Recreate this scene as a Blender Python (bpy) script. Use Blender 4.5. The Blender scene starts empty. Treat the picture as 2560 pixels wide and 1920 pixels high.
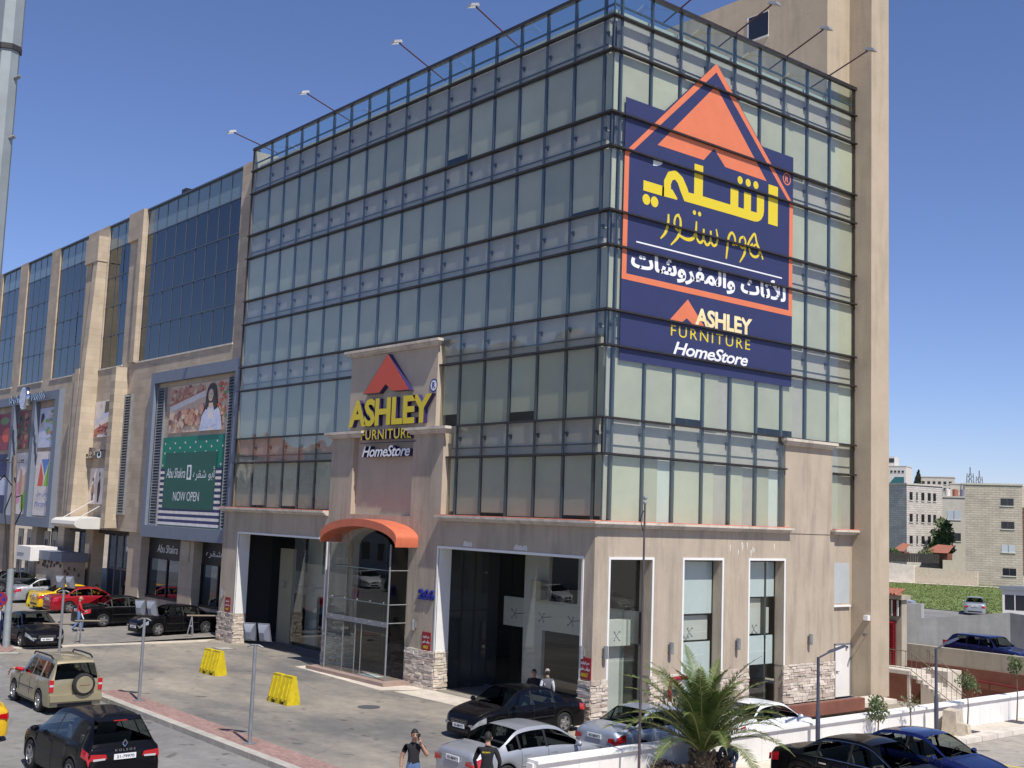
import bpy, bmesh, math, random
from mathutils import Vector, Matrix
R = math.radians
rnd = random.Random(7)
sc = bpy.context.scene
COL = sc.collection

# ---------------------------------------------------------------- camera
cd = bpy.data.cameras.new('camera'); cam = bpy.data.objects.new('camera', cd); COL.objects.link(cam)
def cam_matrix(pos, pitch, roll, yaw):
    cz, sz, cp, sp = math.cos(yaw), math.sin(yaw), math.cos(pitch), math.sin(pitch)
    f = Vector((sz*cp, cz*cp, sp)); r = Vector((cz, -sz, 0)); u = r.cross(f)
    r2 = r*math.cos(roll)+u*math.sin(roll); u2 = -r*math.sin(roll)+u*math.cos(roll)
    m = Matrix((r2, u2, -f)).transposed().to_4x4(); m.translation = pos
    return m
cam.matrix_world = cam_matrix(Vector((27.291, -26.523, 6.52)), R(6.5474), R(2.096), R(-50.4213))
cd.sensor_width = 36.0; cd.lens = 36.0*2901.4/2560.0; cd.clip_start = .1; cd.clip_end = 3000
sc.camera = cam
# ---------------------------------------------------------------- sky and sun
SUN = Vector((1.0, -.23, 1.5)).normalized()
w = bpy.data.worlds.new('World'); sc.world = w; w.use_nodes = True
nt = w.node_tree; bg = nt.nodes['Background']
sky = nt.nodes.new('ShaderNodeTexSky'); sky.sky_type = 'NISHITA'; sky.sun_disc = False
sky.sun_elevation = math.asin(SUN.z); sky.sun_rotation = math.atan2(SUN.x, SUN.y)
sky.altitude = 900; sky.air_density = 1.0; sky.dust_density = .35; sky.ozone_density = 7.5
wb = nt.nodes.new('ShaderNodeMix'); wb.data_type = 'RGBA'; wb.blend_type = 'MULTIPLY'; wb.inputs[0].default_value = 1; wb.inputs[7].default_value = (1.03, .90, 1.0, 1)   # the camera's white balance leans to violet
nt.links.new(sky.outputs[0], wb.inputs[6]); nt.links.new(wb.outputs[2], bg.inputs[0]); bg.inputs[1].default_value = .104
sl = bpy.data.lights.new('sun', 'SUN'); so = bpy.data.objects.new('sun', sl); COL.objects.link(so)
sl.energy = 4.1; sl.angle = R(.53); sl.color = (1, .955, .88)
so.rotation_euler = (-SUN).to_track_quat('-Z', 'Y').to_euler(); so.location = (30, -20, 60)
vs = sc.view_settings; vs.view_transform = 'Standard'; vs.look = 'None'; vs.gamma = 1; vs.exposure = 0.32; vs.use_curve_mapping = False
sc.cycles.max_bounces = 6; sc.cycles.transparent_max_bounces = 14; sc.cycles.glossy_bounces = 4; sc.cycles.diffuse_bounces = 4
sc.cycles.sample_clamp_indirect = 4.0

# ---------------------------------------------------------------- lettering meshes (made first, while the scene is empty)
def text_mesh(s, bold=0.0, shear=0.0, space=1.0):
    c = bpy.data.curves.new('lettering', 'FONT'); c.body = s; c.offset = bold; c.shear = shear; c.space_character = space
    c.resolution_u = 3
    o = bpy.data.objects.new('lettering', c); COL.objects.link(o)
    dg = bpy.context.evaluated_depsgraph_get()
    m = bpy.data.meshes.new_from_object(o.evaluated_get(dg))
    vs_ = [v.co.copy() for v in m.vertices]; fs = [tuple(p.vertices) for p in m.polygons]
    bpy.data.objects.remove(o); bpy.data.curves.remove(c); bpy.data.meshes.remove(m)
    x0 = min(v.x for v in vs_); x1 = max(v.x for v in vs_); y0 = min(v.y for v in vs_); y1 = max(v.y for v in vs_)
    return [((v.x-x0)/(x1-x0), (v.y-y0)/(y1-y0)) for v in vs_], fs
TX = {}
for key, s, b, sh, sp in [
    ('ashley', 'ASHLEY', .035, 0, .93), ('furniture', 'FURNITURE', .012, 0, 1.1), ('furn_thin', 'FURNITURE', .0, 0, 1.25),
    ('home', 'HomeStore', .018, .30, .93), ('266', '266', .04, 0, 1), ('R', 'R', .03, 0, 1), ('shakra', 'Abu Shakra', 0, .18, .9),
    ('open', 'NOW OPEN', 0, 0, .95), ('murjan', 'Murjan Mall', 0, 0, 1), ('k1', 'KOLEOS', .02, 0, 1.6), ('p1', '21-79970', .02, 0, 1), ('p2', '14-70252', .02, 0, 1),
    ('p3', '43-88471', .02, 0, 1), ('sec', 'SECURITY', .03, 0, 1), ('S', '5', .1, 0, 1), ('260', '260', .04, 0, 1), ('blanc', 'BLANC', -.01, 0, 1.3),
    ('ar_murjan', '\ufedd\ufeee\ufee3 \ufee5\ufe8e\ufe9f\ufeae\ufee3', 0, 0, 1), ('ar_mool', '\ufedd\ufeee\ufee3 \ufee5', .03, 0, 1),
    ('ar_furn', '\ufe95\ufe8e\ufeb7\ufeed\ufeae\ufed4\ufee4\ufedf\ufe8d\ufeed \ufe99\ufe8e\ufe9b\ufef8\ufedf', .034, 0, 1),
    ('ar_shakra', '\ufee9\ufeae\ufed8\ufeb7 \ufeee\ufe91\ufe83', 0, 0, 1), ('ar_park', '\ufed1\ufeee\ufed7\ufeee\ufedf\ufe8d \ufee1\ufeaa\ufecb', .02, 0, 1), ('ar_park2', '\ufeb9\ufe8e\ufea7 \ufed2\ufed7\ufeee\ufee3', .02, 0, 1)]:
    TX[key] = text_mesh(s, b, sh, sp)

# ---------------------------------------------------------------- materials
MATS = {}
def mat(name, col, rough=.7, metal=0.0, var=0.0, vs_=1.5, bump=0.0, bs=20.0, coat=0.0, col2=None, spec=.5, detail=4, stretch=None):
    if name in MATS: return MATS[name]
    m = bpy.data.materials.new(name); m.use_nodes = True; t = m.node_tree; p = t.nodes['Principled BSDF']
    p.inputs['Base Color'].default_value = (*col, 1); p.inputs['Roughness'].default_value = rough; p.inputs['Metallic'].default_value = metal
    p.inputs['Specular IOR Level'].default_value = spec
    if coat: p.inputs['Coat Weight'].default_value = coat; p.inputs['Coat Roughness'].default_value = .04
    if var or bump or col2:
        g = t.nodes.new('ShaderNodeNewGeometry'); src = g.outputs['Position']
        if stretch:
            mp = t.nodes.new('ShaderNodeMapping'); mp.inputs['Scale'].default_value = stretch; t.links.new(src, mp.inputs[0]); src = mp.outputs[0]
    if var or col2:
        n = t.nodes.new('ShaderNodeTexNoise'); n.inputs['Scale'].default_value = vs_; n.inputs['Detail'].default_value = detail; n.inputs['Roughness'].default_value = .6
        t.links.new(src, n.inputs['Vector'])
        r = t.nodes.new('ShaderNodeValToRGB'); e = r.color_ramp.elements
        e[0].position = .32; e[1].position = .68
        a = tuple(max(0, c*(1-var)) for c in col); b = tuple(min(1, c*(1+var)) for c in col)
        if col2: a, b = col, col2
        e[0].color = (*a, 1); e[1].color = (*b, 1)
        t.links.new(n.outputs[0], r.inputs[0]); t.links.new(r.outputs[0], p.inputs['Base Color'])
    if bump:
        n2 = t.nodes.new('ShaderNodeTexNoise'); n2.inputs['Scale'].default_value = bs; n2.inputs['Detail'].default_value = 6
        t.links.new(src, n2.inputs['Vector'])
        bp = t.nodes.new('ShaderNodeBump'); bp.inputs['Strength'].default_value = bump; bp.inputs['Distance'].default_value = .02
        t.links.new(n2.outputs[0], bp.inputs['Height']); t.links.new(bp.outputs[0], p.inputs['Normal'])
    MATS[name] = m
    return m
def glass(name, tint, ior=1.9, wave=0.0, rough=0.0):
    m = bpy.data.materials.new(name); m.use_nodes = True; t = m.node_tree; t.nodes.clear()
    o = t.nodes.new('ShaderNodeOutputMaterial'); mx = t.nodes.new('ShaderNodeMixShader'); tr = t.nodes.new('ShaderNodeBsdfTransparent'); gl = t.nodes.new('ShaderNodeBsdfGlossy')
    fr = t.nodes.new('ShaderNodeFresnel'); fr.inputs['IOR'].default_value = ior
    tr.inputs[0].default_value = (*tint, 1); gl.inputs[0].default_value = (.95, .98, .97, 1); gl.inputs['Roughness'].default_value = rough
    ge = t.nodes.new('ShaderNodeNewGeometry'); ml = t.nodes.new('ShaderNodeMath'); ml.operation = 'SUBTRACT'; ml.use_clamp = True      # the inner face of the sheet adds no second mirror
    t.links.new(fr.outputs[0], ml.inputs[0]); t.links.new(ge.outputs['Backfacing'], ml.inputs[1])
    t.links.new(ml.outputs[0], mx.inputs[0]); t.links.new(tr.outputs[0], mx.inputs[1]); t.links.new(gl.outputs[0], mx.inputs[2]); t.links.new(mx.outputs[0], o.inputs[0])
    if wave:
        g = t.nodes.new('ShaderNodeNewGeometry'); n = t.nodes.new('ShaderNodeTexNoise'); n.inputs['Scale'].default_value = .55; n.inputs['Detail'].default_value = 1.5
        b = t.nodes.new('ShaderNodeBump'); b.inputs['Strength'].default_value = wave; b.inputs['Distance'].default_value = .12
        t.links.new(g.outputs['Position'], n.inputs['Vector']); t.links.new(n.outputs[0], b.inputs['Height']); t.links.new(b.outputs[0], gl.inputs['Normal'])
    MATS[name] = m
    return m
def wall_mat(name, col, var, streak, bump=.25, bs=9.0):
    """rendered wall: blotchy colour, vertical rain streaks, fine relief"""
    m = bpy.data.materials.new(name); m.use_nodes = True; t = m.node_tree; p = t.nodes['Principled BSDF']; p.inputs['Roughness'].default_value = .92; p.inputs['Specular IOR Level'].default_value = .2
    g = t.nodes.new('ShaderNodeNewGeometry')
    def noise(scale, stretch, det=5):
        mp = t.nodes.new('ShaderNodeMapping'); mp.inputs['Scale'].default_value = stretch; t.links.new(g.outputs['Position'], mp.inputs[0])
        n = t.nodes.new('ShaderNodeTexNoise'); n.inputs['Scale'].default_value = scale; n.inputs['Detail'].default_value = det; n.inputs['Roughness'].default_value = .65
        t.links.new(mp.outputs[0], n.inputs['Vector']); return n
    a = noise(.7, (1, 1, 1)); b = noise(2.2, (1, 1, .12))
    def ramp(n, c0, c1, p0, p1):
        r = t.nodes.new('ShaderNodeValToRGB'); e = r.color_ramp.elements; e[0].position = p0; e[1].position = p1; e[0].color = (*c0, 1); e[1].color = (*c1, 1); t.links.new(n.outputs[0], r.inputs[0]); return r
    ra = ramp(a, tuple(c*(1-var) for c in col), tuple(min(1, c*(1+var)) for c in col), .3, .7)
    rb = ramp(b, (1-streak,)*3, (1, 1, 1), .36, .52)
    mx = t.nodes.new('ShaderNodeMix'); mx.data_type = 'RGBA'; mx.blend_type = 'MULTIPLY'; mx.inputs[0].default_value = 1
    t.links.new(ra.outputs[0], mx.inputs[6]); t.links.new(rb.outputs[0], mx.inputs[7]); t.links.new(mx.outputs[2], p.inputs['Base Color'])
    n2 = noise(bs, (1, 1, 1), 8); bp = t.nodes.new('ShaderNodeBump'); bp.inputs['Strength'].default_value = bump; bp.inputs['Distance'].default_value = .03
    t.links.new(n2.outputs[0], bp.inputs['Height']); t.links.new(bp.outputs[0], p.inputs['Normal'])
    MATS[name] = m
    return m
def coursed_mat(name, col, mortar, bw, bh, ms=.012, var=.12, axis='x', rough_bump=.3, mort_bump=.5):
    """stone courses seen from afar: joints and blocks of slightly different tone"""
    m = bpy.data.materials.new(name); m.use_nodes = True; t = m.node_tree; p = t.nodes['Principled BSDF']; p.inputs['Roughness'].default_value = .9; p.inputs['Specular IOR Level'].default_value = .25
    g = t.nodes.new('ShaderNodeNewGeometry'); sx = t.nodes.new('ShaderNodeSeparateXYZ'); cx = t.nodes.new('ShaderNodeCombineXYZ'); t.links.new(g.outputs['Position'], sx.inputs[0])
    if axis == 'x': t.links.new(sx.outputs[0], cx.inputs[0]); t.links.new(sx.outputs[2], cx.inputs[1])
    elif axis == 'y': t.links.new(sx.outputs[1], cx.inputs[0]); t.links.new(sx.outputs[2], cx.inputs[1])
    elif axis == 'xy': t.links.new(sx.outputs[0], cx.inputs[0]); t.links.new(sx.outputs[1], cx.inputs[1])
    else:
        ad = t.nodes.new('ShaderNodeMath'); ad.operation = 'ADD'; t.links.new(sx.outputs[0], ad.inputs[0]); t.links.new(sx.outputs[1], ad.inputs[1]); t.links.new(ad.outputs[0], cx.inputs[0]); t.links.new(sx.outputs[2], cx.inputs[1])
    b = t.nodes.new('ShaderNodeTexBrick'); b.inputs['Scale'].default_value = 1.0; b.inputs['Brick Width'].default_value = bw; b.inputs['Row Height'].default_value = bh; b.inputs['Mortar Size'].default_value = ms
    b.inputs['Color1'].default_value = (*[c*(1-var) for c in col], 1); b.inputs['Color2'].default_value = (*[min(1, c*(1+var)) for c in col], 1); b.inputs['Mortar'].default_value = (*mortar, 1)
    t.links.new(cx.outputs[0], b.inputs['Vector'])
    n = t.nodes.new('ShaderNodeTexNoise'); n.inputs['Scale'].default_value = .8; n.inputs['Detail'].default_value = 6; t.links.new(g.outputs['Position'], n.inputs['Vector'])
    r = t.nodes.new('ShaderNodeValToRGB'); r.color_ramp.elements[0].position = .3; r.color_ramp.elements[1].position = .65; r.color_ramp.elements[0].color = (.8, .8, .8, 1); t.links.new(n.outputs[0], r.inputs[0])
    mx = t.nodes.new('ShaderNodeMix'); mx.data_type = 'RGBA'; mx.blend_type = 'MULTIPLY'; mx.inputs[0].default_value = 1
    t.links.new(b.outputs[0], mx.inputs[6]); t.links.new(r.outputs[0], mx.inputs[7]); t.links.new(mx.outputs[2], p.inputs['Base Color'])
    bp = t.nodes.new('ShaderNodeBump'); bp.inputs['Strength'].default_value = mort_bump; bp.inputs['Distance'].default_value = .02; bp.invert = True
    t.links.new(b.outputs['Fac'], bp.inputs['Height']); t.links.new(bp.outputs[0], p.inputs['Normal'])
    MATS[name] = m
    return m
def emis(name, col, s):
    m = bpy.data.materials.new(name); m.use_nodes = True; p = m.node_tree.nodes['Principled BSDF']; p.inputs['Base Color'].default_value = (*col, 1); p.inputs['Emission Color'].default_value = (*col, 1); p.inputs['Emission Strength'].default_value = s
    MATS[name] = m; return m

wall_mat('stucco', (.45, .375, .29), .09, .2)
wall_mat('stucco_tower', (.47, .385, .28), .09, .12)
wall_mat('stucco_recess', (.48, .40, .31), .05, .05)
wall_mat('concrete_wall', (.36, .36, .35), .18, .12)
wall_mat('beige_wall', (.42, .37, .29), .12, .15)
wall_mat('cornice_paint', (.62, .55, .46), .1, .25)
coursed_mat('mall_stone', (.53, .43, .32), (.40, .33, .25), .9, .42, .008, .09, 'x', mort_bump=.25)
coursed_mat('mall_stone_side', (.55, .45, .33), (.42, .35, .26), .9, .42, .008, .09, 'y', mort_bump=.25)
coursed_mat('far_stone_a', (.64, .59, .54), (.48, .44, .40), 1.1, .30, .03, .07, 'xy2', mort_bump=.9)
coursed_mat('far_stone_c', (.57, .50, .41), (.42, .37, .30), 1.2, .30, .035, .07, 'xy2', mort_bump=.9)
coursed_mat('pavers', (.37, .23, .20), (.22, .17, .15), .2, .1, .008, .15, 'xy')
mat('terracotta', (.62, .22, .14), .75, var=.15, vs_=3)
mat('canopy_orange', (.58, .15, .075), .6, var=.10, vs_=2, bump=.1, bs=6)
mat('white_paint', (.78, .77, .74), .6, var=.04, vs_=2)
mat('white_reveal', (.66, .64, .58), .7, var=.05)
mat('dark_metal', (.035, .03, .028), .5, var=.25, vs_=5)
mat('transom_metal', (.028, .023, .021), .45, var=.3, vs_=4)
mat('mullion_metal', (.075, .095, .12), .45)
mat('fabric_blind', (.50, .485, .42), .9, var=.07, vs_=.8, bump=.25, bs=2.5)
mat('fabric_blind_b', (.57, .56, .48), .9, var=.07, vs_=.9, bump=.3, bs=2.5)
mat('fabric_blind_c', (.43, .425, .375), .9, var=.06, vs_=.9, bump=.25, bs=2.5)
mat('fabric_sheet', (.66, .69, .69), .8, var=.04)
mat('spandrel_board', (.50, .455, .44), .85, var=.06, vs_=2)
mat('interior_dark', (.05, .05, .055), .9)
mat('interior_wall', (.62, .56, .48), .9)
mat('interior_floor', (.12, .11, .10), .6)
glass('facade_glass', (.925, .945, .905), 1.82, wave=.15)
glass('parapet_glass', (.84, .91, .90), 1.75)
glass('car_window', (.42, .46, .46), 1.5)
mat('car_seat', (.10, .10, .10), .9); mat('car_seat_beige', (.30, .27, .22), .9)
glass('shop_glass', (.90, .93, .92), 1.65, wave=.03)
glass('mall_glass', (.30, .36, .47), 1.75, wave=.02)
mat('mall_spandrel', (.17, .235, .25), .12, spec=.6)
mat('frame_grey', (.18, .205, .255), .6, var=.05)
mat('navy', (.026, .033, .105), .55, var=.05)
mat('sign_orange', (.70, .19, .085), .5, var=.04)
mat('sign_orange_deep', (.58, .085, .04), .5)
mat('sign_yellow', (.72, .56, .025), .45)
mat('sign_gold', (.80, .55, .15), .4, col2=(.9, .82, .55), vs_=3.5, stretch=(.01, .01, 1))
mat('sign_purple', (.035, .025, .10), .4)
mat('sign_white', (.82, .82, .82), .45)
mat('sign_blue', (.012, .02, .22), .4)
mat('sign_red', (.26, .008, .02), .45)
mat('poster_green', (.02, .11, .075), .55, var=.05)
mat('poster_green2', (.005, .22, .14), .55)
for i, c in enumerate([(.03, .075, .065), (.6, .33, .2), (.5, .2, .13), (.7, .5, .35), (.25, .1, .08), (.8, .72, .66), (.05, .03, .03), (.55, .3, .22), (.62, .65, .78), (.3, .05, .07), (.13, .11, .06), (.2, .32, .12), (.12, .25, .6), (.75, .12, .06), (.3, .6, .05), (.8, .35, .55), (.03, .04, .13)]): mat('print%d' % i, c, .55, var=.12, vs_=3)
mat('galv', (.27, .28, .29), .5, .4, var=.12, vs_=3)
mat('pole_grey', (.30, .33, .33), .55, .3, var=.12, vs_=2.5)
mat('pole_wood', (.17, .135, .11), .9, var=.3, vs_=6, stretch=(4, 4, .5))
mat('lamp_body', (.20, .215, .25), .5, var=.08)
mat('lamp_white', (.5, .5, .5), .3)
mat('plastic_yellow', (.60, .46, .012), .5, var=.16, vs_=5, bump=.15, bs=8)
mat('rubber', (.018, .018, .018), .85)
mat('alloy', (.45, .45, .46), .3, .85)
mat('chrome', (.6, .6, .62), .12, 1.0)
mat('car_glass', (.006, .008, .009), .04, spec=.32)
mat('tail_red', (.45, .005, .01), .12, coat=1)
mat('head_clear', (.34, .35, .35), .1, .3, coat=1)
mat('amber', (.75, .25, .01), .15, coat=1)
mat('plate_white', (.75, .75, .75), .4)
mat('plate_black', (.03, .03, .03), .4)
mat('trim_black', (.012, .012, .012), .5)
for n, c, me in [('black', (.003, .003, .004), 0), ('navyblack', (.004, .004, .007), 0), ('silver', (.40, .415, .44), .5), ('silverblue', (.36, .40, .47), .5), ('beige', (.37, .32, .20), .45), ('taxi', (.66, .40, .01), 0), ('red', (.27, .006, .014), .1), ('blue', (.004, .010, .075), .2), ('darkblue', (.006, .008, .06), .1), ('white', (.75, .76, .78), 0), ('grey', (.045, .05, .06), .3)]:
    mat('paint_'+n, c, .45, me, coat=.42 if n in ('black','navyblack') else .9, var=.06, vs_=1.2, spec=.06 if n in ('black','navyblack') else .15)
mat('skin', (.42, .24, .16), .6); mat('hair', (.012, .01, .009), .7); mat('cloth_black', (.012, .012, .014), .9); mat('cloth_navy', (.02, .022, .03), .85); mat('denim', (.10, .16, .30), .9)
mat('cloth_red', (.48, .01, .02), .8); mat('cloth_white', (.6, .62, .66), .9); mat('cloth_grey', (.10, .10, .12), .9); mat('cap_tan', (.38, .3, .3), .9); mat('plaid', (.12, .16, .22), .9, col2=(.03, .035, .05), vs_=30)
mat('bag_white', (.75, .75, .78), .6)
mat('palm_leaf', (.11, .15, .03), .5, col2=(.045, .08, .016), vs_=2.5); mat('palm_leaf_b', (.14, .18, .045), .5, col2=(.06, .10, .022), vs_=3); mat('palm_stem', (.24, .23, .08), .6); mat('palm_trunk', (.16, .11, .07), .95, var=.3, vs_=12, bump=.8, bs=14)
mat('leaf_a', (.055, .085, .025), .6, col2=(.10, .13, .04), vs_=4); mat('leaf_b', (.05, .095, .025), .6, col2=(.10, .15, .045), vs_=1.5); mat('leaf_dry', (.13, .09, .06), .8, col2=(.06, .04, .03), vs_=6); mat('bark', (.13, .10, .075), .95, var=.3, vs_=10); mat('cypress', (.02, .035, .018), .8)
mat('wall_white', (.74, .71, .67), .75, var=.05, vs_=1.5); mat('coping_white', (.80, .79, .77), .7, var=.03)
mat('kerb', (.42, .39, .34), .85, var=.15, vs_=2, bump=.3); mat('kerb_white', (.62, .56, .48), .85, var=.12, vs_=2, bump=.3); mat('brown_red', (.20, .075, .05), .85, var=.15, vs_=1.5); mat('red_metal', (.16, .018, .022), .5); mat('rail_metal', (.20, .16, .12), .6, .3)
mat('roof_tile', (.33, .125, .08), .85, var=.25, vs_=8); mat('stone_block', (.50, .43, .33), .9, var=.15, vs_=5, bump=.5); mat('fence_rust', (.18, .08, .05), .9, var=.25, vs_=3); mat('fence_dark', (.05, .045, .04), .9)
mat('pane_dark', (.02, .022, .03), .08, spec=.6); mat('pane_light', (.5, .55, .6), .3); mat('far_white', (.62, .6, .55), .9, var=.05); mat('far_tan', (.57, .52, .44), .9, var=.06); mat('teal_glass', (.015, .12, .13), .1, spec=.7); mat('steel', (.12, .12, .13), .6, .3)
for i, c in enumerate([(.55, .47, .38), (.62, .54, .45), (.45, .37, .30), (.68, .60, .51), (.53, .44, .37)]): mat('ledger%d' % i, c, .95, var=.18, vs_=9, bump=.7, bs=25)
mat('ledger_bed', (.2, .16, .12), .95)
mat('step_stone', (.33, .24, .20), .6, var=.1, vs_=3)
mat('plant_pot', (.05, .045, .06), .7)
mat('cream', (.74, .66, .52), .9, var=.05)
mat('pole_dark', (.10, .075, .08), .5, .3, var=.2, vs_=3); mat('arm_rust', (.09, .045, .045), .7, var=.2)
mat('blind_shaded', (.42, .45, .45), .8, var=.05); mat('lamp_navy', (.05, .055, .08), .5)  # shaded blind: the small window's recess shadow is put into its grey
# ---------------------------------------------------------------- mesh helpers
WO = {}          # world origin of things that are not turned
class MB:
    def __init__(s): s.v = []; s.f = []; s.m = []
    def add(s, vs_, fs, mi=0):
        o = len(s.v); s.v += [tuple(v) for v in vs_]
        for f in fs: s.f.append(tuple(i+o for i in f)); s.m.append(mi)
        return s
    def box(s, x0, x1, y0, y1, z0, z1, mi=0):
        x0, x1 = min(x0, x1), max(x0, x1); y0, y1 = min(y0, y1), max(y0, y1); z0, z1 = min(z0, z1), max(z0, z1)
        return s.add([(x0,y0,z0),(x1,y0,z0),(x1,y1,z0),(x0,y1,z0),(x0,y0,z1),(x1,y0,z1),(x1,y1,z1),(x0,y1,z1)],
                     [(0,3,2,1),(4,5,6,7),(0,1,5,4),(1,2,6,5),(2,3,7,6),(3,0,4,7)], mi)
    def quad(s, a, b, c, d, mi=0): return s.add([a,b,c,d], [(0,1,2,3)], mi)
    def prism(s, pts, fn, a, b, mi=0):
        """polygon pts (u,v) extruded between depth a and b; fn(u,v,d)->xyz"""
        n = len(pts)
        s.add([fn(u,v,a) for u,v in pts]+[fn(u,v,b) for u,v in pts], [tuple(range(n))[::-1], tuple(range(n,2*n))]+[(i,(i+1)%n,(i+1)%n+n,i+n) for i in range(n)], mi)
        return s
    def tube(s, pts, rad, n=8, mi=0, cap=True):
        pts = [Vector(p) for p in pts]; rads = rad if isinstance(rad, (list, tuple)) else [rad]*len(pts)
        rings = []; up = None
        for i, p in enumerate(pts):
            d = (pts[min(i+1,len(pts)-1)]-pts[max(i-1,0)]).normalized()
            a = Vector((0,0,1)) if abs(d.z) < .95 else Vector((1,0,0))
            u = d.cross(a).normalized(); v = d.cross(u)
            if up is not None and u.dot(up) < 0: u, v = -u, -v
            up = u
            rings.append([p+(u*math.cos(2*math.pi*k/n)+v*math.sin(2*math.pi*k/n))*rads[i] for k in range(n)])
        vs_ = [q for r in rings for q in r]; fs = []
        for i in range(len(pts)-1):
            for k in range(n): fs.append((i*n+k, i*n+(k+1)%n, (i+1)*n+(k+1)%n, (i+1)*n+k))
        if cap: fs += [tuple(range(n))[::-1], tuple(range((len(pts)-1)*n, len(pts)*n))]
        return s.add(vs_, fs, mi)
    def lathe(s, prof, fn, n=24, mi=0, closed=False):
        """prof list of (r,h); fn(x,y,h) -> xyz"""
        vs_ = [fn(r*math.cos(2*math.pi*k/n), r*math.sin(2*math.pi*k/n), h) for r,h in prof for k in range(n)]; fs = []
        m = len(prof)
        for i in range(m if closed else m-1):
            j = (i+1) % m
            for k in range(n): fs.append((i*n+k, i*n+(k+1)%n, j*n+(k+1)%n, j*n+k))
        return s.add(vs_, fs, mi)
    def ball(s, c, r, n=10, m=7, mi=0):
        c = Vector(c); r = r if isinstance(r, (tuple, list)) else (r,r,r); vs_ = []; fs = []
        for i in range(m+1):
            t = math.pi*i/m
            for k in range(n): vs_.append((c.x+r[0]*math.sin(t)*math.cos(2*math.pi*k/n), c.y+r[1]*math.sin(t)*math.sin(2*math.pi*k/n), c.z+r[2]*math.cos(t)))
        for i in range(m):
            for k in range(n): fs.append((i*n+k, i*n+(k+1)%n, (i+1)*n+(k+1)%n, (i+1)*n+k)[::-1])
        return s.add(vs_, fs, mi)
    def text(s, key, u0, u1, v0, v1, fn, a, b, mi=0, mside=None):
        """lettering filled into a rectangle, between depth a (front) and b (back); fn(u,v,d)->xyz"""
        vs_, fs = TX[key]; n = len(vs_)
        pts = [(u0+(u1-u0)*x, v0+(v1-v0)*y) for x, y in vs_]
        s.add([fn(u,v,a) for u,v in pts], fs, mi)
        if b is not None:
            cnt = {}
            for f in fs:
                for i in range(len(f)):
                    e = (f[i], f[(i+1)%len(f)]); cnt[e] = 1
            edges = [e for e in cnt if (e[1],e[0]) not in cnt]
            s.add([fn(u,v,a) for u,v in pts]+[fn(u,v,b) for u,v in pts], [(i, i+n, j+n, j) for i,j in edges], mi if mside is None else mside)
        return s
    def ribbon(s, pts, w, fn, d, mi=0):
        pts = [Vector((p[0],p[1])) for p in pts]; L = []; Rr = []
        for i, p in enumerate(pts):
            t = (pts[min(i+1,len(pts)-1)]-pts[max(i-1,0)]).normalized(); nn = Vector((-t.y, t.x))
            ww = w[i] if isinstance(w, (list, tuple)) else w
            L.append(p+nn*ww/2); Rr.append(p-nn*ww/2)
        vs_ = [fn(q.x,q.y,d) for q in L]+[fn(q.x,q.y,d) for q in Rr]; n = len(pts)
        return s.add(vs_, [(i,i+1,n+i+1,n+i) for i in range(n-1)], mi)
    def disc(s, c, r, fn, d, mi=0, n=20, r0=None):
        P = [(c[0]+r*math.cos(2*math.pi*k/n), c[1]+r*math.sin(2*math.pi*k/n)) for k in range(n)]
        if r0 is None: return s.add([fn(u,v,d) for u,v in P], [tuple(range(n))], mi)
        Q = [(c[0]+r0*math.cos(2*math.pi*k/n), c[1]+r0*math.sin(2*math.pi*k/n)) for k in range(n)]
        return s.add([fn(u,v,d) for u,v in P+Q], [(k,(k+1)%n,n+(k+1)%n,n+k) for k in range(n)], mi)
    def poly(s, pts, fn, d, mi=0): return s.add([fn(u,v,d) for u,v in pts], [tuple(range(len(pts)))], mi)
    def mesh(s, name, mats, smooth=False, off=(0,0,0)):
        me = bpy.data.meshes.new(name)
        me.from_pydata([(v[0]-off[0], v[1]-off[1], v[2]-off[2]) for v in s.v], [], s.f)
        for m in (mats if isinstance(mats, (list, tuple)) else [mats]): me.materials.append(MATS[m])
        if any(s.m): me.polygons.foreach_set('material_index', s.m)
        if smooth:
            me.polygons.foreach_set('use_smooth', [True]*len(me.polygons))
            if smooth is not True: me.set_sharp_from_angle(angle=R(smooth))
        me.update()
        return me
    def build(s, name, mats, parent=None, smooth=False):
        off = WO.get(parent, (0,0,0)) if parent else (0,0,0)
        o = bpy.data.objects.new(name, s.mesh(name, mats, smooth, off)); COL.objects.link(o)
        if parent: o.parent = parent; WO[o] = off
        return o
def tag(o, label=None, cat=None, group=None, kind=None):
    if label: o['label'] = label
    if cat: o['category'] = cat
    if group: o['group'] = group
    if kind: o['kind'] = kind
    return o
def thing(name, label, cat, loc=(0,0,0), rz=0.0, group=None):
    o = bpy.data.objects.new(name, None); o.empty_display_size = .3; COL.objects.link(o); o.location = loc; o.rotation_euler = (0,0,rz)
    tag(o, label, cat, group); WO[o] = tuple(loc) if rz == 0 else (0,0,0)
    return o
def link_mesh(name, me, parent, loc=(0,0,0), rz=0, scale=None):
    o = bpy.data.objects.new(name, me); COL.objects.link(o)
    off = WO.get(parent, (0,0,0)) if parent else (0,0,0)
    o.location = (loc[0]-off[0], loc[1]-off[1], loc[2]-off[2]); o.rotation_euler = (0,0,rz)
    if scale: o.scale = scale
    if parent: o.parent = parent
    return o
FX = lambda u, v, d: (u, d, v)        # wall plane facing -y : u=x, v=z, d=y
FY = lambda u, v, d: (d, u, v)        # wall plane facing +x : u=y, v=z, d=x
FZ = lambda u, v, d: (u, v, d)

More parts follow.
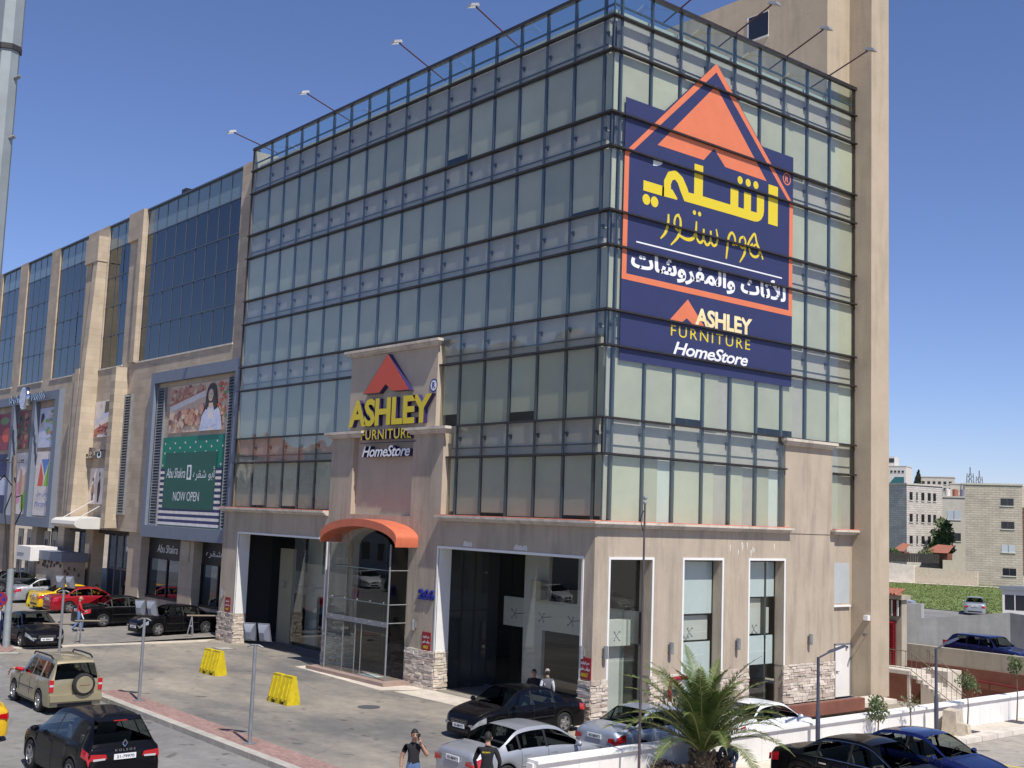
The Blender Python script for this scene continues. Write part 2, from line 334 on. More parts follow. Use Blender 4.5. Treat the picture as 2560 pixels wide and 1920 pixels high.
# ---------------------------------------------------------------- the ground
def asphalt_mat(name, base, patch, scale, crack=.0, speck=.12):
    m = bpy.data.materials.new(name); m.use_nodes = True; t = m.node_tree; p = t.nodes['Principled BSDF']; p.inputs['Roughness'].default_value = .9; p.inputs['Specular IOR Level'].default_value = .3
    g = t.nodes.new('ShaderNodeNewGeometry')
    def noise(sc_, det, rough=.65, st=(1,1,1)):
        mp = t.nodes.new('ShaderNodeMapping'); mp.inputs['Scale'].default_value = st; t.links.new(g.outputs['Position'], mp.inputs[0])
        n = t.nodes.new('ShaderNodeTexNoise'); n.inputs['Scale'].default_value = sc_; n.inputs['Detail'].default_value = det; n.inputs['Roughness'].default_value = rough; t.links.new(mp.outputs[0], n.inputs['Vector']); return n
    def ramp(n, c0, c1, a, b):
        r = t.nodes.new('ShaderNodeValToRGB'); e = r.color_ramp.elements; e[0].position = a; e[1].position = b; e[0].color = (*c0,1); e[1].color = (*c1,1); t.links.new(n.outputs[0], r.inputs[0]); return r
    def mul(a, b):
        x = t.nodes.new('ShaderNodeMix'); x.data_type = 'RGBA'; x.blend_type = 'MULTIPLY'; x.inputs[0].default_value = 1; t.links.new(a, x.inputs[6]); t.links.new(b, x.inputs[7]); return x.outputs[2]
    a = ramp(noise(scale, 7, .62, (.45,1,1)), base, patch, .38, .62)
    b = ramp(noise(2.2, 6, .7), (.80,)*3, (1.1,)*3, .3, .7); c = ramp(noise(40, 3), (1-speck,)*3, (1+speck,)*3, .3, .7)
    st = ramp(noise(.9, 3, .5), (.62,.60,.58), (1,1,1), .24, .34)
    wp = t.nodes.new('ShaderNodeMix'); wp.data_type = 'VECTOR'; wp.inputs[0].default_value = .22; t.links.new(g.outputs['Position'], wp.inputs[4]); nw = noise(1.3, 4); t.links.new(nw.outputs[1], wp.inputs[5])
    vo = t.nodes.new('ShaderNodeTexVoronoi'); vo.feature = 'DISTANCE_TO_EDGE'; vo.inputs['Scale'].default_value = .21; t.links.new(wp.outputs[1], vo.inputs['Vector'])
    cr = ramp(vo, (.86,.85,.84), (1,1,1), .002, .008)                     # hairline cracks
    oil = ramp(noise(1.6, 2, .4), (.55,.54,.53), (1,1,1), .27, .33)       # oil spots
    t.links.new(mul(mul(mul(mul(mul(a.outputs[0], b.outputs[0]), c.outputs[0]), st.outputs[0]), cr.outputs[0]), oil.outputs[0]), p.inputs['Base Color'])
    n = noise(60, 4); bp = t.nodes.new('ShaderNodeBump'); bp.inputs['Strength'].default_value = .35; bp.inputs['Distance'].default_value = .01; t.links.new(n.outputs[0], bp.inputs['Height']); t.links.new(bp.outputs[0], p.inputs['Normal'])
    MATS[name] = m
asphalt_mat('road_asphalt', (.20, .194, .186), (.26, .25, .235), .25)
asphalt_mat('forecourt_mix', (.16, .153, .145), (.37, .325, .26), .2)
asphalt_mat('lot_mix', (.20, .19, .175), (.29, .26, .225), .22)
asphalt_mat('park_mix', (.33, .30, .26), (.44, .39, .33), .2)
asphalt_mat('earth', (.30, .26, .19), (.36, .31, .24), .08)
asphalt_mat('pave_light', (.56, .49, .41), (.66, .59, .49), .6)
def grass_mat():
    m = mat('grass_ground', (.11, .16, .035), .9, col2=(.18, .21, .06), vs_=.5, bump=.5, bs=3, detail=8); return m
grass_mat(); mat('grass_blade', (.10, .155, .033), .8, col2=(.17, .20, .06), vs_=.16)
def sheet(name, rects, m, z, kind='structure', label=None):
    b = MB()
    for x0, x1, y0, y1 in rects: b.quad((x0,y0,z),(x1,y0,z),(x1,y1,z),(x0,y1,z))
    return tag(b.build(name, m), label, kind=kind)
# far ground, with a pit left open for the basement ramp (x -8..40, y 16.6..28.55)
sheet('ground', [(-1500,1500,-1500,16.6), (-1500,-9.0,16.6,28.55), (6.0,1500,16.6,28.55), (-1500,1500,28.55,1500)], 'earth', -.30)
sheet('road', [(-400,400,-45,-11.3)], 'road_asphalt', -.13)
sheet('forecourt', [(-26.5,6.0,-11.16,2.6)], 'forecourt_mix', 0.0)
b = MB(); n = 24
for i in range(n):                                   # mall car park rises gently to its wall
    y0 = -11.16+i*(14-.0)/n; y1 = -11.16+(i+1)*14/n; zz = lambda y: max(.012, min(.2, (y+9)*.02))
    b.quad((-90,y0,zz(y0)),(-26.5,y0,zz(y0)),(-26.5,y1,zz(y1)),(-90,y1,zz(y1)))
tag(b.build('car_park', 'lot_mix'), kind='structure')
LOTZ = lambda y: max(.012, min(.2, (y+9)*.02))
# light concrete strips worn into the forecourt (a little proud of it)
b = MB(); b.prism([(-26.75,-9.9),(-26.35,-9.9),(-26.0,-1.0),(-26.6,-.3)], FZ, -.02, .045)
b.prism([(-16.4,-1.6),(-9.4,-2.0),(-8.6,-.26),(-16.6,-.26)], FZ, -.02, .006)
b.prism([(-8.6,-.26),(-8.9,-1.7),(-3.0,-1.5),(-.2,-.8),(-.2,-.26)], FZ, -.02, .006)
tag(b.build('apron', 'pave_light'), kind='structure')
b = MB(); b.quad((-26.5,-11.16,0),(-26.5,-11.6,-.126),(-13.6,-11.6,-.126),(-13.6,-11.16,0)); tag(b.build('dropped_kerb','lot_mix'),kind='structure')
# pavements: red pavers, kerb stones one by one
sheet('pavement', [(-13.5,8.0,-11.16,-10.15)], 'pavers', .012)
b = MB(); b.quad((-90,-11.16,.02),(-27.6,-11.16,.02),(-27.6,-9.7,.02),(-90,-9.7,.02)); b.poly([(-27.6,-11.16),(-25.6,-11.0),(-25.2,-10.5),(-26.2,-9.85),(-27.6,-9.7)], FZ, .02)
tag(b.build('pavement', 'pavers'), kind='structure')
kb = MB(); kb.box(-.492,.492,-.15,.15,-.16,.03); kme = kb.mesh('kerb_stone', 'kerb')
kerb = MB().box(-13.6,8,-11.20,-11.16,-.2,-.02).build('kerb', 'kerb'); tag(kerb, kind='structure')
for i in range(21): link_mesh('kerb_stone', kme, kerb, (-13.0+i*1.0, -11.18+rnd.uniform(-.006,.006), 0))
kerb2 = MB().box(-90,-25.9,-11.20,-11.16,-.2,-.02).build('kerb', 'kerb'); tag(kerb2, kind='structure')
for i in range(14): link_mesh('kerb_stone', kme, kerb2, (-26.6-i*1.0, -11.18+rnd.uniform(-.006,.006), 0))
for i, (x, y, a) in enumerate([(-25.5,-11.05,.35),(-24.95,-10.55,1.2)]): link_mesh('kerb_stone', kme, kerb2, (x, y, .0), a, (.8,1,1))
# right-hand car park, its pavement and kerb
sheet('parking', [(7.6,60,-11.2,16.6)], 'park_mix', -.12)
sheet('pavement', [(6.0,7.2,-11.2,40)], 'pave_light', .005)
kr = MB().box(7.2,7.3,-9,40,-.2,-.03).build('kerb', 'kerb_white'); tag(kr, kind='structure')
kb = MB(); kb.box(-.18,.18,-.485,.485,-.12,.05); kme2 = kb.mesh('kerb_stone', 'kerb_white')
for i in range(40): link_mesh('kerb_stone', kme2, kr, (7.4, -8.5+i, 0))
# painted bay lines
b = MB()
for y in (4.0, 7.0): b.box(8.6,13.5,y-.05,y+.05,-.13,-.114)
tag(b.build('bay_line', 'sign_yellow'), kind='structure')
# manhole covers
for x, y in ((-23.2,-1.5),(-6.4,-4.4)):
    t = thing('manhole_cover', 'square steel manhole cover beside the left stone pillar' if x < -10 else 'round worn manhole cover in front of the second yellow barrier', 'manhole', (x,y,0))
    if x < -10: MB().box(x-.4,x+.4,y-.4,y+.4,0,.012).build('frame','steel',t); MB().box(x-.34,x+.34,y-.34,y+.34,.0,.018).build('lid','kerb',t)
    else: MB().lathe([(.38,0),(.38,.012),(.33,.012)], lambda a,c,h:(x+a,y+c,h)).build('frame','steel',t); MB().disc((x,y),.33,FZ,.014).build('lid','steel',t)
# ================================================================ the furniture store
store = thing('store_building', 'glass and tan stucco corner furniture store with big navy house-shaped sign', 'building', (-13,7,0))
HZ = [24.86,23.68,22.48,20.28,19.09,16.88,15.69,13.5,12.31,9.9,8.71,6.52]
WF, WR = 26.24, 14.13
fx = [0]+[-(.51+1.5*i) for i in range(17)]+[-WF]
ry = [0]+[.42+1.5*i for i in range(9)]+[WR]
def front_cuts(r):
    if r in (7,8): return [(-15.42,-9.12)]
    if r in (9,10): return [(-16.62,-8.46)]
    return []
def right_cuts(r): return [(9.6,12.6)] if r in (9,10) else []
def clip(a, b, cuts):
    segs = [(min(a,b), max(a,b))]
    for c0, c1 in cuts:
        out = []
        for s0, s1 in segs:
            if s1 <= c0 or s0 >= c1: out.append((s0,s1))
            else:
                if s0 < c0: out.append((s0,c0))
                if s1 > c1: out.append((c1,s1))
        segs = out
    return [s for s in segs if s[1]-s[0] > .12]
cache = {}
def pane_mesh(kind, w_, h_, m, thick=.012):
    k = (kind, round(w_,2), round(h_,2), m)
    if k not in cache:
        b = MB()
        if kind == 'f': b.box(-w_/2,w_/2,-thick/2,thick/2,-h_/2,h_/2)
        else: b.box(-thick/2,thick/2,-w_/2,w_/2,-h_/2,h_/2)
        cache[k] = b.mesh('pane', m)
    return cache[k]
SHORT = {1,3,5,7,9}
blind_skip = {(2,6):.35}
for r in range(11):
    zt, zb = HZ[r], HZ[r+1]; zc = (zt+zb)/2; hh = zt-zb-.09
    gm = 'parapet_glass' if r == 0 else 'facade_glass'
    for i in range(len(fx)-1):
        for a, c in clip(fx[i], fx[i+1], front_cuts(r)):
            g_ = .012; link_mesh('pane', pane_mesh('f', c-a-2*g_, hh, gm), store, ((a+c)/2, 0, zc))
            if r and r not in SHORT:
                k = rnd.random(); bm = 'fabric_blind' if k < .6 else ('fabric_blind_b' if k < .8 else 'fabric_blind_c')
                drop = .10 if (r,i) != (2,6) else .42
                if rnd.random() < .06: drop = rnd.uniform(.1,.25)*(zt-zb)
                if r == 10 and rnd.random() < .4: drop = .2
                top = zt-.05; bot = zb+drop-.06; lean = rnd.uniform(-.03,.03) if rnd.random() < .35 else 0
                w0, w1 = a+.085, c-.045
                if w1-w0 > .1:
                    b = MB(); b.add([(w0,.09,bot),(w1+lean,.09,bot+rnd.uniform(0,.02)),(w1,.08,top),(w0,.08,top),(w0,.11,bot),(w1+lean,.11,bot),(w1,.10,top),(w0,.10,top)],[(0,1,2,3),(7,6,5,4),(0,4,5,1),(1,5,6,2),(2,6,7,3),(3,7,4,0)])
                    b.build('blind', bm, store)
    for i in range(len(ry)-1):
        for a, c in clip(ry[i], ry[i+1], right_cuts(r)):
            link_mesh('pane', pane_mesh('r', c-a-.024, hh, gm), store, (0, (a+c)/2, zc))
            if r and r not in SHORT:
                k = rnd.random(); bm = 'fabric_blind' if k < .55 else ('fabric_blind_b' if k < .9 else 'fabric_blind_c')
                drop = .05
                if r == 8: drop = rnd.choice([.05,.32,.28,.05])
                split = r in (8,10) and rnd.random() < .5
                w0, w1 = a+.045, c-.09
                if w1-w0 < .1: continue
                sp = w0+(w1-w0)*rnd.uniform(.45,.65) if split else w1
                b = MB(); b.box(-.11,-.09,w0,sp-(.02 if split else 0),zb+drop-.04,zt-.05); b.build('blind', bm, store)
                if split:
                    b = MB(); b.box(-.14,-.12,sp,w1,zb,zt-.05); b.build('blind', 'spandrel_board' if rnd.random() < .6 else 'fabric_sheet', store)
# frame: transom caps (each row one on each street side), mullions
for r in range(12):
    z = HZ[r]; d = .14 if 0 < r < 11 else .10; hgt = .03 if r else .07
    def bar(a, c, side):
        b = MB()
        if side == 'f': b.box(a, c, -d, .05, z-hgt, z+hgt)
        else: b.box(-.05, d, a, c, z-hgt, z+hgt)
        b.build('transom', 'transom_metal', store)
    cf = [] if r in (0,1,2,3,4,5,6,7,11) else ([(-15.42,-9.12)] if r == 8 else ([(-16.9,-8.0)] if r == 9 else [(-16.62,-8.46)]))
    if r < 11:
        for a, c in clip(-WF-.08, d, cf): bar(a, c, 'f')
        for a, c in clip(.05, WR-.02, [(9.6,12.6)] if r == 10 else []): bar(a, c, 'r')
for i, x in enumerate(fx[1:-1]):
    b = MB()
    for r0, r1 in ([(0,7),(7,9),(9,11)]):
        if clip(x-.1, x+.1, front_cuts(r0)) and not any(c0 < x < c1 for c0, c1 in front_cuts(r0)): b.box(x-.035,x+.035,.012,.08,HZ[r1],HZ[r0])
    if b.v: b.build('mullion', 'mullion_metal', store)
for y in ry[1:-1]:
    b = MB()
    for r0, r1 in ((0,9),(9,11)):
        if not any(c0 < y < c1 for c0, c1 in right_cuts(r0)): b.box(-.09,-.012,y-.035,y+.035,HZ[r1],HZ[r0])
    if b.v: b.build('mullion', 'mullion_metal', store)
b = MB(); b.box(-.05,-.008,.008,.05,HZ[11],HZ[0]); b.build('corner_post', 'mullion_metal', store)
b = MB(); b.box(-WF-.10,-WF-.01,-.05,.3,HZ[11],HZ[0]+.05); b.build('edge_post', 'dark_metal', store)
b = MB(); b.box(-.1,.02,WR-.08,WR-.01,HZ[11]-.1,HZ[0]+.03); b.build('edge_post', 'transom_metal', store)
# slab edges and spandrel boards behind the short rows, spider brackets, dark rooms
for r in (1,3,5,7,9):
    zt, zb = HZ[r], HZ[r+1]
    b = MB(); b.box(-WF+.02,-.42,.17,.3,zb-.02,zt+.02); b.build('slab_edge', 'spandrel_board', store)
    b = MB(); b.box(-.30,-.17,.42,WR-.05,zb-.02,zt+.02); b.build('slab_edge', 'spandrel_board', store)
    b = MB(); b.box(-WF+.02,-.45,.12,.16,zb+.32,zb+.355); b.box(-.168,-.14,.45,WR-.1,zb+.3,zb+.325); b.build('rail', 'mullion_metal', store)
b = MB()
for r in (1,3,5,7,9):
    zc = (HZ[r]+HZ[r+1])/2+.12
    for x in fx[1:-1]:
        if any(c0-.1 < x < c1+.1 for c0, c1 in front_cuts(r)): continue
        b.box(x+.04,x+.14,.08,.16,zc-.03,zc+.06); b.box(x+.09,x+.13,.09,.16,zc-.10,zc-.03)
    for y in ry[1:-1]: b.box(-.16,-.06,y-.13,y-.05,zc-.05,zc+.06)
tag(b.build('bracket', 'dark_metal', store), kind='stuff')
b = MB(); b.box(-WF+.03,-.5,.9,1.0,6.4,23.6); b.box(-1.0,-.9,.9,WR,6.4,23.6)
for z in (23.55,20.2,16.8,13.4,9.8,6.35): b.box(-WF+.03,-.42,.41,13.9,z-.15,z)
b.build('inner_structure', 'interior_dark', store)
b = MB(); b.box(-WF,-.3,.5,14.1,23.56,23.75); b.box(-WF,-.3,.3,.45,23.7,24.1); b.box(-.45,-.3,.45,14.1,23.7,24.1); b.build('roof', 'far_white', store)
b = MB()
for x in fx[1:-1]: b.box(x-.03,x+.03,.06,.14,23.72,24.8)
for y in ry[1:-1]: b.box(-.14,-.06,y-.03,y+.03,23.72,24.8)
b.box(-WF,-.1,.06,.12,24.12,24.18); b.box(-.12,-.06,.1,14,24.12,24.18)
b.build('parapet_rail', 'mullion_metal', store)
# back of the building and side walls
MB().box(-WF-.02,-WF+.0,.0,15.3,0,24.8).build('wall', 'stucco', store); MB().box(-WF,-.3,15.2,15.35,0,24.0).build('wall', 'stucco', store)

# ---- stucco ground storeys on the street front
b = MB(); Y0, Y1 = -.25, .35
for q in ((-26.6,-16.62,5.28,6.3),(-8.46,0.0,5.28,6.3),(-26.6,-24.89,0,5.279),(-.56,-.0,0,5.279)): MB().box(q[0],q[1],Y0,Y1,q[2],q[3]).build('wall', 'stucco', store)
for q in ((-16.62,-14.87),(-10.47,-8.46)): MB().box(q[0],q[1],Y0,.3,0,9.62).build('pilaster', 'stucco', store)
b = MB()                                     # wall between the pilasters with an arched head over the entrance
arch = [(-14.87,6.42),(-14.87,5.0)]+[(-12.67-2.2*math.cos(math.pi*k/16), 5.0+.85*math.sin(math.pi*k/16)) for k in range(17)]+[(-10.47,6.42)]
b.prism(arch, FX, Y0+.003, .28); b.build('wall', 'stucco', store)
b = MB(); b.box(-14.87,-10.47,-.02,.28,6.421,9.62); b.build('recess_panel', 'stucco_recess', store)
b = MB(); b.box(-15.42,-9.12,-.2,.28,9.62,13.08); b.build('sign_panel', 'stucco_recess', store)
def cornice(name, a, c, z0, z1, d, base, side='f', m='cornice_paint', ends=(True, True)):
    """stepped moulding: lower fillet, cove, top slab"""
    h_ = z1-z0; b = MB()
    for k, (f0, f1, dd) in enumerate([(0,.25,.42),(.25,.6,.68),(.6,1,1.0)]):
        e0 = d*dd if ends[0] else 0; e1 = d*dd if ends[1] else 0
        if side == 'f': b.box(a-e0, c+e1, base-d*dd, base+.02, z0+h_*f0, z0+h_*f1-.001)
        else: b.box(base-.02, base+d*dd, a-e0, c+e1, z0+h_*f0, z0+h_*f1-.001)
    return b.build(name, m, store)
cornice('cornice', -26.6, -16.63, 6.3, 6.5, .30, Y0, ends=(True, False)); cornice('cornice', -8.46, 0.0, 6.3, 6.5, .30, Y0, ends=(False, True))
cornice('cornice', -16.62, -14.2, 9.62, 9.88, .28, Y0); cornice('cornice', -10.47, -8.3, 9.62, 9.88, .28, Y0)
cornice('cornice', -15.42, -9.1, 13.08, 13.34, .26, -.2)
cornice('cornice', -.24, 9.62, 6.3, 6.5, .28, .0, 'r', ends=(False, True)); cornice('cornice', 12.75, 14.12, 6.3, 6.5, .28, .0, 'r', ends=(True, False)); cornice('cornice', 9.62, 12.4, 9.62, 9.88, .26, .03, 'r')
for a, c in ((-26.7,-16.64),(-8.45,.0)): MB().box(a,c,-.5,-.0,6.501,6.535).build('ledge_tiles','terracotta',store)
for a, c in ((.0,9.7),(12.65,14.1)): MB().box(-.02,.24,a+.01,c,6.501,6.532).build('ledge_tiles','terracotta',store)
# right-hand wall
b = MB(); X0 = -.40
segs = [(-.249,.46),(2.44,4.03),(6.04,7.58),(9.6,12.8)]
b.box(X0,0.003,.36,.46,0,5.28)
b.box(X0,.003,-.249,.36,5.285,6.3); b.box(X0,.003,.36,12.8,5.28,6.3)
b.build('wall', 'stucco', store)
MB().box(-.003,.003,-.249,.36,0,5.285).build('wall', 'stucco', store)
for a, c in segs[1:]: MB().box(X0,.003,a,c,0,5.28).build('wall', 'stucco', store)
b = MB(); b.box(X0,.03,9.6,12.6,6.3,9.62); b.box(X0,-.1,12.8,14.13,3.55,6.3); b.box(X0,-.14,12.8,14.13,0,3.55); b.build('wall', 'stucco', store)
b = MB(); b.box(X0,-.05,12.6,14.13,6.2,6.3); b.build('sill_band', 'stucco', store)
# tower and roof house
b = MB(); b.box(-.28,.78,14.13,15.4,0,33); b.build('tower', 'stucco_tower', store)
b = MB(); b.box(-14,-.281,12.55,14.129,23.7,29.95); b.box(-14,-.281,14.1295,15.3,23.7,29.95); b.build('roof_house', 'stucco_tower', store)
b = MB(); b.box(-4.45,-3.3,12.5,12.545,27.75,28.9); ww = b.build('roof_window', 'white_paint', store); MB().box(-4.34,-3.3,12.47,12.52,27.82,28.86).build('pane','pane_dark',ww)
MB().box(-8.5,-8.46,8,8.04,23.7,28.5).build('antenna','galv',store)
# white frames round the openings
def wframe(a, c, z1, zb, face, side, wd=.08):
    b = MB()
    for q0, q1, r0, r1 in ((a-wd,a,zb,z1+wd),(c,c+wd,zb,z1+wd),(a,c,z1,z1+wd)):
        if side == 'f': b.box(q0,q1,face-.03,face+.02,r0,r1)
        else: b.box(face-.02,face+.03,q0,q1,r0,r1)
    # painted reveals
    if side == 'f': b.box(a,a+.012,face+.02,face+.6,zb,z1); b.box(c-.012,c,face+.02,face+.6,zb,z1); b.box(a,c,face+.02,face+.6,z1-.012,z1)
    else: b.box(face-.4,face-.02,c-.012,c,zb,z1,1)
    return b.build('window_frame', ['white_paint','stucco'], store)
wframe(-24.89,-16.62,5.27,1.42,Y0,'f'); wframe(-8.46,-.56,5.27,1.42,Y0,'f')
for a, c in ((.46,2.44),(4.03,6.04),(7.58,9.6)): wframe(a, c, 5.27, 1.42, .003, 'r')

# ---- ledger stone plinth: single stones for the nearest stretches, the rest joined
stone_vars = []
for k in range(15):
    b = MB(); b.box(-.5,.5,-.5,.5,-.5,.5); j = lambda q: q+rnd.uniform(-.06,.06)
    b.v = [(v[0]+rnd.uniform(-.03,.03), v[1]+rnd.uniform(-.22,.22)*(v[1] < 0), v[2]+rnd.uniform(-.10,.10)) for v in b.v]
    stone_vars.append(b.mesh('stone', 'ledger%d' % (k % 5)))
stuff = MB(); nst = 0
def ledger(a, c, z1, face, side, flip=False):
    """stones over a wall stretch a..c on plane face ('f' faces -y, 'r' faces +x, 'l' inner jamb facing +x)"""
    global nst
    bd = MB()
    if side == 'f': bd.box(a,c,face-.012,face+.0,0,z1)
    else: bd.box(face-.0,face+.012,a,c,0,z1)
    bd.build('plinth_bed', 'ledger_bed', store)
    z = 0.0
    while z < z1-.02:
        hgt = min(rnd.uniform(.075,.14), z1-z)
        if z1-z-hgt < .05: hgt = z1-z
        u = a-rnd.uniform(0,.06)
        while u < c-.02:
            ln = min(rnd.uniform(.16,.52), c-u)
            if c-u-ln < .1: ln = c-u
            pr = rnd.uniform(.03,.075)
            lx, lz = max(.03,ln-.012), max(.03,hgt-.012)
            if nst < 300:
                nst += 1
                if side == 'f': o = link_mesh('stone', rnd.choice(stone_vars), store, (u+ln/2, face-pr/2, z+hgt/2), 0, (lx,pr,lz))
                else: o = link_mesh('stone', rnd.choice(stone_vars), store, (face+pr/2, u+ln/2, z+hgt/2), R(90), (lx,pr,lz))
            else:
                k = len(stuff.v)
                if side == 'f': stuff.box(u,u+lx,face-pr,face,z,z+lz, rnd.randrange(5))
                else: stuff.box(face,face+pr,u,u+lx,z,z+lz, rnd.randrange(5))
                for q in range(k, len(stuff.v)):
                    v = stuff.v[q]; stuff.v[q] = (v[0]+rnd.uniform(-.008,.008), v[1]+rnd.uniform(-.008,.008), v[2]+rnd.uniform(-.006,.006))
            u += ln
        z += hgt
ledger(-.56,.02,1.42,Y0,'f'); ledger(-.27,.46,1.44,.003,'r'); ledger(2.44,4.03,1.44,.003,'r'); ledger(-10.3,-8.46,1.42,Y0,'f'); ledger(-.25,.35,1.42,-8.46,'r'); ledger(6.04,7.58,1.44,.003,'r')
ledger(9.6,12.8,1.44,.003,'r'); ledger(-26.6,-24.89,1.42,Y0,'f'); ledger(-.25,.35,1.42,-24.89,'r'); ledger(-16.55,-14.87,1.42,Y0,'f'); ledger(-.25,.3,1.42,-14.87,'r')
tag(stuff.build('stone_cladding', ['ledger%d' % k for k in range(5)], store), kind='stuff')

# ---- shop interior and recessed shop windows
b = MB(); b.box(-26.2,-.45,.36,13.9,-.05,.012); b.build('shop_floor', 'interior_floor', store)
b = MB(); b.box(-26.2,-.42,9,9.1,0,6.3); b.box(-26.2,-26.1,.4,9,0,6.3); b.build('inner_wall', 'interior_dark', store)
b = MB()                                      # beige inner partitions and mezzanine fascia
for x0, x1 in ((-24.8,-16.9),(-8.3,-.5)):
    b.box(x0,x1,2.9,3.05,2.35,3.45)
    b.box(x0+1.2,x0+2.3,2.9,3.05,0,2.35); b.box(x0+1.2,x0+2.6,2.9,3.05,3.45,5.9); b.box(x1-2.6,x1-1.3,2.9,3.05,0,2.35); b.box(x1-3.6,x1-2.5,2.9,3.05,3.45,5.9); b.box(x1-.5,x1,2.9,3.05,0,5.9)
b.box(-14.8,-10.5,2.9,3.05,2.6,3.6); b.box(-14.8,-14.0,2.9,3.05,0,6); b.box(-11.6,-10.5,2.9,3.05,0,6)
b.build('partition', 'interior_wall', store)
b = MB(); b.box(-24.3,-23.0,1.75,1.9,0,4.6); b.box(-19.1,-17.2,2.6,2.75,3.6,4.6); b.box(-6.3,-5.7,2.5,2.8,3.5,4.2); b.build('display_board', 'stucco_recess', store)
def shopglass(x0, x1, y, z1, nx, zsplit):
    dx = (x1-x0)/nx
    for i in range(nx):
        for za, zb_ in ((.1,zsplit),(zsplit,z1)):
            link_mesh('shop_pane', pane_mesh('f', dx-.012, zb_-za-.012, 'shop_glass'), store, (x0+dx*(i+.5), y, (za+zb_)/2))
    for i in range(1, nx):                    # four-armed glass fittings where panes meet
        x = x0+dx*i; b = MB()
        for sx in (-1,1):
            for sz in (-1,1): b.tube([(x,y+.06,zsplit),(x+.13*sx,y+.05,zsplit+.15*sz)],.014,6); b.ball((x+.13*sx,y+.02,zsplit+.15*sz),.03,8,5)
        b.tube([(x,y+.06,zsplit),(x,y+.5,zsplit)],.02,6); b.build('glass_fitting', 'galv', store)
    MB().box(x0,x1,y-.05,y+.06,.0,.1).build('threshold','steel',store)
shopglass(-24.89,-16.63,1.6,5.9,6,2.9); shopglass(-8.46,-.56,2.2,5.9,5,2.9)
b = MB()
for y in (.95,1.55): b.box(-8.47,-8.43,y-.03,y+.03,0,5.9)
b.box(-8.47,-8.43,.36,2.2,2.9,2.95); b.build('side_glass_frame','dark_metal',store)
for y0, y1 in ((.38,.92),(.98,1.52),(1.58,2.17)): link_mesh('shop_pane', pane_mesh('r', y1-y0, 5.7, 'shop_glass'), store, (-8.45,(y0+y1)/2,2.95))
MB().box(-16.62,-8.47,.35,2.3,0,.011).build('porch_side','interior_floor',store)
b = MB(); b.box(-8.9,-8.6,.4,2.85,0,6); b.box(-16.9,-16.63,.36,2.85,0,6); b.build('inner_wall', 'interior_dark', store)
# upper ceiling of the shop
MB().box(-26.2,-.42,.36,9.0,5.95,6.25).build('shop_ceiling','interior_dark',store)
# tall windows on the right-hand wall
GX = -.36
def rwin(a, c, zs):
    for k in range(len(zs)-1): link_mesh('shop_pane', pane_mesh('r', c-a-.01, zs[k+1]-zs[k]-.012, 'shop_glass'), store, (GX,(a+c)/2,(zs[k]+zs[k+1])/2))
    b = MB(); y = (a+c)/2-.2
    for sy in (-1,1):
        for sz in (-1,1): b.tube([(GX-.06,y,zs[1]),(GX-.05,y+.12*sy,zs[1]+.14*sz)],.014,6); b.ball((GX-.02,y+.12*sy,zs[1]+.14*sz),.03,8,5)
    b.build('glass_fitting','galv',store)
for a, c in ((.46,2.44),(4.03,6.04),(7.58,9.6)): rwin(a, c, [.1,2.75,5.27])
b = MB()
b.box(-.46,-.44,4.06,6.02,3.38,5.2); b.build('blind','fabric_sheet',store)
MB().box(-.5,-.47,4.06,6.0,.15,2.4).build('blind','fabric_sheet',store)
MB().box(-.46,-.44,7.61,9.58,3.92,5.2).build('blind','fabric_sheet',store)
MB().box(-.44,-.42,7.61,9.5,1.45,2.5).build('blind','fabric_sheet',store)
b = MB(); b.box(-1.0,-.6,4.05,6.0,2.45,3.3); b.box(-1.0,-.6,7.6,9.5,2.55,3.5); b.box(-1.3,-.9,.5,2.4,2.35,3.2); b.box(-1.6,-1.2,1.4,2.4,0,2.3); b.build('mezzanine_edge','far_white',store)
MB().box(-.9,-.6,8.0,9.0,3.5,3.85).build('carton','interior_wall',store)
b = MB(); b.box(-.12,-.095,12.85,13.95,3.62,5.2); sw = b.build('small_window','blind_shaded',store); MB().box(-.13,-.03,12.8,14.0,3.48,3.55).build('sill','white_paint',sw)
b = MB(); b.box(-.14,-.12,13.02,14.05,0,2.02); dd = b.build('side_door','wall_white',store)
b = MB(); b.box(-.14,-.09,13.0,13.05,0,2.05); b.box(-.14,-.09,14.03,14.08,0,2.05); b.box(-.14,-.09,13.0,14.08,2.02,2.06); b.build('door_frame','galv',dd)
b = MB(); b.box(-.12,-.08,13.12,13.2,.95,1.0); b.tube([(-.09,13.16,.98),(-.06,13.28,.98)],.012,6); b.build('handle','steel',dd); MB().box(-.12,-.05,13.75,13.85,1.85,1.95).build('closer','steel',dd)
# vestibule of glass with the orange barrel canopy
b = MB(); b.box(-15.7,-9.95,-1.5,-.26,-.02,.14); b.build('entrance_step','step_stone',store)
def arcz(x, half, rise, base): return base+rise*math.sqrt(max(0,1-((x+12.65)/half)**2))
cb = MB(); N = 28; half, rise = 2.83, 1.02
xs = [-12.65-half*math.cos(math.pi*k/N) for k in range(N+1)]
out = [(x, 5.22+.32+max(0,rise-.32+.0)*math.sin(math.pi*k/N)) for k, x in enumerate(xs)]
inn = [(-12.65-(half-.04)*math.cos(math.pi*k/N), 5.22+(rise-.30)*math.sin(math.pi*k/N)) for k in range(N+1)]
o1 = [FX(u,v,-1.3) for u,v in out]; i1 = [FX(u,v,-1.3) for u,v in inn]; o2 = [FX(u,v,-.26) for u,v in out]; i2 = [FX(u,v,-.26) for u,v in inn]
n_ = N+1; V = o1+i1+o2+i2; Fc = []
for k in range(N):
    Fc += [(k,k+1,n_+k+1,n_+k), (k,2*n_+k,2*n_+k+1,k+1), (n_+k,n_+k+1,3*n_+k+1,3*n_+k)]
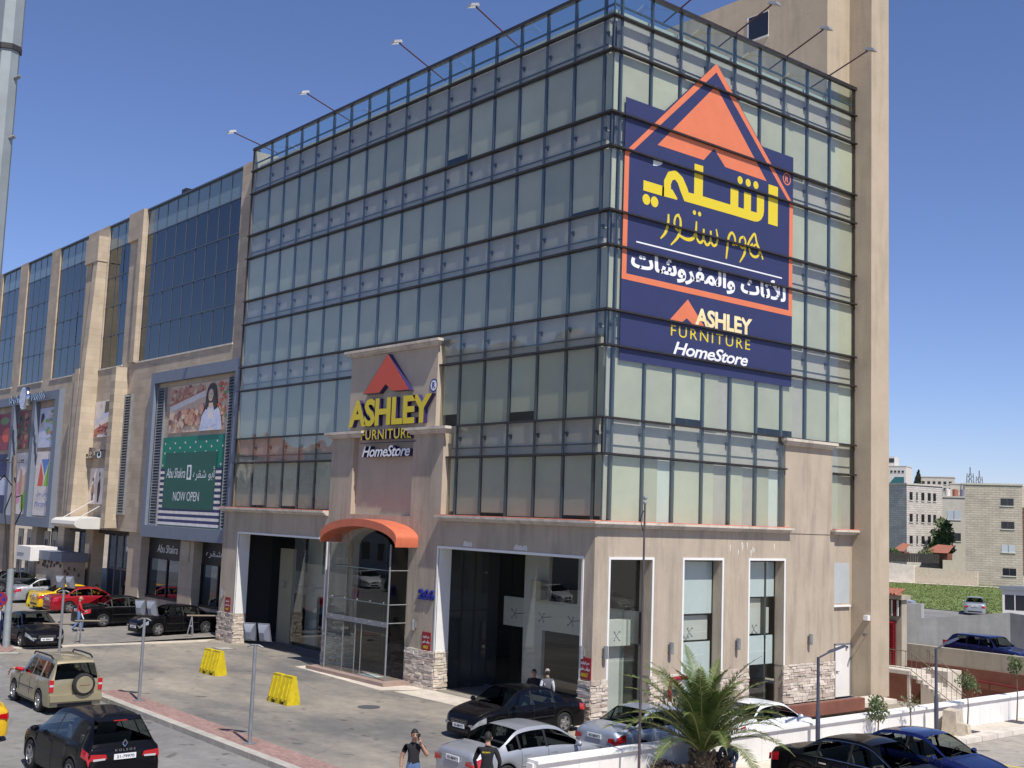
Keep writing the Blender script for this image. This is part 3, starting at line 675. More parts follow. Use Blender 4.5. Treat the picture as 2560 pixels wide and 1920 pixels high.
Fc += [(0,n_,3*n_,2*n_),(N,2*n_+N,3*n_+N,n_+N)]
cb.add(V, Fc); cb.build('canopy', 'canopy_orange', store, smooth=30)
VY = -1.12
for i in range(5):
    x0, x1 = -14.9+i*.9, -14.9+(i+1)*.9
    for za, zb_ in ((.14,2.3),(2.3,3.0),(3.0,4.3),(4.3,5.2)): link_mesh('vestibule_pane', pane_mesh('f', .888, zb_-za-.012, 'shop_glass'), store, ((x0+x1)/2, VY, (za+zb_)/2))
b = MB(); top = [(-12.65-2.25*math.cos(math.pi*k/16), 5.2+.62*math.sin(math.pi*k/16)) for k in range(17)]; b.prism(top, FX, VY-.006, VY+.006); b.build('vestibule_pane','shop_glass',store)
for xx in (-14.9,-10.4):
    for za, zb_ in ((.14,2.3),(2.3,3.0),(3.0,5.2)): link_mesh('vestibule_pane', pane_mesh('r', .84, zb_-za-.012, 'shop_glass'), store, (xx, -.69, (za+zb_)/2))
b = MB()
for xx in (-14.9,-10.4): b.tube([(xx,VY,.14),(xx,VY,5.3)],.035,8)
for z in (2.3,3.0,4.3): b.tube([(-14.9,VY+.03,z),(-10.4,VY+.03,z)],.022,6); b.tube([(-10.4,VY,z),(-10.4,-.26,z)],.022,6); b.tube([(-14.9,VY,z),(-14.9,-.26,z)],.022,6)
for x in (-12.65,-12.2,-13.55): b.box(x-.01,x+.01,VY-.02,VY+.02,.14,2.3)
b.build('vestibule_frame','galv',store,smooth=40)
b = MB()
for i in range(5): b.ball((-14.5+i*.95,VY-.02,2.25),.035,8,5); b.ball((-14.5+i*.95,VY-.02,3.05),.03,8,5)
b.box(-14.9,-10.4,VY-.03,VY-.012,2.14,2.34); b.build('vestibule_fitting','galv',store)
MB().box(-12.6,-11.4,-1.0,-.5,.141,.15).build('door_mat','fabric_sheet',store)
# ---- wall lamps, signs and small fittings on the store
def wall_lamp(x, y, z, side, label):
    t = thing('wall_lamp', label, 'lamp', (x,y,z), group='grey cylinder wall lamps on the store')
    if side == 'f': MB().box(x-.05,x+.05,y-.06,y,z-.12,z+.12).build('bracket','galv',t); MB().lathe([(.01,.2),(.075,.2),(.075,-.2),(.01,-.2)], lambda a,c,h:(x+a,y-.13+c,z+h),14).build('lamp_shade','galv',t,smooth=40)
    else: MB().box(x,x+.06,y-.05,y+.05,z-.12,z+.12).build('bracket','galv',t); MB().lathe([(.01,.2),(.075,.2),(.075,-.2),(.01,-.2)], lambda a,c,h:(x+.13+a,y+c,z+h),14).build('lamp_shade','galv',t,smooth=40)
for y, l in ((.24,'grey cylinder wall lamp beside the narrow window at the building corner'),(3.34,'grey cylinder wall lamp left of the palm-side window, above stone plinth'),(6.86,'grey cylinder wall lamp between the two windows with white blinds'),(11.13,'grey cylinder wall lamp above the widest stone plinth near the grey door')): wall_lamp(.003,y,2.32,'r',l)
for x, l in ((-.36,'grey cylinder wall lamp on the corner pillar above the red sign'),(-9.75,'grey cylinder wall lamp below the blue number 266'),(-26.1,'grey cylinder wall lamp on the far left stone-based pillar')): wall_lamp(x,Y0,2.3,'f',l)
def red_sign(x, z, label):
    t = thing('parking_sign', label, 'sign', (x,Y0,z), group='red no-parking signs on the pillars')
    MB().box(x-.27,x+.27,Y0-.03,Y0,z-.34,z+.34).build('board','sign_red',t)
    MB().text('ar_park',x-.22,x+.22,z+.08,z+.22,FX,Y0-.034,None).text('ar_park2',x-.24,x+.24,z-.1,z+.05,FX,Y0-.034,None).build('lettering','sign_white',t)
    MB().text('ashley',x-.17,x+.17,z-.27,z-.15,FX,Y0-.034,None).build('lettering','sign_yellow',t)
red_sign(-.28,1.80,'red no-parking sign with white Arabic lines on the building corner pillar'); red_sign(-9.0,1.75,'red no-parking sign with white Arabic lines under the blue number 266'); red_sign(-25.6,1.80,'red no-parking sign with white Arabic lines on the far left pillar')
t = thing('house_number', 'blue raised house number 266 on the tan pillar', 'number', (-9.1,Y0,3.45)); MB().text('266',-9.6,-8.6,3.28,3.68,FX,Y0-.08,Y0-.01).build('digits','sign_blue',t)
t = thing('security_camera','small grey camera on the tower edge above the side door','camera',(.4,14.1,2.6))
b = MB(); b.box(.55,.75,13.95,14.13,3.0,3.2); b.build('box_light','white_paint',t); MB().tube([(.6,14.12,2.45),(.6,13.85,2.5),(.75,13.7,2.45)],[.02,.03,.05],8).build('camera_body','steel',t)
# roof floodlights on raking arms
def roof_light(p0, p1, label):
    t = thing('roof_floodlight', label, 'floodlight', p0, group='floodlights on arms along the roof edge'); d = (Vector(p1)-Vector(p0)).normalized(); q = Vector(p0)-d*.9
    MB().tube([q,Vector(p1)],.03,6).build('arm','arm_rust',t)
    h_ = Vector((d.x,d.y,0)).normalized(); s_ = Vector((-h_.y,h_.x,0)); c = Vector(p1); b = MB()
    P = lambda a, e, z: tuple(c+h_*a*.85+s_*e*.7+Vector((0,0,z*.8)))
    b.add([P(-.12,-.2,.02),P(.38,-.2,-.16),P(.38,.2,-.16),P(-.12,.2,.02),P(-.08,-.14,.16),P(.3,-.14,.02),P(.3,.14,.02),P(-.08,.14,.16)],[(0,1,2,3)[::-1],(4,5,6,7),(0,1,5,4),(1,2,6,5),(2,3,7,6),(3,0,4,7)]); b.build('lamp_head','galv',t)
    MB().add([P(-.1,-.18,.0),P(.36,-.18,-.17),P(.36,.18,-.17),P(-.1,.18,.0)],[(0,1,2,3)]).build('lens','head_clear',t)
for i, (x, y, z) in enumerate([(-25.45,-1.65,25.2),(-18.3,-1.6,25.35),(-10.87,-1.6,25.5),(-6.0,-1.45,25.5)]): roof_light((x,-.02,24.88),(x,y,z),'roof floodlight on a rusty arm, %s from the far left of the front roof edge' % ['first','second','third','fourth'][i])
for i, (y, x, z) in enumerate([(3.2,1.75,25.5),(6.27,1.75,25.5),(9.38,1.8,25.5),(12.19,1.9,25.45)]): roof_light((.02,y,24.9),(x,y,z),'roof floodlight over the sign side, %s from the building corner' % ['first','second','third','fourth'][i])
# ---- lettering sign on the front
t = thing('store_sign', 'raised yellow store lettering under an orange roof emblem on the front', 'sign', (-12.4,-.2,11))
def roof_emblem(ax, az, hw, h_, fn): return [(ax,az),(ax+hw,az-h_),(ax+.0+hw*.25,az-h_+.02),(ax-.02,az-h_*.78),(ax-hw*.22,az-h_),(ax-hw,az-h_)]
em = [(-12.34,13.0),(-10.66,11.4),(-11.85,11.42),(-12.4,11.74),(-12.85,11.40),(-14.08,11.42)]
MB().prism(em, FX, -.42, -.2).build('emblem_side','sign_purple',t); MB().prism([(u*.97+(-12.35)*.03, v*.97+12.0*.03) for u,v in em], FX, -.428, -.421).build('emblem','sign_orange_deep',t)
MB().text('ashley',-15.15,-9.15,10.05,11.2,FX,-.40,-.2,0,1).build('word_large',['sign_yellow','sign_purple'],t)
MB().text('furniture',-14.1,-10.45,9.49,9.9,FX,-.40,-.2,0,1).build('word_small',['sign_yellow','sign_purple'],t)
MB().box(-14.28,-10.31,-.3,-.22,9.35,9.38).build('rule','sign_purple',t)
MB().text('home',-14.05,-10.55,8.78,9.24,FX,-.34,-.12,0,1).build('word_script',['sign_white','sign_purple'],t)
b = MB(); b.disc((-9.32,11.52),.24,FX,-.215,0,20); b.disc((-9.32,11.52),.26,FX,-.218,1,20,.21); b.text('R',-9.42,-9.22,11.4,11.65,FX,-.219,None,1); b.build('registered_mark',['sign_white','sign_blue'],t)

# ---- the navy house-shaped sign over the right-hand glass
t = thing('facade_banner', 'navy facade banner with orange house outline and yellow Arabic lettering', 'sign', (.02,5.3,16.5)); D = .022
ap = (5.27,23.46)
MB().prism([(.62,11.87),(9.93,11.87),(9.93,20.95),(8.0,20.95),ap,(2.55,20.95),(.62,20.95)], FY, .012, D).build('panel','navy',t)
b = MB()
def band(p, q, wd): b.ribbon([p,q], wd, FY, D+.003)
b.poly([(.62,19.02),(.62,14.62),(9.93,14.62),(9.93,19.08),(9.71,19.0),(9.71,14.83),(.84,14.83),(.84,18.95)][:4]+[(9.93,19.08)], FY, D) if False else None
b.poly([(.62,14.62),(.84,14.62),(.84,19.05),(.62,19.0)], FY, D+.003); b.poly([(9.71,14.62),(9.93,14.62),(9.93,19.08),(9.71,19.12)], FY, D+.003); b.poly([(.84,14.62),(9.71,14.62),(9.71,14.83),(.84,14.83)], FY, D+.003)
b.poly([(.62,19.0),(.84,18.98),(5.27,23.12),(5.27,23.46)], FY, D+.0035); b.poly([(5.27,23.46),(5.27,23.12),(9.71,19.06),(9.93,19.08)], FY, D+.0035)
b.build('house_outline','sign_orange',t)
MB().poly([(5.25,22.6),(8.28,19.64),(5.85,19.65),(5.2,20.2),(4.65,19.64),(2.22,19.63)], FY, D+.003).build('roof_emblem','sign_orange',t)
b = MB(); d_ = D+.0035
b.poly([(8.4,19.55),(8.98,19.55),(8.98,18.0),(8.4,18.0)], FY, d_)
b.poly([(4.16,19.40),(4.63,19.41),(4.63,18.29),(6.17,18.29),(6.17,17.93),(3.72,17.91),(3.9,18.27),(4.16,18.28)][::-1], FY, d_)
b.poly([(6.17,18.94),(6.62,18.94),(6.62,18.29),(6.17,18.29)][::-1], FY, d_); b.poly([(6.95,18.95),(7.36,18.95),(7.36,18.29),(6.95,18.29)][::-1], FY, d_)
b.poly([(7.71,19.0),(8.14,19.0),(8.14,18.45),(8.1,18.25),(7.98,18.08),(7.8,17.97),(7.6,17.93),(6.17,17.93),(6.17,18.29),(7.71,18.29)], FY, d_)
b.poly([(1.56,18.22),(2.60,18.22),(2.60,17.86),(1.56,17.86)][::-1], FY, d_)
b.ribbon([(2.5,18.04),(3.0,18.03),(3.28,17.9)],[.36,.32,.06], FY, d_)
b.ribbon([(2.78,18.08),(2.76,18.4),(2.9,18.66),(3.16,18.76),(3.42,18.62),(3.62,18.32),(3.82,17.99)],[.36,.36,.34,.34,.36,.40,.36], FY, d_+.0006)
for c, r_ in (((1.72,17.57),.19),((2.13,17.57),.19),((6.71,19.34),.15),((7.18,19.34),.15),((7.64,19.35),.15)): b.disc(c, r_, FY, d_, 0, 18)
b.build('arabic_name','sign_yellow',t)
# brush lettering second line
b = MB(); A0 = lambda x, y: (x, y)
S = [([(2.85,17.28),(2.84,16.95),(2.72,16.6),(2.47,16.33)],[.08,.12,.12,.05]),
     ([(3.42,17.35),(3.24,17.28),(3.16,17.05),(3.22,16.85),(3.38,16.78)],.09), ([(3.30,17.36),(3.46,17.22),(3.48,16.9),(3.36,16.55),(3.0,16.2)],[.08,.1,.12,.12,.05]),
     ([(3.42,16.62),(3.8,16.55),(4.1,16.62),(4.28,16.85),(4.32,17.3)],[.08,.12,.14,.12,.07]),
     ([(4.28,16.9),(4.42,16.6),(4.6,16.58),(4.7,16.75),(4.72,17.1)],.10), ([(4.72,16.75),(4.86,16.55),(5.02,16.6),(5.1,16.8),(5.1,17.1)],.10), ([(5.1,16.75),(5.25,16.58),(5.42,16.66),(5.48,16.9),(5.4,17.22)],[.1,.1,.1,.1,.06]),
     ([(5.98,16.22),(6.03,16.6),(6.1,17.05),(6.28,17.25),(6.45,17.1),(6.46,16.85),(6.3,16.8)],[.07,.11,.11,.1,.1,.1,.06]), ([(6.4,16.9),(6.6,16.85),(6.75,16.98)],.09),
     ([(6.95,17.22),(6.76,17.12),(6.74,16.9),(6.9,16.78),(7.05,16.9),(7.06,17.1),(6.95,17.22)],.09), ([(7.05,16.95),(7.02,16.6),(6.75,16.22)],[.1,.12,.05]),
     ([(7.2,16.95),(7.35,17.2),(7.6,17.45),(7.72,17.15),(7.9,16.85),(7.75,16.6),(7.45,16.6),(7.3,16.85),(7.5,17.05)],.10), ([(7.5,16.9),(7.7,17.05),(8.0,16.75),(8.1,16.55)],.08)]
def smooth2(pts, ws):
    P = [Vector((p[0],p[1],0)) for p in pts]; W_ = ws if isinstance(ws, list) else [ws]*len(pts); o = []; ow = []
    for i in range(len(P)-1):
        p0, p1, p2, p3 = P[max(i-1,0)], P[i], P[i+1], P[min(i+2,len(P)-1)]
        for k in range(4):
            s_ = k/4; o.append(.5*((2*p1)+(-p0+p2)*s_+(2*p0-5*p1+4*p2-p3)*s_*s_+(-p0+3*p1-3*p2+p3)*s_**3)); ow.append(W_[i]*(1-s_)+W_[i+1]*s_)
    o.append(P[-1]); ow.append(W_[-1]); return [(q.x,q.y) for q in o], ow
for k, (pts, ws) in enumerate(S):
    p_, w_ = smooth2(pts, ws); b.ribbon(p_, w_, FY, d_+.0003*k)
for c in ((4.2,17.6),(4.48,17.6)): b.disc(c,.085,FY,d_,0,14)
b.build('arabic_script','sign_yellow',t)
MB().poly([(1.28,15.98),(9.28,16.0),(9.28,16.05),(1.28,16.03)], FY, d_).build('rule','sign_white',t)
MB().text('ar_furn',1.05,9.52,14.92,15.86,FY,d_,None).build('arabic_line','sign_white',t)
MB().poly([(3.94,14.40),(4.84,13.55),(4.2,13.55),(3.9,13.72),(3.65,13.53),(3.0,13.52)], FY, d_).build('small_emblem','sign_orange',t)
MB().text('ashley',4.35,7.52,13.55,14.18,FY,d_+.001,None).build('word_large','sign_gold',t)
MB().text('furn_thin',3.1,7.42,13.0,13.38,FY,d_,None).build('word_small','sign_yellow',t)
MB().text('home',3.24,7.3,12.37,12.83,FY,d_,None).build('word_script','sign_white',t)
b = MB(); b.disc((9.53,20.0),.25,FY,d_,0,20,.20); b.text('R',9.43,9.63,19.87,20.13,FY,d_,None); b.build('registered_mark','sign_orange',t)
MB().poly([(2.02,19.04),(2.5,19.05),(2.42,18.95),(2.25,18.88),(2.02,18.84)], FY, d_).build('torn_patch','fabric_sheet',t)

# repaired plaster above the shop opening and run marks under the ledge
for k, (x, w_) in enumerate(((-6.7,.55),(-3.7,.75))):
    rr = random.Random(k); P_ = [(x+w_*(q/9-.5), 5.385+rr.uniform(0,.03)) for q in range(10)]+[(x+w_*(.5-q/9)*.85, 5.5+rr.uniform(0,.10)) for q in range(10)]
    MB().prism(P_,FX,Y0-.004,Y0).build('plaster_patch','white_reveal',store)
rr = random.Random(4)
for k in range(9):
    y = rr.uniform(6.2,9.2); z = rr.uniform(5.62,5.95); h_ = rr.uniform(.1,.35); MB().prism([(y,z),(y+rr.uniform(.01,.04),z-h_),(y+.05,z-h_*.6),(y+rr.uniform(.04,.10),z)],FY,.003,.006).build('plaster_patch','white_reveal',store)
# ================================================================ the shopping mall next door
mall = thing('mall_building', 'long limestone shopping mall with blue strip windows and grey poster frames', 'building', (-50,6,0))
MY = .35; MR = [24.40,22.86,20.94,19.04,17.12,15.02]
bays = [(-40.85,-28.22,9),(-47.05,-43.25,3),(-56.45,-50.9,4),(-63.65,-58.28,4),(-70.0,-65.5,3),(-76.8,-72.0,3)]
# stone wall with the window bays cut out
b = MB(); Z0, ZT = 4.85, 24.55
edges = sorted([(a,c) for a,c,_ in bays]); x = -78.0
for a, c in edges:
    b.box(x,a,MY,MY+.5,15.02,ZT); x = c
b.box(x,-26.3,MY,MY+.5,15.02,ZT); b.box(-78,-26.3,MY,MY+.5,Z0,15.02); b.build('wall','mall_stone',mall)
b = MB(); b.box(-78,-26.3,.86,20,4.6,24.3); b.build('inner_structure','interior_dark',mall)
for a, c, n in bays:
    dx = (c-a)/n
    for i in range(n):
        for r in range(5):
            m_ = 'mall_spandrel' if r == 0 else 'mall_glass'
            link_mesh('pane', pane_mesh('f', dx-.05, MR[r]-MR[r+1]-.06, m_), mall, (a+dx*(i+.5), MY+.12, (MR[r]+MR[r+1])/2))
    b = MB()
    for i in range(n+1): b.box(a+dx*i-.025,a+dx*i+.025,MY+.09,MY+.2,15.02,24.42)
    for z in MR: b.box(a,c,MY+.08,MY+.2,z-.03,z+.03)
    b.box(a,c,MY-.02,MY+.4,24.41,24.5); b.build('window_grid','mullion_metal',mall)
    MB().box(a-.1,c+.1,MY-.06,MY+.1,14.93,15.02).build('sill','kerb_white',mall)
    b = MB()
    for i in range(n):                                  # pale blinds part drawn behind the glass
        if rnd.random() < .75: b.box(a+dx*i+.1,a+dx*i+.1+dx*rnd.uniform(.25,.5),MY+.42,MY+.44,15.1,22.7)
    if b.v: tag(b.build('blind','fabric_blind_c',mall), kind='stuff')
# pier with boxed head beside the big bay
b = MB(); b.box(-43.2,-40.9,.12,MY-.001,22.7,24.5); b.box(-41.5,-40.9,.12,MY-.001,15.0,22.7); b.build('pier','mall_stone',mall)
# wide pier with a heavy head and a raking fin
b = MB(); b.box(-49.4,-47.1,-.3,MY-.001,22.1,23.75); b.prism([(-49.4,22.1),(-49.4,15.0),(-48.95,15.0),(-48.95,16.0),(-48.5,22.1)],FX,-.12,MY-.002); b.build('pier','mall_stone_side',mall)
b = MB(); Fn = lambda u, v, d: (d, u, v)
b.prism([(MY-.003,22.1),(-.25,22.1),(-.55,15.2),(-.75,5.0),(MY-.003,5.0)],Fn,-47.9,-47.15); b.build('pier_fin','mall_stone_side',mall)
b = MB(); b.box(-49.9,-49.3,-.35,MY-.004,5.0,14.9); b.box(-49.0,-48.3,-.5,MY-.004,5.0,15.1); b.build('pier_fin','mall_stone_side',mall)
MB().box(-49.28,-49.1,-.1,MY-.002,5.4,13.2).build('slot','dark_metal',mall)
b = MB(); b.box(-42.7,-42.0,-.45,MY-.005,5.0,14.75); b.build('pier_fin','mall_stone_side',mall)
def louvre(a, c, z0, z1, y=MY, n=None):
    n = n or int((z1-z0)/.16); b = MB(); b.box(a,c,y-.05,y-.01,z0,z1,1)
    for k in range(n):
        z = z0+(z1-z0)*k/n; b.add([(a+.03,y-.14,z),(c-.03,y-.14,z),(c-.03,y-.06,z+.11),(a+.03,y-.06,z+.11)],[(0,1,2,3)],0)
    b.box(a-.04,a+.03,y-.16,y,z0,z1); b.box(c-.03,c+.04,y-.16,y,z0,z1); b.box(a-.04,c+.04,y-.17,y,z0-.08,z0)
    b.build('louvre',['galv','dark_metal'],mall)
louvre(-41.9,-41.0,5.9,13.1); louvre(-37.0,-36.05,5.4,13.15); louvre(-27.95,-27.35,5.4,13.2)
# grey frame with two hoardings
def gframe(x0, x1, z0, z1, wd, y0, y1, inner=()):
    b = MB(); b.box(x0,x1,y0,y1,z1-.62,z1); b.box(x0,x1,y0,y1,z0,z0+.66); b.box(x0,x0+wd,y0,y1,z0+.66,z1-.62); b.box(x1-wd,x1,y0,y1,z0+.66,z1-.62)
    for xi in inner: b.box(xi-.34,xi+.34,y0,y1,z0+.66,z1-.62)
    return b.build('poster_frame','frame_grey',mall)
gframe(-37.7,-26.45,4.68,14.05,.5,.04,MY-.001); gframe(-69,-53.2,4.68,14.1,.8,-.02,MY-.001,(-58.4,-63.2))
PY = MY-.012
def poster(name, x0, x1, z0, z1, bgm, shapes, extra=None):
    """printed sheet: background plus flat printed shapes in 0..1 coordinates"""
    t = thing(name, *extra, (x0,PY,z0)); mats = [bgm]; b = MB(); b.box(x0,x1,PY-.03,PY,z0,z1)
    for k, (m_, pts) in enumerate(shapes):
        if m_ not in mats: mats.append(m_)
        b.poly([(x0+(x1-x0)*u, z0+(z1-z0)*v) for u, v in pts], FX, PY-.032-.0006*k, mats.index(m_))
    b.build('print', mats, t); return t
def ell(cx, cy, rx, ry_, n=14): return [(cx+rx*math.cos(2*math.pi*k/n), cy+ry_*math.sin(2*math.pi*k/n)) for k in range(n)]
sh = [('print5',[(0,.45),(.62,.72),(.62,.84),(0,.57)]),('print2',[(0,.57),(.62,.84),(.62,.9),(0,.63)])]
for k in range(110):
    u = rnd.uniform(.02,.64); up = k % 2; v = (.57+.43*u+rnd.uniform(.08,.3)) if up else rnd.uniform(.03,.38)+.2*u
    if v > .93: continue
    s_ = rnd.uniform(.02,.045); sh.append((rnd.choice(['print1','print2','print3','print4','print7','print1']), ell(u,v,s_,s_*rnd.uniform(1.2,2.6),8)))
for k in range(26): sh.append((rnd.choice(['print1','print13','print2','print3','print11']), ell(rnd.uniform(.84,.99),rnd.uniform(.25,.97),.02,.035,8)))
sh += [('print8',[(.57,.0),(.60,.30),(.66,.44),(.72,.50),(.82,.50),(.88,.42),(.92,.26),(.94,.0)]),('print5',[(.70,.0),(.71,.40),(.745,.48),(.78,.40),(.79,.0)]),
       ('print6',[(.645,.46),(.655,.70),(.675,.86),(.71,.95),(.76,.97),(.80,.91),(.82,.78),(.835,.60),(.85,.44),(.80,.40),(.775,.55),(.70,.55),(.685,.42)]),('print3',[(.705,.50),(.71,.56),(.775,.56),(.78,.50),(.745,.44)]),('print3',ell(.735,.72,.042,.125,16)),('print6',[(.69,.80),(.705,.90),(.75,.93),(.785,.84),(.755,.85),(.72,.84)]),('print2',[(.718,.655),(.735,.645),(.752,.655),(.735,.635)]),('print6',ell(.72,.745,.008,.012,6)),('print6',ell(.752,.745,.008,.012,6)),('print8',[(.60,.10),(.62,.26),(.84,.22),(.86,.12),(.72,.05)])]
poster('shop_poster',-35.4,-28.15,10.5,13.12,'print3',sh,('printed poster of a woman before bakery shelves above the green hoarding','poster'))
sh = []
for k in range(6):
    for r in range(3):
        u = .03+k*.17+(r%2)*.085; sh.append(('print5', ell(u+.02,.93-r*.055,.011,.014,8)))
for v in (.68,.60,.5):
    for u in (.02,.965): sh.append(('print5', ell(u+.008,v,.011,.014,8)))
for k in range(9):
    z = .01+k*.0352*1.0
    sh.append(('print5' if k % 2 == 0 else 'print16', [(0,z*.9),(1,z*.9),(1,z*.9+.031),(0,z*.9+.031)]))
for k in range(11):
    z = .295+k*.032
    for u0, u1 in ((0,.09),(.90,1)): sh.append(('print5' if k % 2 else 'navy', [(u0,z),(u1,z),(u1,z+.03),(u0,z+.03)]))
sh.append(('poster_green',[(.07,.19),(.905,.19),(.915,.82),(.08,.82)]))
gp = poster('green_hoarding',-36.05,-28.3,5.38,10.27,'poster_green2',sh,('tall green hoarding with dots, stripes and NOW OPEN lettering','hoarding'))
yy = PY-.07
b = MB(); b.text('shakra',-35.2,-32.7,8.0,8.55,FX,yy,None); b.text('ar_shakra',-31.7,-29.1,7.85,8.6,FX,yy,None); b.text('open',-34.1,-30.8,6.75,7.25,FX,yy,None); b.prism([(-32.5,7.9),(-31.95,7.9),(-31.95,8.7),(-32.5,8.7)],FX,yy,yy+.002); b.build('lettering','sign_white',gp)
MB().text('S',-32.38,-32.07,8.0,8.6,FX,yy-.003,None).build('logo_mark','poster_green',gp)
sh = [('print8',[(.0,.35),(.95,.62),(1,.8),(0,.5)]),('print2',[(0,0),(1,.25),(1,.45),(0,.22)]),('print9',ell(.5,.2,.3,.1)),('print5',[(.1,.5),(.2,.85),(.4,.95),(.5,.8),(.45,.55)]),('print3',ell(.38,.85,.07,.07)),('print10',[(.6,.65),(.62,.98),(.9,.98),(.95,.7)])]
for k in range(22): sh.append((rnd.choice(['print9','print2','print13','print7']), ell(rnd.uniform(.1,.95),rnd.uniform(.03,.33),.06,.03,8)))
poster('shop_poster',-47.0,-44.35,10.62,12.9,'print5',sh,('small printed poster of a butcher counter between the stone fins','poster'))
sh = [('print6',[(.25,.05),(.2,.5),(.3,.55),(.35,.05)]),('print1',[(.15,.35),(.3,.62),(.4,.3)]),('print6',ell(.28,.68,.05,.06)),('print6',[(.62,.05),(.6,.55),(.75,.75),(.8,.4),(.72,.05)]),('print4',ell(.7,.82,.05,.07)),('fabric_sheet',[(.48,0),(.5,0),(.5,1),(.48,1)])]
poster('fashion_panel',-47.2,-44.65,6.4,8.65,'print5',sh,('pale window panel with two dark standing figures under the Arabic letters','poster'))
MB().text('ar_mool',-47.3,-44.5,9.25,9.95,FX,-.05,MY-.002).build('arabic_letters','chrome',mall)
sh = []
for k in range(40): sh.append((rnd.choice(['print4','print9','print10','print2','print6']), ell(rnd.uniform(.05,.95),rnd.uniform(.05,.95),rnd.uniform(.05,.14),rnd.uniform(.04,.09),9)))
poster('shop_poster',-62.6,-59.0,10.2,13.0,'print10',sh,('dark printed poster of spices left of the round mall emblem','poster'))
sh = [('print8',[(.1,0),(.05,.3),(.2,.5),(.45,.45),(.5,0)]),('print3',ell(.2,.6,.1,.1)),('print6',[(.08,.6),(.1,.85),(.25,.88),(.3,.75),(.18,.66)])]+[(rnd.choice(['print11','print5','print8','print14','print1']), ell(rnd.uniform(.45,.97),rnd.uniform(.1,.95),.09,.05,8)) for k in range(30)]
poster('shop_poster',-57.9,-54.4,10.2,13.0,'print8',sh,('printed poster of a man shopping for vegetables above the mall logo panel','poster'))
pl = poster('logo_panel',-57.9,-54.4,5.45,9.9,'print5',[('print12',[(.33,.88),(.78,.88),(.58,.62)]),('print13',[(.3,.84),(.5,.6),(.5,.46),(.18,.46)]),('print14',[(.8,.84),(.62,.6),(.55,.46),(.8,.46)])],('pale mall logo panel with red, blue and green wedges','panel'))
b = MB(); b.text('ar_murjan',-57.3,-54.5,6.75,7.2,FX,yy,None); b.text('murjan',-57.4,-53.9,5.95,6.45,FX,yy,None); b.build('lettering','print12',pl)
pb = poster('beauty_banner',-62.6,-59.0,5.45,9.9,'print5',[('print15',[(.1,.12),(.15,.5),(.4,.55),(.45,.2)]),('print3',[(.5,.1),(.45,.6),(.8,.7),(.9,.2)]),('print14',[(.55,.05),(.5,.3),(.95,.45),(.9,.1)]),('print7',[(.3,.35),(.35,.75),(.5,.7),(.5,.3)])],('pale hanging banner with pink and lime shapes left of the logo panel','banner'))
MB().text('blanc',-61.9,-59.2,8.9,9.4,FX,yy,None).build('lettering','print8',pb)
poster('shop_poster',-67.6,-63.8,10.2,13.0,'print9',[('print13',ell(.6,.4,.3,.2)),('print11',ell(.4,.8,.3,.1))],('dark red fruit poster at the far left of the mall frame','poster'))
poster('blue_hoarding',-67.6,-63.8,5.45,9.9,'print16',[('print8',[(.2,.3),(.8,.3),(.8,.6),(.2,.6)])],('blue hoarding below the far left fruit poster','hoarding'))
t = thing('mall_emblem','round silver emblem on the grey mall frame between chrome letters','emblem',(-59.2,-.4,13.6)); MB().lathe([(.0,-.16),(.8,-.16),(.85,-.08),(.85,.1)],lambda a,c,h:(-59.2+a*.95,-.42+h,13.75+c*1.0),24).build('disc','chrome',t,smooth=40); MB().disc((-59.2,13.75),.68,FX,-.60).build('face','print8',t)
b = MB()
for k in range(17):                                   # chrome letter shapes, too far to read
    x = -62.9+k*.42+(.9 if k > 6 else 0)
    if x > -54.6: continue
    h_ = rnd.uniform(.25,.62); b.box(x,x+.12,-.42,-.3,13.5,13.5+h_); b.box(x,x+.3,-.42,-.3,13.5+rnd.choice([0,.2,.4])*h_,13.5+rnd.choice([.2,.3])*h_+.12)
tag(b.build('chrome_letters','chrome',mall), kind='stuff')
# rounded white entrance canopy with tie rods
b = MB(); prof = [(-.0,4.9),(-1.5,4.9),(-1.85,4.98),(-2.0,5.15),(-1.95,5.35),(-1.7,5.5),(-.0,5.6)]
b.prism(prof,Fn,-46.9,-42.75); b.build('entrance_canopy','far_white',mall,smooth=35)
b = MB()
for x in (-46.2,-43.6): b.tube([(x,-1.5,5.5),(x,.3,6.6)],.03,6)
b.build('tie_rod','far_white',mall)
# ground floor
for x0, x1 in ((-33.2,-31.5),(-40.5,-38.6),(-47.6,-46.3),(-52.8,-51.6),(-58.2,-57.2),(-66,-64.5),(-27.4,-26.62)): MB().box(x0,x1,.5,1.25,0,4.84).build('pillar','mall_stone_side',mall)
b = MB(); b.box(-38.6,-33.2,.95,1.15,0,1.2); b.box(-31.5,-27.4,.95,1.15,0,1.2); b.box(-78,-58.2,.95,1.2,0,1.0); b.build('window_wall','stucco',mall)
b = MB()
for x0, x1 in ((-38.6,-33.2),(-31.5,-27.4)):
    dx = (x1-x0)/2
    for i in range(2): link_mesh('shop_pane',pane_mesh('f',dx-.1,2.2,'mall_glass'),mall,(x0+dx*(i+.5),1.05,2.35))
    for i in range(3): b.box(x0+dx*i-.06,x0+dx*i+.06,.98,1.1,1.2,3.5)
    b.box(x0,x1,.94,1.1,1.2,1.34); b.box(x0,x1,.98,1.1,3.42,3.54)
    f = MB().box(x0,x1,1.0,1.08,3.54,4.84).build('fascia','trim_black',mall)
b.build('window_grid','trim_black',mall)
b = MB(); b.text('shakra',-37.4,-34.6,3.8,4.25,FX,.99,None); b.text('ar_shakra',-31.0,-28.0,3.8,4.3,FX,.99,None); b.build('lettering','sign_white',mall)
b = MB(); b.box(-32.75,-31.95,.44,.5,3.5,4.6); b.build('stone_medallion','mall_stone_side',mall)
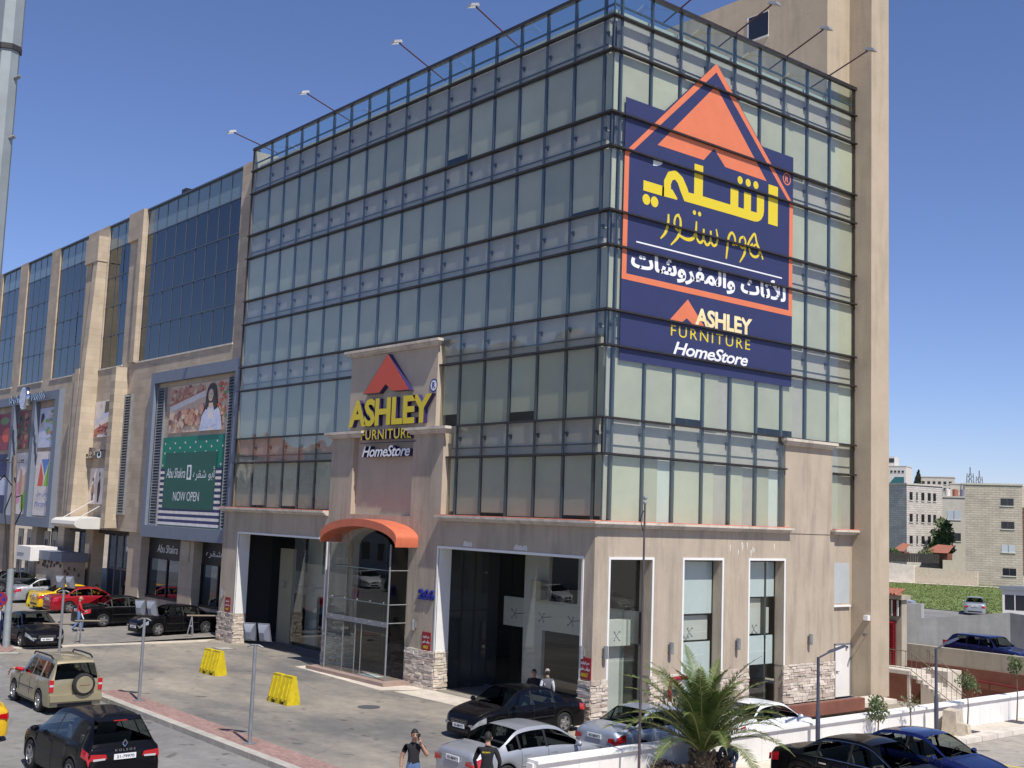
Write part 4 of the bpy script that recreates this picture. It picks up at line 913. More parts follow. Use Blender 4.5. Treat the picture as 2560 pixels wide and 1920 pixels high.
for x0, x1, n in ((-46.3,-40.5,5),(-51.6,-47.6,4),(-57.2,-52.8,4)):
    dx = (x1-x0)/n
    for i in range(n): link_mesh('shop_pane',pane_mesh('f',dx-.08,4.3,'mall_glass'),mall,(x0+dx*(i+.5),1.6,2.5))
    b = MB()
    for i in range(n+1): b.box(x0+dx*i-.04,x0+dx*i+.04,1.54,1.66,.2,4.8)
    b.box(x0,x1,1.54,1.66,2.4,2.5); b.build('window_grid','galv',mall)
MB().box(-50.4,-49.4,1.5,1.53,3.3,4.6).build('green_notice','poster_green2',mall)
for x in (-56.2,-54.6,-60,-62,-68): 
    d_o = MB().box(x-.5,x+.5,.9,.99,.2,4.4).build('tall_door','far_tan',mall); b = MB(); b.box(x-.25,x+.25,.86,.9,.9,2.2); b.box(x-.25,x+.25,.86,.9,2.35,3.8); b.build('panel','pane_dark',d_o)
t = thing('house_number','small blue plate number 260 on the mall pillar','number',(-52.2,.46,3.3)); MB().text('260',-52.6,-51.8,3.1,3.5,FX,.44,None).build('digits','sign_blue',t)
MB().box(-36.0,-35.4,MY,MY+.6,24.5,24.75).build('roof_box','trim_black',mall)
# stone portal with pale sign box by the mall entrance
t = thing('entrance_kiosk','small stone kiosk with grey roof and white sign box by mall','kiosk',(-50,-.8,0))
MB().box(-51.4,-46.4,-1.2,.2,0,2.75).build('wall','mall_stone',t); MB().box(-51.5,-46.3,-1.35,.3,2.75,3.3).build('roof','frame_grey',t); MB().box(-53.5,-50.6,-1.9,-.2,2.6,3.5).build('sign_box','wall_white',t)
MB().box(-53.2,-51.8,-1.92,-1.901,3.02,3.06).box(-53.2,-52.0,-1.92,-1.901,2.92,2.94).build('lettering','lamp_body',t)
b = MB()
for k in range(26): c_ = (rnd.uniform(-51,-46.5) if k < 18 else -46.38, -1.22 if k < 18 else rnd.uniform(-1.1,-.2), rnd.uniform(2.3,2.7) if k < 18 else rnd.uniform(.6,2.6)); b.ball(c_,(.16,.05,.12),6,4)
tag(b.build('vine_ornament','leaf_dry',t), kind='stuff')
t = thing('litter_bin','dark litter bin by the lit pillar of the kiosk','bin',(-53,-1.6,.15)); MB().lathe([(.0,0),(.28,0),(.3,.9),(.33,.95),(.0,1.0)],lambda a,c,h:(-53+a,-1.6+c,.15+h),14).build('body','plant_pot',t,smooth=40); MB().lathe([(.34,.93),(.34,.99)],lambda a,c,h:(-53+a,-1.6+c,.15+h),14).build('rim','steel',t)
# ================================================================ street furniture
def flood_post(x, y, label, turn=0.0, hgt=3.05, z0=.012):
    t = thing('flood_light_post', label, 'lamp post', (x,y,z0), turn, group='grey posts with paired floodlights along the pavement')
    MB().box(-.16,.16,-.13,.13,0,.02).build('base_plate','galv',t)
    MB().tube([(0,0,0),(0,0,hgt-.35)],[.055,.048],10).build('pole','galv',t,smooth=50)
    MB().tube([(-.24,0,hgt-.42),(-.1,0,hgt-.36),(.1,0,hgt-.36),(.24,0,hgt-.42)],.025,6).build('cross_arm','galv',t)
    for s in (-1,1):
        b = MB(); a = -.12*s
        ca, sa = math.cos(a), math.sin(a)
        def P(u, v, w_):                                   # tilted housing, facing the store
            v2 = v*math.cos(.35)-w_*math.sin(.35); w2 = v*math.sin(.35)+w_*math.cos(.35)
            return (s*.21+u*ca-v2*sa, u*sa+v2*ca, hgt-.05+w2)
        prof = [(.16,.07,.24),(.17,.07,-.22),(.12,-.03,.2),(.12,-.03,-.2),(.07,-.1,.1),(.07,-.1,-.12)]
        V = []; 
        for (hw, d, _), (zt, zb) in zip([prof[0],prof[2],prof[4]],[(.26,-.24),(.2,-.2),(.08,-.12)]): V += [P(-hw,d,zb),P(hw,d,zb),P(hw,d,zt),P(-hw,d,zt)]
        Fs = [(0,1,2,3),(11,10,9,8)]
        for k in (0,4):
            for i in range(4): Fs.append((k+i,k+4+i,k+4+(i+1)%4,k+(i+1)%4))
        b.add(V, Fs); b.build('lamp_housing','lamp_body',t,smooth=30)
        MB().add([P(-.18,.075,-.26),P(.18,.075,-.26),P(.18,.075,.28),P(-.18,.075,.28),P(-.18,.10,-.26),P(.18,.10,-.26),P(.18,.10,.28),P(-.18,.10,.28)],[(0,1,5,4),(1,2,6,5),(2,3,7,6),(3,0,4,7),(0,3,2,1)]).build('rim','galv',t)
        MB().add([P(-.165,.098,-.24),P(.165,.098,-.24),P(.165,.098,.26),P(-.165,.098,.26)],[(0,1,2,3)]).build('lens','head_clear',t)
flood_post(-2.72,-10.7,'paired floodlight post nearest the camera on the red pavement',.72)
flood_post(-10.9,-10.55,'paired floodlight post on the pavement right of the beige off-roader',.66)
flood_post(-21.6,-9.6,'paired floodlight post rising behind the roof of the beige off-roader',.8,3.2)
def barrier(x, y, rz, label, z0=0.0):
    t = thing('plastic_barrier', label, 'barrier', (x,y,z0), rz, group='yellow plastic road barriers'); t.scale = (.76,.95,.93)
    b = MB(); L_ = .82
    prof = [(-.27,.12),(-.26,.2),(-.10,.9),(-.08,.97),(.08,.97),(.10,.9),(.26,.2),(.27,.12)]
    st = [(-L_,.97),(-L_+.05,1),(L_-.05,1),(L_,.97)]
    V = [(sx, p*k, z) for sx, k in st for p, z in prof]; n = len(prof); Fs = [tuple(range(n)), tuple(range(3*n,4*n))[::-1]]
    for i in range(3):
        for k in range(n): Fs.append((i*n+k,(i+1)*n+k,(i+1)*n+(k+1)%n,i*n+(k+1)%n))
    b.add(V,Fs); b.build('body','plastic_yellow',t)
    b = MB()
    for x0, x1 in ((-.82,-.52),(-.2,.2),(.52,.82)): b.box(x0,x1,-.268,.268,0,.12)
    b.build('foot','plastic_yellow',t)
    for k in range(5):
        xx = -.66+k*.33
        for s in (-1,1):
            b = MB(); b.add([(xx-.035,s*.268,.2),(xx+.035,s*.268,.2),(xx+.035,s*.108,.9),(xx-.035,s*.108,.9),(xx-.03,s*.30,.2),(xx+.03,s*.30,.2),(xx+.03,s*.14,.88),(xx-.03,s*.14,.88)],[(4,5,6,7),(0,4,7,3),(1,2,6,5),(3,7,6,2),(0,1,5,4)]); b.build('rib','plastic_yellow',t)
    b = MB(); b.box(-L_+.02,-.12,-.09,.09,.968,1.01); b.box(.12,L_-.02,-.09,.09,.968,1.01); b.box(-.1,.1,-.06,.06,.965,.985); b.build('top_lip','plastic_yellow',t)
barrier(-15.75,-5.6,.06,'yellow plastic barrier on the forecourt nearer the parked black sedan'); barrier(-8.45,-6.5,.05,'yellow plastic barrier on the forecourt nearest the arched entrance'); barrier(-45.6,-2.95,.2,'yellow plastic barrier standing behind the rear of the parked taxi',LOTZ(-2.9))
# utility pole, no-stopping sign, wires
t = thing('utility_pole','weathered utility pole with coiled cables at the left edge','pole',(-27.3,-10.0,.02))
MB().tube([(-27.2,-10,0),(-27.45,-10,3.4)],[.17,.15],10).build('concrete_base','pole_grey',t,smooth=50); MB().tube([(-27.45,-10,3.3),(-28.2,-10,8.5)],[.12,.09],9).build('shaft','pole_wood',t,smooth=50)
b = MB(); b.tube([(-28.5,-10.3,8.2),(-27.9,-9.7,8.2)],.03,6); b.ball((-28.45,-10.25,8.32),.08,8,5); b.ball((-27.95,-9.75,8.32),.08,8,5); b.tube([(-28.35,-10,7.4),(-27.85,-10.0,7.4)],.03,6); b.ball((-27.9,-10,7.5),.07,8,5); b.build('insulator','steel',t)
for k, pts in enumerate([[(-28.0,-10,7.0),(-28.9,-10.2,7.6),(-29.6,-10.4,7.1),(-31,-10.8,6.4)],[(-28.0,-9.9,6.6),(-27.4,-9.8,6.7),(-27.3,-9.8,6.0),(-27.7,-9.9,5.4),(-27.8,-10,4.6)],[(-27.95,-10.1,6.8),(-28.4,-10.2,6.0),(-28.1,-10.15,5.0),(-27.7,-10.1,3.6),(-27.4,-10.12,2.0)]]): MB().tube(pts,.03,6).build('cable','rubber',t)
MB().tube([(-28.2,-10.3,8.3),(-60,-12.5,7.6),(-95,-14,8.6)],.014,4).build('wire','rubber',t)
t = thing('no_stopping_sign','round red and blue no-stopping sign on a thin grey post','sign',(-27.5,-10.25,.02)); c_ = Vector((-27.35,-10.4,2.08)); 
dirv = Vector((.93,-.37,0)).normalized(); sd = Vector((-dirv.y,dirv.x,0))
Ps = lambda u, v, d: tuple(c_+sd*u+Vector((0,0,v))+dirv*d)
MB().tube([(-27.42,-10.38,0),(-27.42,-10.38,2.4)],.03,8).build('post','galv',t); MB().disc((0,0),.33,Ps,.0).disc((0,0),.33,Ps,-.02).build('plate','sign_red',t)
b = MB()
for a0 in (45,135,225,315):
    a0 = R(a0-45); b.poly([(.07*math.cos(a0),.07*math.sin(a0))]+[(.25*math.cos(a0+R(q)),.25*math.sin(a0+R(q))) for q in (-32,-16,0,16,32)],Ps,.004)
b.build('blue_field','sign_blue',t); MB().box(-27.47,-27.37,-10.45,-10.40,1.35,1.65).build('small_plate','wall_white',t)
# big steel pole close to the camera
t = thing('steel_pole','thick grey steel pole with bolts at the upper left edge','pole',(13.755,-22.935,-.13)); c_ = Vector((13.745,-22.945,0))
MB().tube([c_+Vector((0,0,-.13)),c_+Vector((0,0,11.62))],[.185,.13],8).build('lower_shaft','pole_grey',t); MB().tube([c_+Vector((0,0,11.6)),c_+Vector((0,0,16))],[.15,.12],8).build('upper_shaft','pole_grey',t)
MB().tube([c_+Vector((0,0,11.57)),c_+Vector((0,0,11.63))],.152,8).build('collar','dark_metal',t)
for z in (11.25,10.55):
    for ang in (-.9,-2.3,.6): d = Vector((math.cos(ang),math.sin(ang),0)); MB().tube([c_+d*.13+Vector((0,0,z)),c_+d*.2+Vector((0,0,z+.02))],.022,6).build('bolt','galv',t)
# rising barrier arms on trestle legs
def gate(x, y, rz, L_, label, z0):
    t = thing('barrier_trestle', label, 'barrier', (x,y,z0), rz, group='grey tube trestles marking the mall car park')
    MB().tube([(-.25,0,1.0),(L_,0,1.02)],.045,8).build('arm','rail_metal',t)
    for dx, dy in ((-.18,-.2),(.12,-.2),(.0,.28)): MB().tube([(0,0,.98),(dx,dy,0)],.028,6).build('leg','galv',t)
    MB().tube([(-.09,-.1,.5),(.06,-.1,.5)],.018,6).build('brace','galv',t)
gate(-26.9,-8.7,R(62),1.3,'grey tube trestle in front of the black sedan grille',.0); gate(-27.3,-6.75,R(62),.9,'grey tube trestle beside the man in the red jacket',.03); gate(-27.7,-1.1,R(62),2.3,'grey tube trestle in front of the black sedan by stone pillar',.1)
# flag pole, path lamps
t = thing('flag_pole','tall thin rusty pole with ball tip in front of the store','pole',(7.1,-5.4,0)); MB().tube([(7.1,-5.4,0),(7.1,-5.4,7.0)],[.036,.024],8).build('shaft','pole_dark',t,smooth=50); b = MB(); b.ball((7.1,-5.4,7.12),.055,8,6); b.ball((7.1,-5.4,7.0),.045,8,6); b.build('finial','galv',t); MB().tube([(7.06,-5.4,6.8),(7.0,-5.45,6.6),(7.05,-5.4,6.3)],.012,5).build('halyard','rubber',t)
def path_lamp(x, y, label):
    t = thing('path_lamp', label, 'street lamp', (x,y,0), group='slim dark path lamps along the white wall')
    MB().tube([(x,y,0),(x,y,1.25),(x,y,1.3),(x,y,2.8)],[.07,.07,.05,.045],10).build('pole','lamp_navy',t,smooth=50); MB().tube([(x,y,2.78),(x,y+.65,2.95)],.028,8).build('arm','lamp_navy',t,smooth=50)
    b = MB(); b.add([(x-.09,y+.55,2.92),(x+.09,y+.55,2.92),(x+.06,y+1.35,3.06),(x-.06,y+1.35,3.06),(x-.06,y+.6,2.97),(x+.06,y+.6,2.97),(x+.03,y+1.3,3.1),(x-.03,y+1.3,3.1)],[(0,1,2,3)[::-1],(4,5,6,7),(0,1,5,4),(1,2,6,5),(2,3,7,6),(3,0,4,7)]); b.build('lamp_head','lamp_navy',t)
path_lamp(6.62,2.5,'slim dark path lamp nearest the palm by the white wall'); path_lamp(6.75,8.66,'slim dark path lamp behind the blue sedan by the white wall')
# white boundary wall of upright panels with coping
wl = thing('boundary_wall','low white panelled boundary wall with pale coping','wall',(6.15,4,0))
MB().box(6.04,6.20,-8,44,-.3,.80).build('core','wall_white',wl)
pw = MB(); pw.box(0,.06,-.346,.346,-.39,.40); pme = pw.mesh('panel','wall_white')
for i in range(74): link_mesh('panel',pme,wl,(6.20+rnd.uniform(0,.004),-7.65+i*.7,.40))
cp = MB(); cp.box(-.2,.2,-1.045,1.045,0,.07); cme = cp.mesh('coping_stone','coping_white')
for i in range(25): link_mesh('coping_stone',cme,wl,(6.15,-6.95+i*2.1,.802+rnd.uniform(0,.004)))
MB().box(6.0,6.22,-8.06,-8.0,-.2,.8).build('end_face','wall_white',wl)
# low kerb, step and stones behind the wall
t = thing('ramp_kerb','long low brown kerb slab beside the store side door','kerb',(1.2,9,0)); MB().box(.9,2.0,6.2,14.0,0,.16).build('slab','pave_light',t); MB().box(2.0,2.25,6.4,11.5,0,.42).build('upstand','brown_red',t)
def block(x, y, sx, sy, sz, rz, label, z0=.005):
    t = MB(); t.box(-sx/2,sx/2,-sy/2,sy/2,0,sz); t.v = [(v[0]+rnd.uniform(-.04,.04), v[1]+rnd.uniform(-.04,.04), v[2]+rnd.uniform(-.03,.03)*(v[2]>0)) for v in t.v]
    o = t.build('stone_block','stone_block'); o.location = (x,y,z0); o.rotation_euler = (0,0,rz); tag(o,label,'stone',group='loose stone blocks on the pavement')
block(6.65,9.85,.45,.8,.75,.2,'largest pale stone block against the white wall'); block(6.95,9.75,.3,.35,.4,.5,'small square stone block in front of the larger one'); block(6.85,10.25,.3,.3,.3,.1,'small low stone block beside the young tree pit'); block(5.2,5.2,.5,.5,.5,.3,'rough boulder by the white car behind the wall',0); block(4.9,4.9,.4,.4,.35,.9,'second rough boulder by the white car behind the wall',0)
# red standpipe behind the wall
t = thing('standpipe','bent red standpipe against the stone plinth','pipe',(.35,3.2,0)); MB().tube([(.4,3.0,0),(.4,3.0,1.15),(.4,3.08,1.3),(.4,3.25,1.36),(.4,3.9,1.36)],.07,10).build('pipe','sign_red',t,smooth=50); MB().tube([(.4,3.0,.5),(.4,3.0,.62)],.085,10).build('white_band','white_paint',t)
# ================================================================ vehicles
_pc = {}
def interp(tab, x):
    """monotone cubic through the table"""
    k = id(tab)
    if k not in _pc:
        n = len(tab); h_ = [tab[i+1][0]-tab[i][0] for i in range(n-1)]; d_ = [(tab[i+1][1]-tab[i][1])/h_[i] for i in range(n-1)]
        m_ = [d_[0]]+[0 if d_[i-1]*d_[i] <= 0 else 2*d_[i-1]*d_[i]/(d_[i-1]+d_[i]) for i in range(1,n-1)]+[d_[-1]]
        _pc[k] = (tab, h_, m_)
    tab, h_, m_ = _pc[k]
    if x <= tab[0][0]: return tab[0][1]
    for i in range(len(tab)-1):
        if x <= tab[i+1][0]:
            t_ = (x-tab[i][0])/h_[i]; a, c = tab[i][1], tab[i+1][1]
            return (2*t_**3-3*t_*t_+1)*a+(t_**3-2*t_*t_+t_)*h_[i]*m_[i]+(-2*t_**3+3*t_*t_)*c+(t_**3-t_*t_)*h_[i]*m_[i+1]
    return tab[-1][1]
def sm(tab, x, e=.05): return (interp(tab,x-e*.4)+2*interp(tab,x)+interp(tab,x+e*.4))/4
wheel_cache = {}
def wheel_meshes(rad, wd, spokes, rimfrac=.66):
    k = (rad, wd, spokes)
    if k in wheel_cache: return wheel_cache[k]
    f = lambda a, c, h: (a, h, c)
    t = MB(); t.lathe([(rad*rimfrac,-wd/2+.01),(rad*.9,-wd/2),(rad*.985,-wd/2+.02),(rad,-wd/4),(rad,wd/4),(rad*.985,wd/2-.02),(rad*.9,wd/2),(rad*rimfrac,wd/2-.01)],f,28,closed=True)
    r_ = MB(); rr = rad*rimfrac
    r_.lathe([(rr,-wd/2+.0),(rr*.93,-wd/2-.002),(rr*.90,-wd/2+.05),(rr*.9,wd/2)],f,28,0)
    r_.lathe([(rr*.9,-wd/2+.08),(.001,-wd/2+.08)],f,28,1)
    for i in range(spokes):
        a = 2*math.pi*i/spokes
        for da, wi in ((0,.055 if spokes < 7 else .035),):
            ca, sa = math.cos(a+da), math.sin(a+da); w0, w1 = wi*1.3, wi*.8
            P = lambda r, u, h: (r*ca-u*sa, h, r*sa+u*ca)
            y0 = -wd/2+.012; y1 = -wd/2+.06
            r_.add([P(.03,-w0,y0+.01),P(.03,w0,y0+.01),P(rr*.95,w1,y0),P(rr*.95,-w1,y0),P(.03,-w0,y1),P(.03,w0,y1),P(rr*.95,w1,y1),P(rr*.95,-w1,y1)],[(0,1,2,3),(0,4,5,1),(1,5,6,2),(3,2,6,7),(0,3,7,4)],0)
    r_.lathe([(.06,-wd/2+.03),(.055,-wd/2+.005),(.001,-wd/2)],f,12,0)
    wheel_cache[k] = (t.mesh('tyre','rubber',smooth=40), r_.mesh('rim',['alloy','trim_black'],smooth=35))
    return wheel_cache[k]
SEDAN = dict(L=4.5, W=1.75, wb=2.62, wr=.31, foh=.88, spokes=5,
    top=[(-2.25,.50),(-2.22,.88),(-2.1,.95),(-1.75,.99),(-1.45,1.02),(-.72,1.38),(-.3,1.425),(.1,1.43),(.42,1.385),(1.22,.97),(1.6,.88),(2.05,.74),(2.2,.62),(2.25,.45)],
    belt=[(-2.25,.46),(-2.2,.80),(-1.6,.91),(0,.90),(1.2,.88),(1.7,.80),(2.1,.66),(2.25,.42)],
    cowl=1.20, rf=.44, rr=-.74, rb=-1.46, side=[(-1.22,-.86),(-.80,.0),(.06,1.05)], floor=.17)
SUV = dict(L=4.5, W=1.84, wb=2.66, wr=.36, foh=.88, spokes=5,
    top=[(-2.25,.60),(-2.23,.98),(-2.14,1.10),(-2.02,1.26),(-1.76,1.60),(-1.62,1.655),(-1.2,1.69),(-.3,1.70),(.25,1.64),(1.15,1.12),(1.55,1.04),(2.0,.92),(2.2,.75),(2.25,.5)],
    belt=[(-2.25,.58),(-2.18,.98),(-1.6,1.06),(0,1.02),(1.1,1.0),(1.7,.93),(2.1,.8),(2.25,.48)],
    cowl=1.14, rf=.27, rr=-1.72, rb=-2.15, side=[(-1.72,-1.12),(-1.06,-.12),(-.06,.98)], floor=.22)
BOXY = dict(L=4.1, W=1.74, wb=2.48, wr=.35, foh=.72, spokes=6,
    top=[(-2.05,.62),(-2.045,.98),(-2.03,1.06),(-1.9,1.56),(-1.80,1.665),(-1.0,1.70),(.1,1.69),(.36,1.62),(.92,1.12),(1.3,1.05),(1.85,.96),(2.0,.8),(2.05,.55)],
    belt=[(-2.05,.6),(-2.03,.98),(-1.9,1.03),(0,1.0),(.9,.99),(1.5,.95),(1.95,.84),(2.05,.52)],
    cowl=.90, rf=.38, rr=-1.885, rb=-2.035, side=[(-1.8,-1.16),(-1.02,-.32),(-.26,.74)], floor=.26, boxy=True)
WAGON = dict(BOXY, L=4.5, W=1.75, wb=2.7, top=[(-2.25,.6),(-2.24,1.0),(-2.1,1.1),(-1.75,1.42),(-1.5,1.48),(0,1.5),(.3,1.47),(.85,1.0),(1.3,.94),(2.05,.86),(2.2,.75),(2.25,.5)], belt=[(-2.25,.58),(-2.2,.96),(-1.6,.98),(.8,.93),(1.6,.88),(2.15,.78),(2.25,.5)], cowl=.83, rf=.34, rr=-1.72, rb=-2.06, side=[(-1.5,-.9),(-.85,-.2),(-.14,.66)], floor=.2, spokes=5)
def car(name, label, spec, paint, pos, heading, plate=None, roof_paint=None, z=0.0, extra=(), chrome_line=False, dirt=None, sc_=1.0, platetop=.75, taxi=False, plates_black=False):
    S_ = spec; L_, W_ = S_['L'], S_['W']; hw = W_/2
    t = thing(name, label, 'car' if spec in (SEDAN,) else 'suv', (pos[0],pos[1],z), heading or 1e-5); t.scale = (sc_,)*3
    xf = L_/2-S_['foh']; xr = xf-S_['wb']; wr = S_['wr']; AR = wr+.05
    wt = [(-L_/2,.74),(-L_/2+.04,.86),(-L_/2+.14,.94),(-L_/2+.5,.985),(0,1.0),(L_/2-.6,.985),(L_/2-.28,.93),(L_/2-.1,.80),(L_/2,.60)]
    if S_.get('boxy'): wt = [(-L_/2,.92),(-L_/2+.03,.96),(-L_/2+.2,.985),(0,1.0),(L_/2-.5,.985),(L_/2-.2,.94),(L_/2-.07,.86),(L_/2,.70)]
    elif S_ is SUV: wt = [(-L_/2,.84),(-L_/2+.04,.92),(-L_/2+.16,.965),(-L_/2+.5,.99),(0,1.0),(L_/2-.6,.985),(L_/2-.28,.93),(L_/2-.1,.82),(L_/2,.62)]
    _pc.pop(id(wt), None)
    def arch(x):
        z0 = S_['floor']
        for xc in (xf,xr):
            d = abs(x-xc)
            if d < AR: z0 = max(z0, wr+math.sqrt(AR*AR-d*d))
        return z0
    gt = .14 if S_.get('boxy') else .20
    def sect(x):
        w_ = hw*sm(wt,x,.03); zt = sm(S_['top'],x,.04); zb = min(sm(S_['belt'],x,.05), zt-.012); z0 = min(arch(x), zb-.06)
        gh = zt-zb; wr_ = max(.2, w_*.95-min(.30,gh*gt*2.0)-.06*(gh > .02))
        pts = []
        for f_, wf in ((0,.97),(.12,.995),(.4,1.0),(.72,.992),(.92,.972),(1.0,.95)): pts.append((w_*wf, z0+(zb-z0)*f_))
        for f_ in (.12,.5,.86): pts.append((w_*.945+(wr_-w_*.945)*f_, zb+(gh-.03*(gh > .1))*f_))
        pts += [(wr_*.97, zt-min(.018,gh*.3)), (wr_*.75, zt-min(.006,gh*.1)), (wr_*.4, zt), (0, zt+.002)]
        return pts
    cut_side = S_['side']; cut_top = [(S_['rf']+.03,S_['cowl']-.03),(S_['rb']+.012,S_['rr']-.01) if S_.get('boxy') else (S_['rb']+.05,S_['rr']-.03)]
    xs = sorted(set([round(q,3) for p_ in cut_side+cut_top for q in p_]+[round(-L_/2+L_*i/44,3) for i in range(45)]+[round(xc+AR*math.cos(math.pi*k/10),3) for xc in (xf,xr) for k in range(11)]+[-L_/2+.01*q for q in range(1,16)]+[L_/2-.02,L_/2-.05,L_/2-.09]))
    b = MB(); rows = []
    for x in xs:
        p = sect(x); full = [(x,y,zz) for y,zz in p]+[(x,-y,zz) for y,zz in p[-2::-1]]
        rows.append(len(b.v)); b.v += full
    n = len(full)
    for i in range(len(xs)-1):
        xm_ = (xs[i]+xs[i+1])/2; drop = set()
        if any(a < xm_ < c for a, c in cut_side): drop |= {6,7,16,17}
        if any(a < xm_ < c for a, c in cut_top): drop |= {9,10,11,12,13,14}
        for k in range(n-1):
          if k not in drop: b.f.append((rows[i]+k,rows[i]+k+1,rows[i+1]+k+1,rows[i+1]+k)); b.m.append(0)
    b.f += [tuple(rows[0]+k for k in range(n))[::-1], tuple(rows[-1]+k for k in range(n))]; b.m += [0,0]
    zmin = S_['floor']
    b.build('body','paint_'+paint,t,smooth=42)
    b = MB(); b.box(-L_/2+.12,L_/2-.12,-hw+.2,hw-.2,zmin,.6); 
    for xc in (xf,xr): b.box(xc-AR+.02,xc+AR-.02,-hw+.12,hw-.12,zmin+.02,wr+AR-.06)
    b.build('underbody','trim_black',t)
    # glass: side windows follow the greenhouse, with pillars left in body colour
    def gp(x, f_, s_, off=.006):
        p = sect(x); w_, zb = p[5]; y1, z1 = p[8]
        if f_ <= .5: y, zz = p[6][0]+(p[7][0]-p[6][0])*(f_-.12)/.38, p[6][1]+(p[7][1]-p[6][1])*(f_-.12)/.38
        else: y, zz = p[7][0]+(p[8][0]-p[7][0])*(f_-.5)/.36, p[7][1]+(p[8][1]-p[7][1])*(f_-.5)/.36
        return (x, s_*(y+off), zz)
    for s_ in (1,-1):
        for a, c in S_['side']:
            b = MB(); N = 9; M_ = [.12,.3,.5,.7,.86]
            V = [gp(a+(c-a)*i/N, f_, s_) for i in range(N+1) for f_ in M_]; m_ = len(M_)
            b.add(V, [(i*m_+k,i*m_+k+1,(i+1)*m_+k+1,(i+1)*m_+k) for i in range(N) for k in range(m_-1)])
            b.build('side_window','car_window',t,smooth=True)
        for (a0, c0), (a1, c1) in zip(S_['side'], S_['side'][1:]):
            b = MB(); V = [gp(x_, f_, s_, .004) for x_ in (c0-.01,a1+.01) for f_ in (.08,.3,.5,.7,.87)]; b.add(V,[(k,k+1,5+k+1,5+k) for k in range(4)]); b.build('pillar_trim','trim_black' if not S_.get('boxy') else 'paint_'+paint,t)
        if chrome_line:
            a, c = S_['side'][0][0], S_['side'][-1][1]; b = MB(); N = 14
            b.tube([gp(a+(c-a)*i/N,.06,s_,.008) for i in range(N+1)],.012,5); b.tube([gp(a+(c-a)*i/N,.9,s_,.004) for i in range(N+1)],.009,5); b.build('window_trim','chrome',t)
        # mirror, handles
        xm = S_['side'][-1][1]-.12; zb = sect(xm)[5][1]; b = MB(); b.ball((xm,s_*(hw+.09),zb+.08),(.07,.11,.075),10,7); b.build('mirror','paint_'+paint,t,smooth=True)
        for a, c in S_['side'][-2:]: 
            xh = a+.16; p = sect(xh); MB().box(xh-.1,xh+.1,s_*p[4][0]-.01,s_*p[4][0]+.025,p[4][1]-.05,p[4][1]-.02).build('handle','chrome' if chrome_line else 'paint_'+paint,t)
        # door seams
        b = MB()
        for xd in (S_['side'][-1][1]+.02, S_['side'][-1][0]-.03, S_['side'][-2][0]-.02):
            p = sect(xd); P = [(xd+.004*q, s_*(y+.002), zz) for q, (y,zz) in enumerate(p[1:6])]
            if arch(xd) > S_['floor']+.02: P = P[1:]
            b.tube(P,.006,4,cap=False)
        b.build('door_seam','trim_black',t)
    def top_patch(nm, xa, xb, m_, inset=.9, lift=.007):
        b = MB(); N = 10; K = [-1,-.75,-.4,0,.4,.75,1]; V = []
        sl = (sm(S_['top'],xb,.04)-sm(S_['top'],xa,.04))/(xb-xa); nl = math.sqrt(1+sl*sl)
        for i in range(N+1):
            x = xa+(xb-xa)*i/N; p = sect(x); we = p[9][0]*inset
            for k in K:
                y = we*k; ay = abs(y); zz = p[9][1] if ay > p[10][0]*1.15 else (p[10][1] if ay > p[11][0]*1.3 else p[12][1])
                # exact interpolation across the crown
                q = [p[9],p[10],p[11],p[12]]
                for (y1,z1),(y0,z0) in zip(q,q[1:]):
                    if y0 <= ay <= y1: zz = z0+(z1-z0)*(ay-y0)/(y1-y0 or 1); break
                V.append((x-sl/nl*lift, y, zz+lift/nl))
        m = len(K); b.add(V,[(i*m+k,i*m+k+1,(i+1)*m+k+1,(i+1)*m+k) for i in range(N) for k in range(m-1)]); return b.build(nm,m_,t,smooth=True)
    top_patch('windscreen', *cut_top[0], 'car_window', 1.0); top_patch('rear_window', *cut_top[1], 'car_window', 1.0)
    sm_ = 'car_seat_beige' if paint in ('blue','black','beige') else 'car_seat'; b = MB(); zf_ = .52 if S_ is SEDAN else .68      # seats, dashboard, wheel
    for xs_, ys_ in ((S_['rf']-.32,.36),(S_['rf']-.32,-.36)):
        b.box(xs_-.1,xs_+.42,ys_-.24,ys_+.24,zf_-.1,zf_+.08); b.prism([(xs_-.12,zf_+.05),(xs_+.0,zf_+.05),(xs_-.16,zf_+.62),(xs_-.26,zf_+.6)],(lambda u,v,d:(u,d,v)),ys_-.22,ys_+.22); b.box(xs_-.26,xs_-.18,ys_-.12,ys_+.12,zf_+.64,zf_+.78)
    xr_ = S_['rf']-1.15; b.box(xr_-.1,xr_+.4,-.6,.6,zf_-.1,zf_+.06); b.prism([(xr_-.12,zf_),(xr_,zf_),(xr_-.2,zf_+.52),(xr_-.3,zf_+.5)],(lambda u,v,d:(u,d,v)),-.6,.6); b.build('seats',sm_,t)
    b = MB(); xc_ = S_['cowl']; zc_ = sm(S_['belt'],xc_-.3)-.05; b.box(xc_-.55,xc_-.02,-hw*.84,hw*.84,.5,zc_); b.box(-L_/2+.25,S_['rb']+.35,-hw*.8,hw*.8,.5,sm(S_['belt'],S_['rb']+.2)-.06); b.box(-L_/2+.3,xc_,-hw*.85,hw*.85,.42,.5); b.build('cabin_floor','car_seat',t)
    b = MB(); b.tube([(S_['rf']+.30+.06*math.sin(2*math.pi*k/14),.36+.19*math.cos(2*math.pi*k/14),zc_+.06+.17*math.sin(2*math.pi*k/14)) for k in range(15)],.014,5,cap=False); b.build('steering_wheel','trim_black',t)
    MB().tube([(S_['cowl']-.06,-.5,sm(S_['top'],S_['cowl']-.06)+.02),(S_['cowl']-.1,.05,sm(S_['top'],S_['cowl']-.1)+.025)],.01,4).build('wiper','trim_black',t)
    b = MB()                                            # bonnet, boot and roof seams
